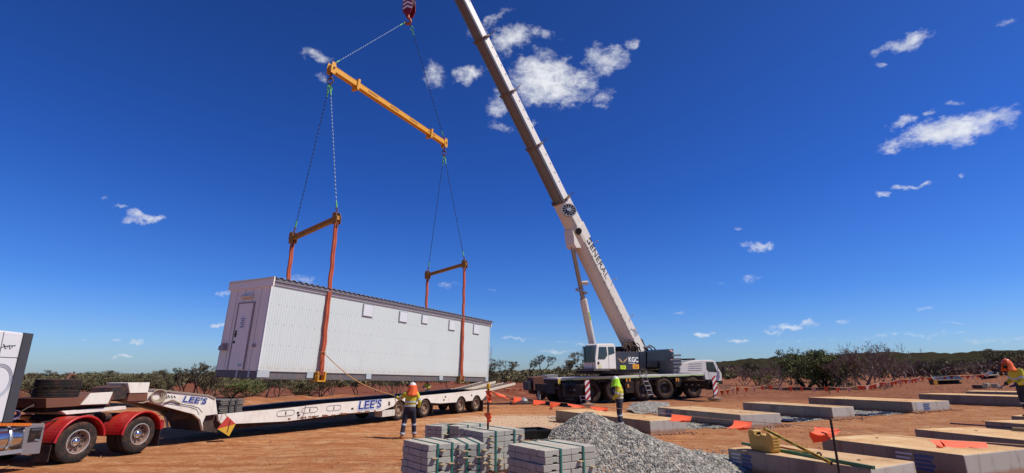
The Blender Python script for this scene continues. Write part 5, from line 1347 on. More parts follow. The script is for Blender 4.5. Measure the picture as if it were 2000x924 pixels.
# tag line from the thick sling to the worker's hand
s0 = side(U1, True); s0 = Vector((s0.x, s0.y, z_at(s0, 688)))
pts = []
for k in range(25): f_ = k/24; q = s0.lerp(hand1, f_); q.z -= .28*math.sin(math.pi*f_); pts.append(q)
tl_ = thing('tag_line', 'thin tan tag line from the orange sling to the worker hand', 'rope', Matrix.Translation(hand1))
tan_r = M('tan_rope', 'b98a58', .9)
MB().tube([q-hand1 for q in pts], .016, 6).build('rope', tan_r, tl_, smooth=60)
MB().tube([Vector((0, 0, 0)), Vector((.05, .02, -.2)), Vector((.12, .0, -.55))], .014, 6).build('rope_tail', tan_r, tl_, smooth=60)
MB().tube([q+Vector((0, 0, 0)) for q in [s0-hand1+Vector((math.cos(a)*.09, math.sin(a)*.09, 0)) for a in [2*math.pi*i_/12 for i_ in range(12)]]], .02, 6, closed=True).build('knot', tan_r, tl_)
# ------------------------------------------------------------ concrete footing slabs
def concrete(name, top=.9, seam=.55, tone='8f8a84'):
    m, t, b = newmat(name); o = t.obj(); s = t.new('ShaderNodeSeparateXYZ'); t.l.new(o, s.inputs[0])
    g = t.new('ShaderNodeNewGeometry'); n = t.new('ShaderNodeSeparateXYZ'); t.l.new(g.outputs['Normal'], n.inputs[0])
    base = t.mix(t.noise(o, 1.6, 7, .7), tuple(x*.82 for x in lin(tone)), tuple(x*1.15 for x in lin(tone)))
    if seam:
        for ax, k in ((0, 1.0), (1, .8)):
            fr_ = t.math('FRACT', t.math('MULTIPLY_ADD', t.noise(t.mapping(o, scale=(1, 1, .3)), .8, 2), .25, t.math('DIVIDE', s.outputs[ax], seam*k)))
            ln = t.math('LESS_THAN', fr_, .035)
            sidef = t.math('LESS_THAN', t.math('ABSOLUTE', n.outputs[2]), .5)
            an = t.math('LESS_THAN', t.math('ABSOLUTE', n.outputs[ax]), 2.0)
            base = t.mix(t.math('MULTIPLY', t.math('MULTIPLY', ln, sidef), t.maprange(t.noise(o, 1.7, 3), .42, .6, .1, .6)), base, (.12, .09, .07))
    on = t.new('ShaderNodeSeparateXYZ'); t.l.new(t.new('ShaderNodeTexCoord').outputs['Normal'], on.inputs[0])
    base = t.mix(t.math('MULTIPLY', t.math('GREATER_THAN', on.outputs[0], .7), .6), base, lin('c4beb2'))  # near end face lightened: sunlight put into the colour, with cleaner concrete
    st = t.maprange(t.noise(t.mapping(o, scale=(2.2, 2.2, .5)), 1.5, 6, .7), .5, .72)
    base = t.mix(t.math('MULTIPLY', st, .6), base, lin('7d5f4a'))
    base = t.mix(t.maprange(t.noise(o, .9, 3), .56, .7, 0, .5), base, lin('5f5a55'))
    low = t.maprange(t.math('MULTIPLY_ADD', t.noise(o, 5, 4), -.14, s.outputs[2]), -.02, .09, .75, 0)
    base = t.mix(low, base, lin('9a6a48'))
    up = t.math('MULTIPLY', t.maprange(n.outputs[2], .5, .9), top)
    topc = t.ramp(t.noise(o, 1.1, 8, .8), [(.30, lin('9a6a44')), (.44, lin('c99a66')), (.56, lin('dbb27e')), (.68, lin('dfc59c')), (.8, lin('cbbfa8'))])
    base = t.mix(up, base, topc)
    t.l.new(base, b.inputs['Base Color']); b.inputs['Roughness'].default_value = .9; b.inputs['Specular IOR Level'].default_value = .2
    t.l.new(t.bump(t.noise(o, 22, 6, .7), .35, .02), b.inputs['Normal']); return m
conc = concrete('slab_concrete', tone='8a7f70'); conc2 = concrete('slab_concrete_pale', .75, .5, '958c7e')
stencil_m = M('blue_stencil', '3c4f7c', .7, var=.2); stencil_w = M('white_stencil', 'b6bcc6', .7, var=.1)
SL = {}
def slab(key, Lp, Rp, BRp, z, label, mat=conc, L=None, Wd=None, azb=.5, anchor='R', stencil=None):
    Rw, Lw = gp(*Rp, z), gp(*Lp, z)
    azm = math.degrees(math.atan2(Rw.x-Lw.x, Rw.y-Lw.y)) % 360
    a_ = azm*(1-azb)+152*azb
    L = L or (Rw-Lw).length; 
    if Wd is None: Wd = (gp(*BRp, z)-Rw).length
    A = Rw if anchor == 'R' else Lw
    u = Vector((math.sin(rad(a_)), math.cos(rad(a_)), 0))
    org = A-u*L if anchor == 'R' else A.copy()
    zz = A.z-z
    Mx = frame(Vector((org.x, org.y, zz)), a_)      # x runs towards the near end, y away from camera-left
    mb = MB()
    # slightly battered and irregular block
    n = 10; rs = random.Random(hash(key) % 99)
    o = thing('footing_slab', label, 'concrete slab', Mx, 'concrete footing slabs')
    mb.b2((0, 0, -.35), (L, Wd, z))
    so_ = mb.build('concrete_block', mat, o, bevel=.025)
    # cast-in lifting points on top
    for fx in (.2, .8): MB().lathe([(.001, .0), (.035, .0), (.035, .012), (.02, .014), (.02, .004), (.001, .004)], (L*fx, Wd*.5, z+.001), (0, 0, 1), n=12).build('lifting_point', M('cast_iron_dark', '3b302a', .8), o)
    if stencil:
        face, f0, ww = stencil
        hh = z*.72
        for (a, b_, mt, pr) in ((0, .45, stencil_w, .002), (.5, 1.0, stencil_m, .002)):
            for r_ in range(3 if a == 0 else 4):
                k_ = z*.85-hh*(r_+.0)/4-.02; h_ = hh/4*(.45 if a == 0 else .75)
                w0, w1_ = f0+ww*a, f0+ww*(b_-(.06*(r_ % 2)))
                if face == 'long': q = MB().b2((w0, -pr-.002, k_-h_), (w1_, -pr, k_))
                else: q = MB().b2((L+pr, w0, k_-h_), (L+pr+.002, w1_, k_))
                q.build('printed_mark', mt, o)
    SL[key] = (Mx, L, Wd, z); return o
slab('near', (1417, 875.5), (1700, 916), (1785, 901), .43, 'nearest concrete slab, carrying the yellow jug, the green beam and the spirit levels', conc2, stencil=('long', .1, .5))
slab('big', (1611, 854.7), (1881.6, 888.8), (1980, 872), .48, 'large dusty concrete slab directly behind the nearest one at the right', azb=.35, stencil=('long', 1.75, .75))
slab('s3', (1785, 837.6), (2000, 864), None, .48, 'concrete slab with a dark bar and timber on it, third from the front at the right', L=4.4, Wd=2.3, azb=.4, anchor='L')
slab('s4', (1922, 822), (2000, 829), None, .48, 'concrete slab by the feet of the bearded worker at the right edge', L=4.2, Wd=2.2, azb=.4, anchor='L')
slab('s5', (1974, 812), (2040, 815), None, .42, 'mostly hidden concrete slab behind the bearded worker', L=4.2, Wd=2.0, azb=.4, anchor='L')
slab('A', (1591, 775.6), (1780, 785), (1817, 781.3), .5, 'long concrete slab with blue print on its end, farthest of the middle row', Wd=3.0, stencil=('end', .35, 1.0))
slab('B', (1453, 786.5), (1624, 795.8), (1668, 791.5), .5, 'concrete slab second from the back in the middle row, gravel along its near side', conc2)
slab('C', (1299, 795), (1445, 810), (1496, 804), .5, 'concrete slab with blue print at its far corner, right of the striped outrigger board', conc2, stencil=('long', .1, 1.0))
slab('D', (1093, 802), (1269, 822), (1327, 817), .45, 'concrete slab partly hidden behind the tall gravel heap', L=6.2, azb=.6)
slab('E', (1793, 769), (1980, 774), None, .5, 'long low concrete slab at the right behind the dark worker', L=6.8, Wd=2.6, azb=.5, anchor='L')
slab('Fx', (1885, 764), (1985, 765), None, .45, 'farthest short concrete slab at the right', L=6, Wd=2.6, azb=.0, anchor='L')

# ------------------------------------------------------------ gravel
def icos():
    t_ = (1+5**.5)/2; v = np.array([(-1, t_, 0), (1, t_, 0), (-1, -t_, 0), (1, -t_, 0), (0, -1, t_), (0, 1, t_), (0, -1, -t_), (0, 1, -t_), (t_, 0, -1), (t_, 0, 1), (-t_, 0, -1), (-t_, 0, 1)], float)
    v /= np.linalg.norm(v[0]); f = np.array([(0, 11, 5), (0, 5, 1), (0, 1, 7), (0, 7, 10), (0, 10, 11), (1, 5, 9), (5, 11, 4), (11, 10, 2), (10, 7, 6), (7, 1, 8), (3, 9, 4), (3, 4, 2), (3, 2, 6), (3, 6, 8), (3, 8, 9), (4, 9, 5), (2, 4, 11), (6, 2, 10), (8, 6, 7), (9, 8, 1)])
    return v, f
OCT = (np.array([(1, 0, 0), (-1, 0, 0), (0, 1, 0), (0, -1, 0), (0, 0, 1), (0, 0, -1)], float), np.array([(0, 2, 4), (2, 1, 4), (1, 3, 4), (3, 0, 4), (2, 0, 5), (1, 2, 5), (3, 1, 5), (0, 3, 5)]))
def rotm(n, rng):
    q = rng.normal(size=(n, 4)); q /= np.linalg.norm(q, axis=1)[:, None]; w, x, y, z = q.T
    return np.stack([np.stack([1-2*(y*y+z*z), 2*(x*y-z*w), 2*(x*z+y*w)], -1), np.stack([2*(x*y+z*w), 1-2*(x*x+z*z), 2*(y*z-x*w)], -1), np.stack([2*(x*z-y*w), 2*(y*z+x*w), 1-2*(x*x+y*y)], -1)], 1)
def stones(name, P, size, mat, parent=None, shape=None, seed=1, extra=None):
    rng = np.random.RandomState(seed); v, f = shape or icos(); n = len(P); P = np.asarray(P, float)
    sc = (np.asarray(size).reshape(-1, 1) if np.ndim(size) else np.full((n, 1), size))*rng.uniform(.55, 1.25, (n, 1))
    A = v[None]*rng.uniform(.55, 1.1, (n, 1, 3))*(1+rng.uniform(-.18, .18, (n, len(v), 1)))
    A = np.einsum('nij,nkj->nki', rotm(n, rng), A)*sc[:, None]+P[:, None]
    Fq = f[None]+(np.arange(n)*len(v))[:, None, None]
    V, Fa = A.reshape(-1, 3), Fq.reshape(-1, 3)
    if extra is not None:
        Fa = np.concatenate([Fa, np.asarray(extra[1])+len(V)]); V = np.concatenate([V, np.asarray(extra[0])])
    return np_mesh(name, V, Fa, mat, parent)
m, t, b = newmat('gravel_stone')
P_ = t.pos()
vor = t.new('ShaderNodeTexWhiteNoise'); vr = t.vmath('SNAP', P_, (.06, .06, .06)); t.l.new(vr, vor.inputs['Vector'])
c = t.ramp(vor.outputs['Value'], [(0, lin('5e5850')), (.35, lin('8a857b')), (.7, lin('a59e91')), (.93, lin('c2b9a8')), (1, lin('a08468'))])
n_ = t.noise(P_, 1.5, 5, .6); c = t.mix(t.maprange(n_, .55, .75, 0, .3), c, lin('a3785a'))
t.l.new(c, b.inputs['Base Color']); b.inputs['Roughness'].default_value = .85
grav = m
pk = at_y(1150, 800, 13.0); mounds = [(pk.x, pk.y, pk.z+.02, 2.15), ]
q = at_y(1295, 862, 12.3); mounds.append((q.x, q.y, q.z+.02, 1.5))
q = at_y(1210, 822, 12.6); mounds.append((q.x, q.y, q.z+.0, 1.75))
q = at_y(1250, 842, 12.4); mounds.append((q.x, q.y, q.z, 1.6))
q = at_y(1365, 878, 12.2); mounds.append((q.x, q.y, q.z, 1.0))
q = gp(1400, 900); mounds.append((q.x, q.y, .12, .9))
def hpile(x, y):
    h = -1
    for cx_, cy_, hz_, R_ in mounds:
        r = math.hypot(x-cx_, y-cy_)/R_; r = math.sqrt(r*r+.012)-.02
        h = max(h, hz_*(1-r))
    return h+.035*noise.noise(Vector((x, y, 0))*1.7)+.015*noise.noise(Vector((x, y, 7))*6)
gx = np.arange(-.6, 6.2, .08); gy = np.arange(9.6, 15.6, .08)
V = np.array([(x, y, max(hpile(x, y), -.12)) for x in gx for y in gy]); nx_, ny_ = len(gx), len(gy)
i, j = np.meshgrid(np.arange(nx_-1), np.arange(ny_-1), indexing='ij')
Q = np.stack([i*ny_+j, (i+1)*ny_+j, (i+1)*ny_+j+1, i*ny_+j+1], -1).reshape(-1, 4)
keep = (V[Q][:, :, 2].max(1) > -.06); Q = Q[keep]
tri = np.concatenate([Q[:, [0, 1, 2]], Q[:, [0, 2, 3]]])
PP = []
rng = np.random.RandomState(5)
while len(PP) < 42000:
    x, y = rng.uniform(-.6, 6.2), rng.uniform(9.6, 15.6); h = hpile(x, y)
    g_ = gz(x, y)
    if h > g_-.01: PP.append((x, y, h+.004))
    elif h > g_-.16 and rng.rand() < .10*(1+(h-g_)/.16): PP.append((x, y, g_+.01))
o = stones('gravel_heap', PP, .0255, grav, extra=(V, tri)); tag(o, 'tall heap of loose grey crushed gravel on the red dirt', 'gravel', kind='stuff')

def bed(pix, label, name='gravel_bed', n=2600, s=.035, z=.012, hump=0):
    pts = [gp(*q) for q in pix]; xs_ = [p_.x for p_ in pts]; ys_ = [p_.y for p_ in pts]
    def inside(x, y):
        c_ = False; k = len(pts)
        for i_ in range(k):
            a, b_ = pts[i_], pts[(i_+1) % k]
            if (a.y > y) != (b_.y > y) and x < (b_.x-a.x)*(y-a.y)/(b_.y-a.y)+a.x: c_ = not c_
        return c_
    cx_, cy_ = sum(xs_)/len(xs_), sum(ys_)/len(ys_); R_ = max(max(xs_)-min(xs_), max(ys_)-min(ys_))/2
    PP = []; rng = np.random.RandomState(len(label)); tries = 0
    while len(PP) < n and tries < 60000:
        tries += 1
        x, y = rng.uniform(min(xs_)-.3, max(xs_)+.3), rng.uniform(min(ys_)-.3, max(ys_)+.3)
        jx, jy = .25*noise.noise(Vector((x, y, 2))*1.3), .25*noise.noise(Vector((x, y, 9))*1.3)
        if inside(x+jx, y+jy) or rng.rand() < .02:
            h = hump*max(0, 1-math.hypot(x-cx_, y-cy_)/R_) if hump else 0
            PP.append((x, y, gz(x, y)+z+h))
    # sheet under the stones
    stp = .16; xx_ = np.arange(min(xs_)-.2, max(xs_)+.2, stp); yy_ = np.arange(min(ys_)-.2, max(ys_)+.2, stp)
    V = np.array([(x, y, gz(x, y)+.012+(hump*max(0, 1-math.hypot(x-cx_, y-cy_)/R_) if hump else 0)+.01*noise.noise(Vector((x, y, 0))*5)) for x in xx_ for y in yy_]); ny_ = len(yy_)
    tri = []
    for a in range(len(xx_)-1):
        for b_ in range(ny_-1):
            x, y = xx_[a]+stp/2, yy_[b_]+stp/2
            if inside(x+.25*noise.noise(Vector((x, y, 2))*1.3), y+.25*noise.noise(Vector((x, y, 9))*1.3)): i0 = a*ny_+b_; tri += [(i0, i0+ny_, i0+ny_+1), (i0, i0+ny_+1, i0+1)]
    o = stones(name, PP, s, grav, extra=(V, np.array(tri).reshape(-1, 3))); tag(o, label, 'gravel', kind='stuff'); return o
bed([(1270, 805), (1300, 806), (1447, 824), (1466, 832), (1400, 837), (1325, 837), (1322, 822)], 'grey gravel spread along the near side of the slab right of the heap', n=3000)
bed([(1454, 801), (1500, 804), (1628, 813), (1640, 818), (1560, 824), (1500, 824), (1470, 816)], 'grey gravel strip between the two middle slabs', n=2200)
bed([(1592, 787), (1700, 796), (1790, 803), (1760, 808), (1680, 812), (1665, 806)], 'grey gravel strip beside the long far slab', n=1600)
bed([(1225, 803), (1245, 793), (1268, 789), (1290, 791), (1310, 799), (1290, 806), (1250, 808)], 'small low mound of pale gravel in front of the crane wheels', name='gravel_mound', n=1500, hump=.42)
bed([(1095, 812), (1150, 818), (1210, 830), (1180, 828), (1110, 822), (1080, 816)], 'thin scatter of gravel by the slab behind the heap', n=700)
# pebbles over the yard
PP = []; rng = np.random.RandomState(8)
while len(PP) < 9000:
    r = 4+34*rng.rand()**1.4; a = rad(rng.uniform(-50, 50)); x, y = r*math.sin(a), r*math.cos(a)
    if noise.noise(Vector((x, y, 0))*.5)+rng.rand()*.9 > .35: PP.append((x, y, gz(x, y)+.004))
peb = M('red_pebble', '9a6a4c', .9, var=.4, scale=1.5)
o = stones('dirt_clods', PP, [.012+.028*rng.rand()**3 for _ in PP], peb, shape=OCT, seed=3); tag(o, 'small stones and clods scattered over the dirt', 'stones', kind='stuff')
# loose spoil thrown up against the slabs
PP = []
for key in ('near', 'big', 's3', 's4', 'A', 'B', 'C', 'D'):
    Mx, L, Wd, z = SL[key]
    for k in range(620):
        e = rng.rand()
        if e < .5: lp = (rng.uniform(-.2, L+.2), -abs(rng.normal(0, .16))-.01)
        else: lp = (L+abs(rng.normal(0, .2))+.01, rng.uniform(-.1, Wd+.2))
        q = Mx @ Vector((lp[0], lp[1], 0)); PP.append((q.x, q.y, gz(q.x, q.y)+.01))
o = stones('loose_spoil', PP, [.018+.06*rng.rand()**2.5 for _ in PP], peb, shape=OCT, seed=4); tag(o, 'crumbled red spoil along the feet of the slabs', 'soil', kind='stuff')
# black plastic membrane edges
memb = M('black_membrane', '191a1c', .4, var=.3)
def membrane(pix, label, w=.3):
    pts = [gp(*q) for q in pix]; dense = []
    for a, b_ in zip(pts, pts[1:]):
        for k in range(8): dense.append(a.lerp(b_, k/8))
    o0 = dense[0]; o = thing('plastic_membrane', label, 'plastic sheet', Matrix.Translation(o0)); rs = random.Random(len(label)); vs, fs = [], []
    n = 4
    for i_, p_ in enumerate(dense):
        d = (dense[min(i_+1, len(dense)-1)]-dense[max(0, i_-1)]); d.z = 0; d.normalize(); s_ = Vector((-d.y, d.x, 0))
        for j_ in range(n+1): q = p_+s_*(w*(j_/n-.5)*2+rs.uniform(-.04, .04)); vs.append(Vector((q.x, q.y, gz(q.x, q.y)+.02+.06*rs.random()))-o0)
    for i_ in range(len(dense)-1):
        for j_ in range(n): a = i_*(n+1)+j_; fs.append((a, a+1, a+n+2, a+n+1))
    MB().add(vs, fs).build('sheet', memb, o); return o
membrane([(1502, 822), (1530, 824), (1565, 821), (1590, 815), (1635, 812)], 'crumpled black plastic membrane by the corner of the middle slab')
membrane([(1640, 812), (1700, 810), (1740, 806)], 'thin black plastic edge beside the far gravel strip', .2)
membrane([(1370, 833), (1410, 829), (1440, 825)], 'narrow black plastic edge at the front of the gravel', .14)

# ------------------------------------------------------------ packs of concrete blocks
def blockmat(name, a, b_):
    m, t, b = newmat(name); o = t.pos(); oi = t.new('ShaderNodeObjectInfo')
    c = t.mix(t.noise(o, 3, 6, .7), lin(a), lin(b_)); c = t.mix(t.math('MULTIPLY', oi.outputs['Random'], .28), c, lin('7b776f'))
    sp_ = t.maprange(t.noise(o, 60, 2), .60, .68); c = t.mix(t.math('MULTIPLY', sp_, .5), c, lin('55534f'))
    g = t.new('ShaderNodeNewGeometry'); n = t.new('ShaderNodeSeparateXYZ'); t.l.new(g.outputs['Normal'], n.inputs[0])
    d = t.math('MULTIPLY', t.maprange(n.outputs[2], .6, .9), t.maprange(t.noise(o, 2.5, 6, .7), .35, .6, .15, .7)); c = t.mix(d, c, lin('c3b199'))
    t.l.new(c, b.inputs['Base Color']); b.inputs['Roughness'].default_value = .9; t.l.new(t.bump(t.noise(o, 90, 3), .35, .005), b.inputs['Normal']); return m
blk = blockmat('concrete_block', '98968a', 'b3b2a6')
strap_m = M('green_strap', '1f6a5a', .45, var=.1)
def bmesh_block(L_, Wd, Hh):
    mb = MB(); n = .05
    mb.prism([(0, 0), (L_*.28, 0), (L_*.30, .022), (L_*.44, .022), (L_*.46, 0), (L_, 0), (L_, Hh), (0, Hh)], 0, Wd)
    return mb
def pack(fp, lp, rp, z, label, nrow=4, ncol=2, lh=.105, missing=()):
    f_, l_, r_ = gp(*fp, z), gp(*lp, z), gp(*rp, z)
    a1 = math.degrees(math.atan2((r_-f_).x, (r_-f_).y)); a2 = math.degrees(math.atan2((l_-f_).x, (l_-f_).y))+90
    a_ = (a1+a2)/2; Lx, Ly = (r_-f_).length, (l_-f_).length
    Mx = frame(Vector((f_.x, f_.y, 0)), a_)
    o = thing('block_pack', label, 'block pack', Mx, 'strapped packs of concrete blocks')
    nl = int((z-.12)/lh); bl_, bw_ = Lx/ncol, Ly/nrow
    proto = None; rs = random.Random(len(label)); z0 = z-nl*lh
    for k in range(nl):
        sx = rs.uniform(-.02, .02)
        for j_ in range(nrow):
            for i_ in range(ncol):
                if (k, j_, i_) in missing: continue
                if nrow > 2 and 0 < j_ < nrow-1 and 0 < i_ < ncol-1 and k < nl-1: continue
                M_ = Matrix.Translation((i_*bl_+.003+sx+rs.uniform(-.008, .008), j_*bw_+.004, z0+k*lh+.003)) @ Matrix.Rotation(rad(rs.uniform(-.6, .6)), 4, 'Z')
                if proto is None:
                    proto = bmesh_block(bl_-.008, bw_-.008, lh-.008).build('block', blk, o, bevel=.006); proto.matrix_basis = M_
                else:
                    c_ = proto.copy(); COL.objects.link(c_); c_.parent = o; c_.matrix_basis = M_
    # timber bearers, spacers and green straps
    for k in range(3): MB().b2((-.02, Ly*(.04+k*.42), gz(f_.x, f_.y)-.02), (Lx+.02, Ly*(.04+k*.42)+.09, z0-.002)).build('timber_bearer', wood, o)
    for k in range(1, nl):
        for fx in (.12, .36, .62, .86):
            if rs.random() < .4: MB().b2((Lx*fx, -.05-.03*rs.random(), z0+k*lh-.006), (Lx*fx+.09, .12, z0+k*lh+.006)).build('timber_spacer', M('pale_spacer', 'b09a78', .85, var=.15), o)
    for fx in (.3, .74):
        x = Lx*fx; mb = MB(); w = .016
        mb.b2((x-w, -.012, z+.0), (x+w, Ly+.01, z+.005)); mb.b2((x-w, -.014, .06), (x+w, -.008, z+.004)); mb.b2((x-w, Ly+.006, .06), (x+w, Ly+.012, z+.004)); mb.build('strap', strap_m, o)
    return o, Mx, Lx, Ly
p1 = pack((836, 869), (800, 857), (894, 862), .93, 'front left pack of concrete blocks, nearest to the rope holder', 4, 1)
p2 = pack((897, 868), (880, 855), (948, 865), .90, 'narrow pack of concrete blocks touching the front left pack', 3, 1)
p5 = pack((1063, 880), (997, 866), (1158, 868), .92, 'wide pack of concrete blocks in front of the gravel heap', 5, 2)
p4 = pack((943, 844), (900, 836), (1022, 837), .95, 'pack of concrete blocks with the flag stake standing on it', 4, 2, missing=[(7, 3, 0), (7, 3, 1)])
p3 = pack((864, 832), (836, 829), (893, 827), .80, 'farthest left pack of concrete blocks', 3, 1)
p6 = pack((897, 832), (866, 829), (945, 825), .80, 'low pack of concrete blocks at the back between two others', 3, 1)
# black tub behind the wide pack, on a short pack of its own
g0 = gp(1040, 860, .72); 
p7 = pack((1022, 868), (1003, 862), (1070, 862), .62, 'short pack of blocks carrying the black tub', 2, 1)
tb = thing('plastic_tub', 'black rectangular plastic mixing tub between the gravel heap and the block packs', 'tub', frame(Vector((gp(1003, 861, .64).x, gp(1003, 861, .64).y, .645)), 66))
a, b_ = gp(1001, 850, .85), gp(1076, 845, .85); L_ = (b_-a).length; mb = MB()
Wt = .62
for (x0, y0, x1, y1) in ((0, 0, L_, 0), (L_, 0, L_, Wt), (L_, Wt, 0, Wt), (0, Wt, 0, 0)):
    mb.bar((x0, y0, .18), (x1, y1, .18), .05, .03)
tbk = M('tub_black', '101010', .5, spec=.3)
mb.build('rim', tbk, tb)
ins = .07; vs = [(0, 0, .18), (L_, 0, .18), (L_, Wt, .18), (0, Wt, .18), (ins, ins, 0), (L_-ins, ins, 0), (L_-ins, Wt-ins, 0), (ins, Wt-ins, 0)]
mb = MB().add(vs, [(0, 1, 5, 4), (1, 2, 6, 5), (2, 3, 7, 6), (3, 0, 4, 7), (4, 5, 6, 7)]); q = mb.build('tray', tbk, tb, recalc=False); s_ = q.modifiers.new('Solidify', 'SOLIDIFY'); s_.thickness = .012
# dark timber pallet in the gap
pl = gp(930, 908); pa = thing('timber_pallet', 'dark shaded timber pallet on the ground between the block packs', 'pallet', frame(Vector((pl.x-.1, pl.y-.1, gz(pl.x, pl.y))), 50))
for k in range(6): MB().b2((0, k*.2, .1), (1.15, k*.2+.13, .125)).build('deck_board', wood, pa)
for k in range(3): MB().b2((k*.52, 0, 0), (k*.52+.09, 1.13, .098)).build('bearer', wood, pa)

# ------------------------------------------------------------ flag line in front
fo_ = M('flag_orange', 'f0592a', .7, var=.06)
fo_.node_tree.nodes['Principled BSDF'].inputs['Transmission Weight'].default_value = 0
cord = M('pale_cord', 'c9a27a', .9)
def depth_pt(px, py, d):        # a point d metres along the viewing axis
    r_ = ray(px, py); return Vector((0, 0, HC))+r_*d
st1 = p4[1] @ Vector((p4[2]*.38, p4[3]*.45, .95)); top1z = z_at(st1, 757)
sk1 = thing('flag_stake', 'black stake with yellow cap and orange ribbon standing on the block pack', 'stake', Matrix.Translation(st1), 'stakes carrying the flag line')
h1 = top1z-st1.z
MB().tube([(0, 0, 0), (0, 0, h1)], .022, 8).build('post', black, sk1, smooth=40)
MB().lathe([(.001, .09), (.036, .08), (.04, .0), (.03, -.03)], (0, 0, h1), (0, 0, 1), n=14).build('cap', M('cap_yellow', 'd8a922', .4), sk1, smooth=40)
for z0, s_ in ((h1-.12, 1.0), (h1*.32, .8)):
    mb = MB(); vs = []; rs = random.Random(int(z0*50))
    for k in range(6):
        for j_ in range(3): vs.append((-.03+.012*k+rs.uniform(-.02, .02)-.04, -.05+rs.uniform(-.02, .02), z0-.05*k*s_+.05+rs.uniform(-.01, .01)+j_*.0) if j_ == 0 else (.03+.02*j_+rs.uniform(-.02, .02), -.05+rs.uniform(-.03, .03), z0-.045*k*s_+.06))
    mb.add(vs, [(3*k+j_, 3*k+j_+1, 3*k+j_+4, 3*k+j_+3) for k in range(5) for j_ in range(2)]); mb.build('ribbon', fo_, sk1)
    MB().tube([(0, 0, z0-.03), (0, 0, z0+.06)], .034, 8).build('ribbon_wrap', fo_, sk1)
st2 = depth_pt(1622, 818, 8.3); g2 = Vector((st2.x, st2.y, gz(st2.x, st2.y)))
sk2 = thing('flag_stake', 'plain black stake in front of the nearest concrete slab', 'stake', Matrix.Translation(g2), 'stakes carrying the flag line')
MB().tube([(0, 0, -.1), (0, 0, st2.z-g2.z)], .02, 8).build('post', M('rusty_black_post', '2a201c', .7, var=.3), sk2, smooth=40)
LP = [(955, 762, 11.9), (985, 772, 11.6), (1018, 777, 11.4), (1060, 783, 11.1), (1100, 787, 10.8), (1145, 793, 10.5), (1200, 797, 10.2), (1260, 803, 9.9), (1330, 811, 9.6), (1400, 818, 9.3), (1460, 823, 9.0), (1540, 829, 8.65), (1622, 836, 8.33), (1700, 846, 8.4), (1815, 858, 8.5), (1925, 864, 8.6), (2010, 870, 8.7)]
LW = [depth_pt(*q) for q in LP]
LW[0] = Vector((st1.x, st1.y, z_at(st1, 762)))
fl_ = thing('flag_line', 'cord strung with wind-blown orange flags across the foreground', 'flag line', Matrix.Translation(LW[0]))
MB().tube([p_-LW[0] for p_ in LW], .006, 5).build('cord', cord, fl_, smooth=60)
def lerpx(px):
    for (q0, w0), (q1, w1_) in zip(zip(LP, LW), zip(LP[1:], LW[1:])):
        if q0[0] <= px <= q1[0]: return w0.lerp(w1_, (px-q0[0])/(q1[0]-q0[0])), q0[2]+(q1[2]-q0[2])*(px-q0[0])/(q1[0]-q0[0])
def flag(px0, px1, ex, ey, curl=.1, drop=None, tail=None):
    """cloth pinned between two pixels of the cord, its free edge blown to (ex, ey)"""
    a, d0 = lerpx(px0); b_, d1 = lerpx(px1); f0 = depth_pt(ex[0], ey[0], (d0+d1)/2-curl); f1 = depth_pt(ex[1], ey[1], (d0+d1)/2-curl*.6)
    n, mm = 14, 8; vs, fs = [], []
    for i_ in range(n+1):
        s_ = i_/n
        for j_ in range(mm+1):
            q = j_/mm; top_ = a.lerp(b_, s_); bot_ = f0.lerp(f1, s_); w_ = top_.lerp(bot_, q)
            w_ = w_+Vector((0, -.09, -.035))*math.sin(math.pi*q)*(1+.3*math.sin(s_*5))+Vector((0, .02, .012))*math.sin(s_*9+q*4)*q
            vs.append(w_-LW[0])
    for i_ in range(n):
        for j_ in range(mm): k = i_*(mm+1)+j_; fs.append((k, k+1, k+mm+2, k+mm+1))
    MB().add(vs, fs).build('flag', fo_, fl_, smooth=80)
flag(962, 985, (972, 996), (770, 779)); flag(1004, 1020, (999, 1012), (788, 784)); flag(1042, 1066, (1040, 1062), (791, 788)); flag(1074, 1096, (1073, 1082), (801, 792))
flag(1108, 1140, (1112, 1142), (790, 796)); flag(1152, 1188, (1162, 1182), (797, 803)); flag(1312, 1352, (1303, 1338), (820, 824), .15)
flag(1434, 1470, (1417, 1452), (834, 840), .18); flag(1590, 1644, (1578, 1588), (842, 866), .2); flag(1834, 1926, (1840, 1915), (870, 874), .25); flag(1814, 1836, (1826, 1850), (873, 871), .1)

# ------------------------------------------------------------ things on the nearest slab
Mn, Ln, Wn, zn = SL['near']
def onslab(px, py, key='near', dz=0): 
    Mx, L, Wd, z = SL[key]; o_ = Mx.inverted() @ Vector((0, 0, HC)); d_ = Mx.to_3x3().inverted() @ ray(px, py); t_ = (z+dz-o_.z)/d_.z; return o_+d_*t_
jf, jr = onslab(1466, 878), onslab(1508, 886); jb = onslab(1523, 882)
jl = (jr-jf).length; ja = math.atan2((jr-jf).y, (jr-jf).x)
JM = Mn @ Matrix.Translation((jf.x, jf.y, zn)) @ Matrix.Rotation(ja, 4, 'Z')
jc = thing('yellow_jug', 'dusty yellow plastic jug with a notched top sitting on the nearest slab', 'plastic jug', JM)
jw = M('dusty_yellow_plastic', 'b8923f', .55, var=.12, dust=.3)
jh = z_at(JM @ Vector((jl*.5, 0, 0)), 842)-(Mn @ Vector((0, 0, zn))).z
jd = .24
prf = [(.03, 0), (jl-.03, 0), (jl, .04), (jl+.015, jh*.55), (jl+.02, jh*.85), (jl-.02, jh*.97), (jl*.84, jh*.97), (jl*.80, jh*.80), (jl*.60, jh*.84), (jl*.56, jh*.90), (jl*.50, jh*.76), (jl*.24, jh*.80), (jl*.22, jh*1.0), (jl*.02, jh), (-.03, jh*.9), (-.02, jh*.5), (0, .04)]
MB().prism(prf, 0, jd).build('body', jw, jc, bevel=.022, smooth=50)
mb = MB()
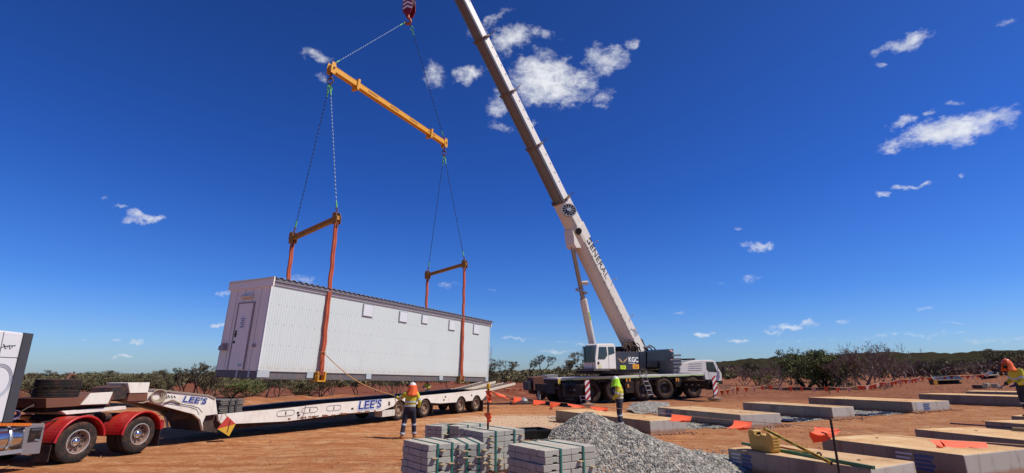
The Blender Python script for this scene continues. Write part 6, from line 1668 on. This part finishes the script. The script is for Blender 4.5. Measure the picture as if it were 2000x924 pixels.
for k in range(5): mb.b2((jl+.012, .03, jh*(.16+.14*k)), (jl+.03, jd-.03, jh*(.23+.14*k)))
mb.b2((jl*.2, -.012, jh*.2), (jl*.75, -.002, jh*.22)); mb.b2((jl*.2, -.012, jh*.62), (jl*.75, -.002, jh*.64)); mb.build('moulded_rib', jw, jc, bevel=.006)
MB().tube([(jl*.3, jd*.5, jh*.8), (jl*.3, jd*.5, jh*.92)], .035, 14).build('cap', black, jc)
# green beam
a, b_ = onslab(1450, 868.5), onslab(1706, 917); a = Mn @ a; b_ = Mn @ b_
gb_ = thing('green_beam', 'long green painted straightedge beam lying across the nearest slab', 'beam', Matrix.Translation(a+Vector((0, 0, .03))))
MB().bar((0, 0, 0), b_-a, .06, .055).build('beam', M('green_beam', '1d6b45', .45, var=.12, dust=.15), gb_, bevel=.005)
d_ = (b_-a).normalized(); MB().bar(b_-a-d_*.01, b_-a+d_*.012, .066, .06).build('end_cap', M('cap_green', '27543c', .5), gb_)
def level(p, q, label, col='yellow'):
    o = thing('spirit_level', label, 'spirit level', Matrix.Translation(p), 'spirit levels on the slab'); d = q-p; dn = d.normalized()
    MB().bar((0, 0, 0), d, .022, .058).build('frame', M('level_yellow', 'c9a92c', .45, var=.1, dust=.15), o, bevel=.003)
    s_ = dn.cross(Vector((0, 0, 1))).normalized()
    for sg_ in (-1, 1):
        for f0, f1 in ((.06, .28), (.36, .46), (.54, .64), (.74, .95)): MB().bar(d*f0+s_*(sg_*.013), d*f1+s_*(sg_*.013), .003, .022).build('black_rail', black, o)
    for f0 in (.5, .32): MB().bar(d*(f0-.018), d*(f0+.018), .03, .04).build('vial', M('vial_green', 'b7d06a', .2), o)
    for e in (0, 1): MB().bar(d*e-dn*.012, d*e+dn*.012, .028, .064).build('end_cap', black, o)
tp_ = JM @ Vector((jl*.92, jd*.35, jh+.04)); q1 = Mn @ onslab(1624, 905, dz=.03)
tp_ = depth_pt(1493, 838, (tp_.y*CT+(tp_.z-HC)*ST))
level(tp_, q1, 'yellow and black spirit level leaning from the jug down to the slab')
level(Mn @ onslab(1512, 879, dz=.03), Mn @ onslab(1589, 886, dz=.03), 'short yellow spirit level lying flat behind the leaning one')
a, b_ = Mn @ onslab(1520, 872, dz=.02), Mn @ onslab(1580, 884, dz=.02)
o = thing('orange_bar', 'rusty orange steel bar on the slab beside the jug', 'bar', Matrix.Translation(a)); MB().bar((0, 0, 0), b_-a, .03, .03).build('bar', M('orange_bar', 'b0643a', .6, var=.2), o); MB().tube([b_-a, (b_-a)*1.05], .025, 8).build('bar_end', black, o)
a = Mn @ onslab(1600, 889, dz=.03); o = thing('tape_roll', 'small dark roll of tape beside the leaning spirit level', 'tape roll', Matrix.Translation(a)); MB().lathe([(.03, -.02), (.05, -.02), (.05, .02), (.03, .02), (.03, -.02)], (0, 0, .01), (.6, .8, .1), n=20).build('roll', black, o, smooth=40); MB().lathe([(.02, -.018), (.029, -.018), (.029, .018), (.02, .018), (.02, -.018)], (0, 0, .01), (.6, .8, .1), n=20).build('core', wood, o)
# bar and timber on the third slab
a, b_ = SL['s3'][0] @ onslab(1856, 827, 's3', .02), SL['s3'][0] @ onslab(1975, 835, 's3', .02)
o = thing('dark_bar', 'thin dark purple bar lying along the back of the third slab', 'bar', Matrix.Translation(a)); MB().bar((0, 0, 0), b_-a, .05, .04).build('bar', M('purple_bar', '3a3046', .6), o); MB().bar((b_-a)*.98, (b_-a)*1.0, .056, .046).build('bar_end', black, o)
a, b_ = SL['s3'][0] @ onslab(1978, 838, 's3', .05), SL['s3'][0] @ onslab(2010, 841, 's3', .05)
o = thing('timber_block', 'pale timber block on the third slab at the right edge of the photo', 'timber', Matrix.Translation(a)); MB().bar((0, 0, 0), b_-a+Vector((.3, 0, 0)), .18, .09).build('timber', wood, o, bevel=.008)

# ------------------------------------------------------------ pits, jug and rubble at the far right
def pit(pix, label, z=.25):
    P4_ = [gp(*q) for q in pix]; o0 = P4_[0]; o = thing('lined_tray', label, 'plastic sheet', Matrix.Translation(o0)); vs, fs = [], []; rs = random.Random(3); n = 8
    for i_ in range(n+1):
        for j_ in range(n+1):
            u, v = i_/n, j_/n; q = P4_[0].lerp(P4_[1], u).lerp(P4_[3].lerp(P4_[2], u), v); edge = max(abs(u-.5), abs(v-.5))*2
            vs.append(q-o0+Vector((rs.uniform(-.08, .08), rs.uniform(-.08, .08), .05+.4*max(0, edge-.6)*2.0*z+rs.uniform(0, .06))))
    for i_ in range(n):
        for j_ in range(n): k = i_*(n+1)+j_; fs.append((k, k+1, k+n+2, k+n+1))
    MB().add(vs, fs).build('liner', memb, o)
    for k in range(4): a, b_ = P4_[k]-o0, P4_[(k+1) % 4]-o0; MB().bar(a+Vector((0, 0, .12+z*.3)), b_+Vector((0, 0, .12+z*.3)), .08, .12).build('timber_edge', wood, o)
pit([(1826, 751), (1884, 749), (1872, 740), (1820, 741)], 'black plastic lined timber tray beyond the long slab at the right', .9)
pit([(1925, 741), (1952, 738), (1948, 731), (1916, 732)], 'smaller black lined tray farther back at the right', .9)
g = gp(1827, 752); o = thing('yellow_can', 'small yellow can standing left of the black lined tray', 'can', Matrix.Translation(g) @ Matrix.Scale(.55, 4)); MB().prism([(-.25, 0), (.35, 0), (.38, .45), (.25, .75), (-.12, .85), (-.28, .5)], -.15, .15).build('body', yellow, o, bevel=.04); MB().tube([(0, 0, .8), (0, 0, .92)], .07, 10).build('cap', black, o)
for k, (px, py, w, h, lb) in enumerate(((1913, 759, 1.0, .28, 'dark flat offcut at the left of the pale rubble'), (1928, 757, .7, .35, 'pale broken slab propped in the rubble at the right'), (1944, 757, .8, .3, 'flat pale rubble piece behind the far slab'), (1956, 759, .4, .16, 'small pale rubble chip at the end of the row'), (1946, 738, .5, .3, 'pale stone beside the small black tray'))):
    g = gp(px, py); o = thing('rubble_piece', lb, 'rubble', Matrix.Translation(g) @ Matrix.Rotation(k*.7, 4, 'Z'), 'pieces of rubble at the far right'); rs = random.Random(k)
    pts = [(math.cos(a)*w*.5*rs.uniform(.7, 1.1), math.sin(a)*w*.35*rs.uniform(.7, 1.1)) for a in np.linspace(0, 5.6, 7)]
    MB().prism(pts, 0, h, ax='xy').build('rubble', M('rubble_dark', '4a3f3a', .9) if k == 0 else M('rubble_pale', 'b9ab90', .9, var=.2), o, bevel=.03)

# far bunting along the edge of the scrub
BP = [(1395, 762), (1440, 756), (1500, 752), (1560, 754), (1620, 755.5), (1680, 753), (1720, 746.5), (1760, 741), (1800, 736), (1860, 733.5), (1935, 729)]
BG = [gp(px, py+14, 0) for px, py in BP]
BW3 = [Vector((g.x, g.y, z_at(g, py))) for g, (px, py) in zip(BG, BP)]
bu = thing('bunting_line', 'long string of small orange and white flags along the edge of the scrub', 'bunting', Matrix.Translation(BW3[0]))
fine_ = []
for (a, b_) in zip(BW3, BW3[1:]):
    for k in range(6): f_ = k/6; q = a.lerp(b_, f_); q.z -= .12*math.sin(math.pi*f_); fine_.append(q)
fine_.append(BW3[-1])
MB().tube([q-BW3[0] for q in fine_], .014, 5).build('cord', cord, bu)
cum = [0]
for a, b_ in zip(fine_, fine_[1:]): cum.append(cum[-1]+(b_-a).length)
nf = 46; tm = M('bunting_white', 'd8cfc4', .8)
pt = MB().add([(-.19, 0, 0), (.19, 0, 0), (0, .02, -.42)], [(0, 1, 2)]).build('pennant', fo_, bu)
pt2 = MB().add([(-.19, 0, 0), (.19, 0, 0), (0, .02, -.42)], [(0, 1, 2)]).build('pennant', M('faded_pennant', 'eeb79a', .8), bu); pt2.matrix_basis = Matrix.Translation(fine_[1]-BW3[0])
for k in range(nf):
    s_ = cum[-1]*(k+.5)/nf; i_ = max(j_ for j_ in range(len(cum)) if cum[j_] <= s_); i_ = min(i_, len(fine_)-2); f_ = (s_-cum[i_])/(cum[i_+1]-cum[i_]); q = fine_[i_].lerp(fine_[i_+1], f_)-BW3[0]
    if k == 0: pt.matrix_basis = Matrix.Translation(q); continue
    c_ = (pt if k % 3 else pt2).copy(); c_.parent = bu; COL.objects.link(c_); c_.matrix_basis = Matrix.Translation(q) @ Matrix.Rotation(rad(-30+random.uniform(-40, 40)), 4, 'Z')
for g, w_, nm in zip(BG, BW3, range(20)):
    if nm in (1, 4, 7, 9): 
        o = thing('bunting_stake', 'thin dark stake holding up the far string of flags', 'stake', Matrix.Translation(g), 'stakes of the far bunting'); MB().tube([(0, 0, -.1), (0, 0, w_.z-g.z+.35)], .03, 6).build('post', black, o); MB().tube([(0, 0, w_.z-g.z-.05), (0, 0, w_.z-g.z+.05)], .05, 6).build('tie', fo_, o)
# small far flags left of the crane
q0, q1 = gp(985, 775), gp(1045, 772)
bs = thing('bunting_line', 'short string of small orange flags between the trailer ramps and the crane', 'bunting', Matrix.Translation(q0)); h0 = Vector((0, 0, .75)); MB().tube([h0, (q1-q0)*.5+h0*.85, q1-q0+h0], .014, 5).build('cord', cord, bs)
for k in range(5):
    c_ = pt.copy(); c_.parent = bs; COL.objects.link(c_); c_.matrix_basis = Matrix.Translation((q1-q0)*(k+.5)/5+h0*.88)
for e, lb in ((Vector((0, 0, 0)), 'left'), (q1-q0, 'right')): MB().tube([e, e+Vector((0, 0, .85))], .025, 6).build('post', black, bs)

# rusty steel box carrier behind the crane tail, and a ground mat with fittings
g = gp(1062, 786); rb_ = thing('counterweight_carrier', 'rusty brown steel box on a low carrier left of the crane', 'steel box', frame(Vector((gp(1040, 783).x, gp(1040, 783).y+1.0, terr(2, 37))), 75))
Mr = WM[rb_.name]
def R_(px, py): q = locpx(Mr, 1, 0, px, py); return (q.x, q.z)
rb = M('rust_brown_steel', '6a4434', .8, var=.3, grime=.6, dust=.3)
MB().prism([R_(*q) for q in ((1041, 737), (1067, 735), (1068, 761), (1042, 763))], 0, 1.8).build('steel_box', rb, rb_, bevel=.03)
MB().prism([R_(*q) for q in ((1031, 746), (1039, 745), (1040, 762), (1032, 763))], .1, 1.5).build('side_box', M('box_dark', '33302f', .6), rb_, bevel=.02)
mb = MB(); c4 = [R_(*q) for q in ((1069, 742), (1083, 741), (1084, 760), (1070, 761))]
for k in range(4): a, b_ = c4[k], c4[(k+1) % 4]; mb.bar((a[0], .0, a[1]), (b_[0], .0, b_[1]), .07, .08)
mb.build('white_frame', M('frame_white', 'c9c6c0', .5), rb_); MB().prism(c4, .03, .3).build('dark_opening', black, rb_)
MB().prism([R_(*q) for q in ((1068, 733), (1090, 731), (1090, 739), (1068, 741))], 0, 1.6).build('top_beam', M('beam_grey', 'a09c96', .5), rb_)
MB().prism([R_(*q) for q in ((1042, 763), (1086, 761), (1087, 768), (1044, 770))], .1, 1.6).build('carrier_frame', black, rb_)
for px in (1060, 1083): a = R_(px, 779); w_ = make_wheel(.42, .3, .24, rubber, crim, und, chunky=False, holes=6, parent=rb_); w_.matrix_basis = Matrix.Translation((a[0], .4, .42))
a = R_(1082, 775); MB().b2((a[0]-.2, .0, a[1]-.3), (a[0]+.2, .3, a[1]+.35)).build('yellow_block', M('hazard_patch', '9a6a2a', .6, var=.5, scale=8), rb_)
g = gp(1033, 790); o = thing('ground_mat', 'dark steel mat lying on the dirt left of the crane outrigger', 'steel mat', frame(Vector((g.x-1.2, g.y, gz(g.x, g.y))), 84))
MB().b2((0, 0, .01), (3.4, 1.3, .14)).build('mat', M('mat_dark', '453a33', .8, var=.3, dust=.2), o, bevel=.015)
MB().lathe([(.01, 0), (.3, 0), (.33, .12), (.16, .3), (.01, .34)], (.9, .5, .142), (0, 0, 1), n=14).build('foot_plate', steel, o, smooth=40)
# ------------------------------------------------------------ trees and scrub
bark = M('grey_bark', '5a4a40', .9, var=.3, scale=5); barkd = M('dark_bark', '2e2521', .9, var=.3, scale=5); barkp = M('pale_dead_wood', '7c6a60', .9, var=.3, scale=5)
def leafmat(name, cols):
    m, t, b = newmat(name); P = t.pos(); oi = t.new('ShaderNodeObjectInfo')
    w = t.new('ShaderNodeTexWhiteNoise'); t.l.new(t.vmath('SNAP', P, (.11, .11, .11)), w.inputs['Vector'])
    v = t.math('MULTIPLY_ADD', t.noise(P, 1.1, 3), .8, t.math('MULTIPLY', w.outputs['Value'], .45)); v = t.math('MULTIPLY_ADD', oi.outputs['Random'], .12, v)
    c = t.ramp(v, [(.25, lin(cols[0])), (.55, lin(cols[1])), (.85, lin(cols[2]))])
    t.l.new(c, b.inputs['Base Color']); b.inputs['Roughness'].default_value = .8; b.inputs['Specular IOR Level'].default_value = .15; return m
L_ol = leafmat('olive_leaves', ('302e1d', '57543a', '867c5b')); L_gr = leafmat('green_leaves', ('2c321a', '555e35', '7f8050')); L_dk = leafmat('dark_leaves', ('2a2820', '44402f', '665b45')); L_dry = leafmat('dry_leaves', ('3c2c28', '5c463d', '80675a'))
def skeleton(seed, stems, spread, lean, depth, up=.25, split=(2, 3), first=.42, r0=.035):
    rs = random.Random(seed); segs, tips = [], []
    def grow(p, d, L, r, dep):
        pts = [p]; q = p; dd = d
        for k in range(3):
            dd = (dd+Vector((rs.gauss(0, .16), rs.gauss(0, .16), rs.gauss(0, .10)))).normalized(); q = q+dd*L/3; pts.append(q)
        segs.append((pts, [r, r*.88, r*.76, r*.64]))
        if dep == 0: tips.append((q, dd)); return
        if dep <= 2: tips.append((pts[2], dd))
        for k in range(rs.randint(*split)):
            a = rs.uniform(0, 6.28); t_ = Vector((math.cos(a), math.sin(a), rs.uniform(-.1, .6)))
            grow(q if k else pts[2].lerp(q, .8), (dd*1.0+t_*spread+Vector((0, 0, up))).normalized(), L*rs.uniform(.58, .85), r*.62, dep-1)
    for s_ in range(stems):
        a = s_*6.28/stems+rs.uniform(-.5, .5); grow(Vector((math.cos(a)*.02, math.sin(a)*.02, -.03)), Vector((math.cos(a)*lean, math.sin(a)*lean, 1)).normalized(), first*rs.uniform(.8, 1.15), r0*rs.uniform(.7, 1.1), depth)
    return segs, tips
def tree_meshes(name, seed, leaf, bk, stems=3, spread=.8, lean=.5, depth=3, leaves=34, lr=.11, ls=.022, up=.22, flat=.6, first=.42, r0=.03, low=0, split=(2, 3)):
    segs, tips = skeleton(seed, stems, spread, lean, depth, up, split, first, r0)
    zmax = max(p_.z for p_, _ in tips)+lr*flat*.6; k_ = 1/zmax
    mb = MB()
    for pts, r in segs: mb.tube([p_*k_ for p_ in pts], [max(x*k_, .0028) for x in r], 5, cap=False)
    tr_ = bpy.data.meshes.new('trunk'); tr_.from_pydata(mb.v, [], mb.f); tr_.materials.append(bk); tr_.polygons.foreach_set('use_smooth', [True]*len(tr_.polygons)); tr_.update()
    cr = None
    if leaves:
        rng = np.random.RandomState(seed); C_ = np.array([tuple(p_*k_) for p_, _ in tips]); 
        if low: 
            ex = rng.normal(size=(low, 3))*[.34, .34, .0]+[0, 0, .0]; ex[:, 2] = rng.uniform(.1, .7, low); C_ = np.concatenate([C_, ex])
        keepp = rng.rand(len(C_)) < .93; C_ = C_[keepp]
        w_ = rng.uniform(.3, 1.3, len(C_)); cnt = (leaves*w_).astype(int)
        cen = np.repeat(C_, cnt, axis=0); rr2 = np.repeat(lr*rng.uniform(.6, 1.25, len(C_)), cnt)[:, None]
        off = rng.normal(size=cen.shape); off /= np.linalg.norm(off, axis=1)[:, None]; off *= rng.rand(len(cen), 1)**.5; off[:, 2] *= flat
        P = cen+off*rr2; P[:, 2] = np.maximum(P[:, 2], .03); n = len(P); R = rotm(n, rng); s_ = ls*rng.uniform(.6, 1.4, (n, 1))
        a, b_ = R[:, :, 0]*s_*1.35, R[:, :, 1]*s_*.6
        V = np.stack([P-a, P-b_, P+a, P+b_], 1).reshape(-1, 3); Fq = np.arange(n*4).reshape(n, 4)
        cr = bpy.data.meshes.new('crown'); cr.vertices.add(len(V)); cr.vertices.foreach_set('co', V.astype(np.float32).ravel()); cr.loops.add(n*4); cr.loops.foreach_set('vertex_index', Fq.astype(np.int32).ravel()); cr.polygons.add(n); cr.polygons.foreach_set('loop_start', np.arange(0, n*4, 4, dtype=np.int32)); cr.materials.append(leaf); cr.update(calc_edges=True)
    return tr_, cr
KIND = {}
def K_(n, *a, **k): KIND[n] = tree_meshes(n, *a, **k)
K_('mulga', 1, L_ol, bark, stems=4, spread=.75, lean=.55, depth=3, leaves=52, lr=.10, ls=.014, flat=.6)
K_('mulga2', 2, L_ol, bark, stems=3, spread=.9, lean=.7, depth=3, leaves=60, lr=.11, ls=.014, flat=.55)
K_('dense', 3, L_ol, barkd, stems=5, spread=.9, lean=.9, depth=3, leaves=62, lr=.13, ls=.016, low=60)
K_('dense2', 4, L_gr, barkd, stems=5, spread=.8, lean=.7, depth=3, leaves=58, lr=.13, ls=.016, low=80)
K_('open', 5, L_dk, barkd, stems=2, spread=.8, lean=.35, depth=4, leaves=30, lr=.075, ls=.012, first=.36, r0=.028)
K_('open2', 6, L_dk, barkd, stems=3, spread=.7, lean=.5, depth=4, leaves=26, lr=.07, ls=.012, first=.34, r0=.026)
K_('dry', 7, L_dry, barkp, stems=4, spread=.9, lean=.6, depth=5, leaves=7, lr=.05, ls=.009, first=.3, r0=.022, split=(2, 3))
K_('dry2', 9, L_dry, barkp, stems=5, spread=.8, lean=.7, depth=5, leaves=6, lr=.05, ls=.009, first=.3, r0=.02, split=(2, 3))
K_('bare', 8, None, barkp, stems=2, spread=.6, lean=.35, depth=5, leaves=0, first=.34, r0=.02, split=(2, 2))
K_('twig', 10, L_dry, barkp, stems=8, spread=.9, lean=1.1, depth=3, leaves=6, lr=.08, ls=.014, first=.3, r0=.012)
TG = 'scrub trees beyond the yard'
def tree(kind, px, py, top, label, wide=1.0, rot=None, group=TG, name=None, cat='tree', hh=None, Y=None):
    g = gp(px, py) if Y is None else Vector((x_at(px, Y, 1), Y, gz(x_at(px, Y, 1), Y)))
    h = hh or (z_at(g, top)-g.z)
    rs = random.Random(int(px*7+py*3)); rot = rs.uniform(0, 6.28) if rot is None else rot
    Mx = Matrix.Translation(Vector((g.x, g.y, gz(g.x, g.y)-.04))) @ Matrix.Rotation(rot, 4, 'Z') @ Matrix.Diagonal((h*wide, h*wide, h, 1))
    tr_, cr = KIND[kind]
    nm = name or ('shrub' if h < 1.9 else 'acacia_tree')
    o = thing(nm, label, cat, Mx, group)
    link('trunk', tr_, o); 
    if cr: link('crown', cr, o)
    return o
TL = [('open2', 105, 776, 722, 1.0, 'airy tree just right of the sleeper, its crown against the sky'), ('dense', 158, 772, 732, 1.2, 'rounded olive crown straight behind the spare tyres'), ('open', 258, 770, 728, 1.0, 'thin tree showing right of the white toolbox'), ('dense', 312, 774, 733, 1.0, 'rounded olive tree above the hose coil of the gooseneck'), ('open', 345, 776, 716, .9, 'airy tree with a split trunk left of the tallest one'), ('mulga2', 405, 778, 722, .9, 'slanting airy tree just left of the building door end'),
      ('dense', 75, 778, 732, 1.1, 'grey-green bushy tree just right of the truck sleeper'), ('mulga', 120, 778, 733, 1.0, 'loose grey-green tree behind the stacked spare tyres'), ('dense', 190, 770, 722, 1.45, 'broad rounded olive tree behind the trailer neck'),
      ('dense', 232, 770, 733, 1.1, 'olive crown just left of the white box on the neck'), ('mulga2', 292, 772, 723, 1.2, 'wide flat-topped olive tree right of the white toolbox'), ('mulga', 322, 772, 738, 1.0, 'low olive tree beside the tall open one at the left'),
      ('open', 366, 780, 706, .8, 'taller open tree with bare lower limbs above the gooseneck'), ('open2', 392, 780, 713, .85, 'open branching tree left of the hanging building'), ('mulga', 420, 775, 728, 1.0, 'olive tree partly behind the door end of the building'),
      ('dense', 452, 776, 738, 1.3, 'spreading grey-olive bush under the door end of the building'), ('dense2', 486, 776, 738, 1.3, 'dense bush under the near corner of the building'), ('open', 520, 778, 735, .9, 'slender tree seen below the near corner of the building'),
      ('open2', 542, 776, 728, .9, 'dark-stemmed tree with its crown cut by the building underside'), ('dense', 590, 786, 742, 1.2, 'bushy multi-stemmed tree beyond the middle of the deck'), ('mulga', 625, 787, 736, 1.1, 'leaning multi-stemmed tree beyond the middle of the deck'), ('mulga2', 648, 787, 738, 1.0, 'second leaning tree right of the first beyond the deck'),
      ('open', 697, 778, 732, 1.0, 'thin dark-stemmed tree beneath the building centre'), ('open2', 735, 766, 736, 1.0, 'small open tree left of the rope holder'), ('mulga', 765, 768, 738, .9, 'small olive tree behind the rope holder'), ('open', 777, 775, 735, .8, 'bare-limbed tree right behind the rope holder'),
      ('open2', 974, 758, 699, 1.1, 'dark open tree at the far end of the hanging building'), ('open', 962, 752, 722, 1.0, 'low tree half hidden by the far end of the building'), ('open', 1045, 743, 692, 1.15, 'tall open-crowned tree standing alone left of the crane'), ('open2', 1095, 742, 712, 1.0, 'small dark tree above the crane tail'),
      ('mulga2', 1120, 744, 687, .85, 'leaning olive tree left of the operator cab'), ('dense', 1105, 744, 720, 1.4, 'olive bush behind the crane tail'), ('mulga', 1150, 744, 702, .8, 'tree mostly hidden behind the operator cab'),
      ('dry', 1455, 752, 712, 1.1, 'brown dry tree right of the driving cab'), ('open', 1480, 752, 704, .9, 'thin-crowned brown tree beyond the cab'), ('dry2', 1520, 754, 700, 1.1, 'dry tree left of the green bush'), ('open2', 1545, 752, 686, .7, 'tall thin tree left of the green bush'),
      ('dense2', 1575, 758, 682, 1.0, 'green leafy tree in the right-hand scrub'), ('dense2', 1608, 758, 674, .95, 'olive green tree with a sunlit crown in the right-hand scrub'), ('dense2', 1628, 758, 694, .9, 'rounded dark green tree left of the big dry tree'),
      ('bare', 1668, 757, 663, 1.0, 'tall bare branching tree reaching above the scrub'), ('dry', 1688, 759, 664, .85, 'large purple-brown dry tree in the right-hand scrub'), ('dry2', 1712, 758, 672, .85, 'second large dry tree right of the bare one'), ('dry', 1738, 755, 692, 1.0, 'lower dry tree at the right end of the big clump'),
      ('dry2', 1650, 760, 690, 1.0, 'twiggy dry tree in front of the bare one'), ('bare', 1790, 748, 664, .8, 'slim bare dead tree standing alone at the right'), ('dry', 1770, 744, 700, 1.0, 'dry scrub tree left of the slim dead one'), ('open2', 1818, 744, 704, 1.0, 'small dark branching tree right of the slim dead one'),
      ('dense', 1860, 731, 706, 1.3, 'low dark tree on the rise at the right'), ('dense', 1960, 726, 680, 1.2, 'dark rounded tree behind the bearded worker'), ('dense', 1996, 722, 683, 1.1, 'dark tree at the very right edge'), ('dense', 1935, 722, 700, 1.2, 'dark bush left of the rounded tree behind the bearded worker'),
      ('dense2', 1492, 752, 730, 1.2, 'small green bush at the foot of the brown trees'), ('twig', 1500, 757, 741, 1.4, 'flattened dead bush at the edge of the cleared ground'), ('twig', 1645, 762, 745, 1.6, 'twiggy dead bush under the big dry tree'), ('twig', 1725, 760, 745, 1.6, 'twiggy dead bush at the right of the big clump'), ('twig', 1420, 762, 744, 1.3, 'brown dead bush beside the driving cab'), ('twig', 1560, 761, 748, 1.5, 'low twiggy bush below the green trees')]
for kind, px, py, top, wd, lb in TL:
    small = kind == 'twig'
    tree(kind, px, py, top, lb, wd, name='shrub' if small else None, cat='shrub' if small else 'tree')
# filler trees of the mid distance: nothing tells them apart
rs = random.Random(21); cnt = 0
for k in range(64):
    px = rs.uniform(-120, 2080) if k < 42 else rs.uniform(1400, 2060)
    dd = rs.uniform(62, 120)
    if 1000 < px < 1390 and rs.random() < .4: continue
    right = px > 1400
    kind = rs.choice(['dry', 'dry2', 'open', 'open2', 'dense', 'dry'] if right else ['mulga', 'mulga2', 'dense', 'open', 'dense'])
    hh_ = rs.uniform(1.5, 2.9) if right else rs.uniform(1.2, 2.3)
    tree(kind, px, 750, 700, 'grey-brown scrub tree far beyond the yard, in the band below the skyline', rs.uniform(1.0, 1.4), hh=hh_, Y=dd, group='distant scrub trees', name='scrub_tree')

# distant scrub that reads as one mass
rng = np.random.RandomState(31)
cs_ = []
while len(cs_) < 2600:
    r = 88+320*rng.rand()**1.1; a = rad(rng.uniform(-52, 52)); x, y = r*math.sin(a), r*math.cos(a)
    px = 1000+math.tan(a)*F/CT
    if noise.noise(Vector((x, y, 0))*.05)*1.3+rng.rand()*.8 < .44: continue
    cs_.append((x, y, gz(x, y), rng.uniform(.7, 1.9)*(1.0+.0016*r)))
cs_ = np.array(cs_); nl = 70; n = len(cs_)*nl
cen = np.repeat(cs_, nl, axis=0); off = rng.normal(size=(n, 3)); off /= np.linalg.norm(off, axis=1)[:, None]; off *= rng.rand(n, 1)**.4
P = cen[:, :3].copy(); P[:, 2] += cen[:, 3]*.52; P += off*cen[:, 3:4]*[.75, .75, .5]
R = rotm(n, rng); s_ = (.10+.0011*np.hypot(P[:, 0], P[:, 1]))[:, None]*rng.uniform(.6, 1.3, (n, 1))
a, b_ = R[:, :, 0]*s_*1.3, R[:, :, 1]*s_*.7
V = np.stack([P-a, P-b_, P+a, P+b_], 1).reshape(-1, 3)
mi = np.repeat((cs_[:, 0] > 45+rng.normal(size=len(cs_))*15).astype(int), nl)
o = np_mesh('scrubland', V, np.arange(n*4).reshape(n, 4), [L_ol, L_dry], midx=mi); tag(o, 'grey-green and brown scrub stretching to the horizon', 'scrub', kind='stuff')
# dry litter and low tufts beyond the yard
PP = []
while len(PP) < 5000:
    r = 42+45*rng.rand(); a = rad(rng.uniform(-50, 50)); x, y = r*math.sin(a), r*math.cos(a)
    if x < 0 and math.hypot(x, y) < 46: continue
    if noise.noise(Vector((x, y, 0))*.12)+rng.rand()*.5 > .2: PP.append((x, y, gz(x, y)+.03))
o = stones('dry_litter', PP, .05, M('litter_grey', '8a6a54', .9, var=.4, scale=.8), shape=OCT, seed=9); tag(o, 'dry sticks and litter over the uncleared ground', 'litter', kind='stuff')
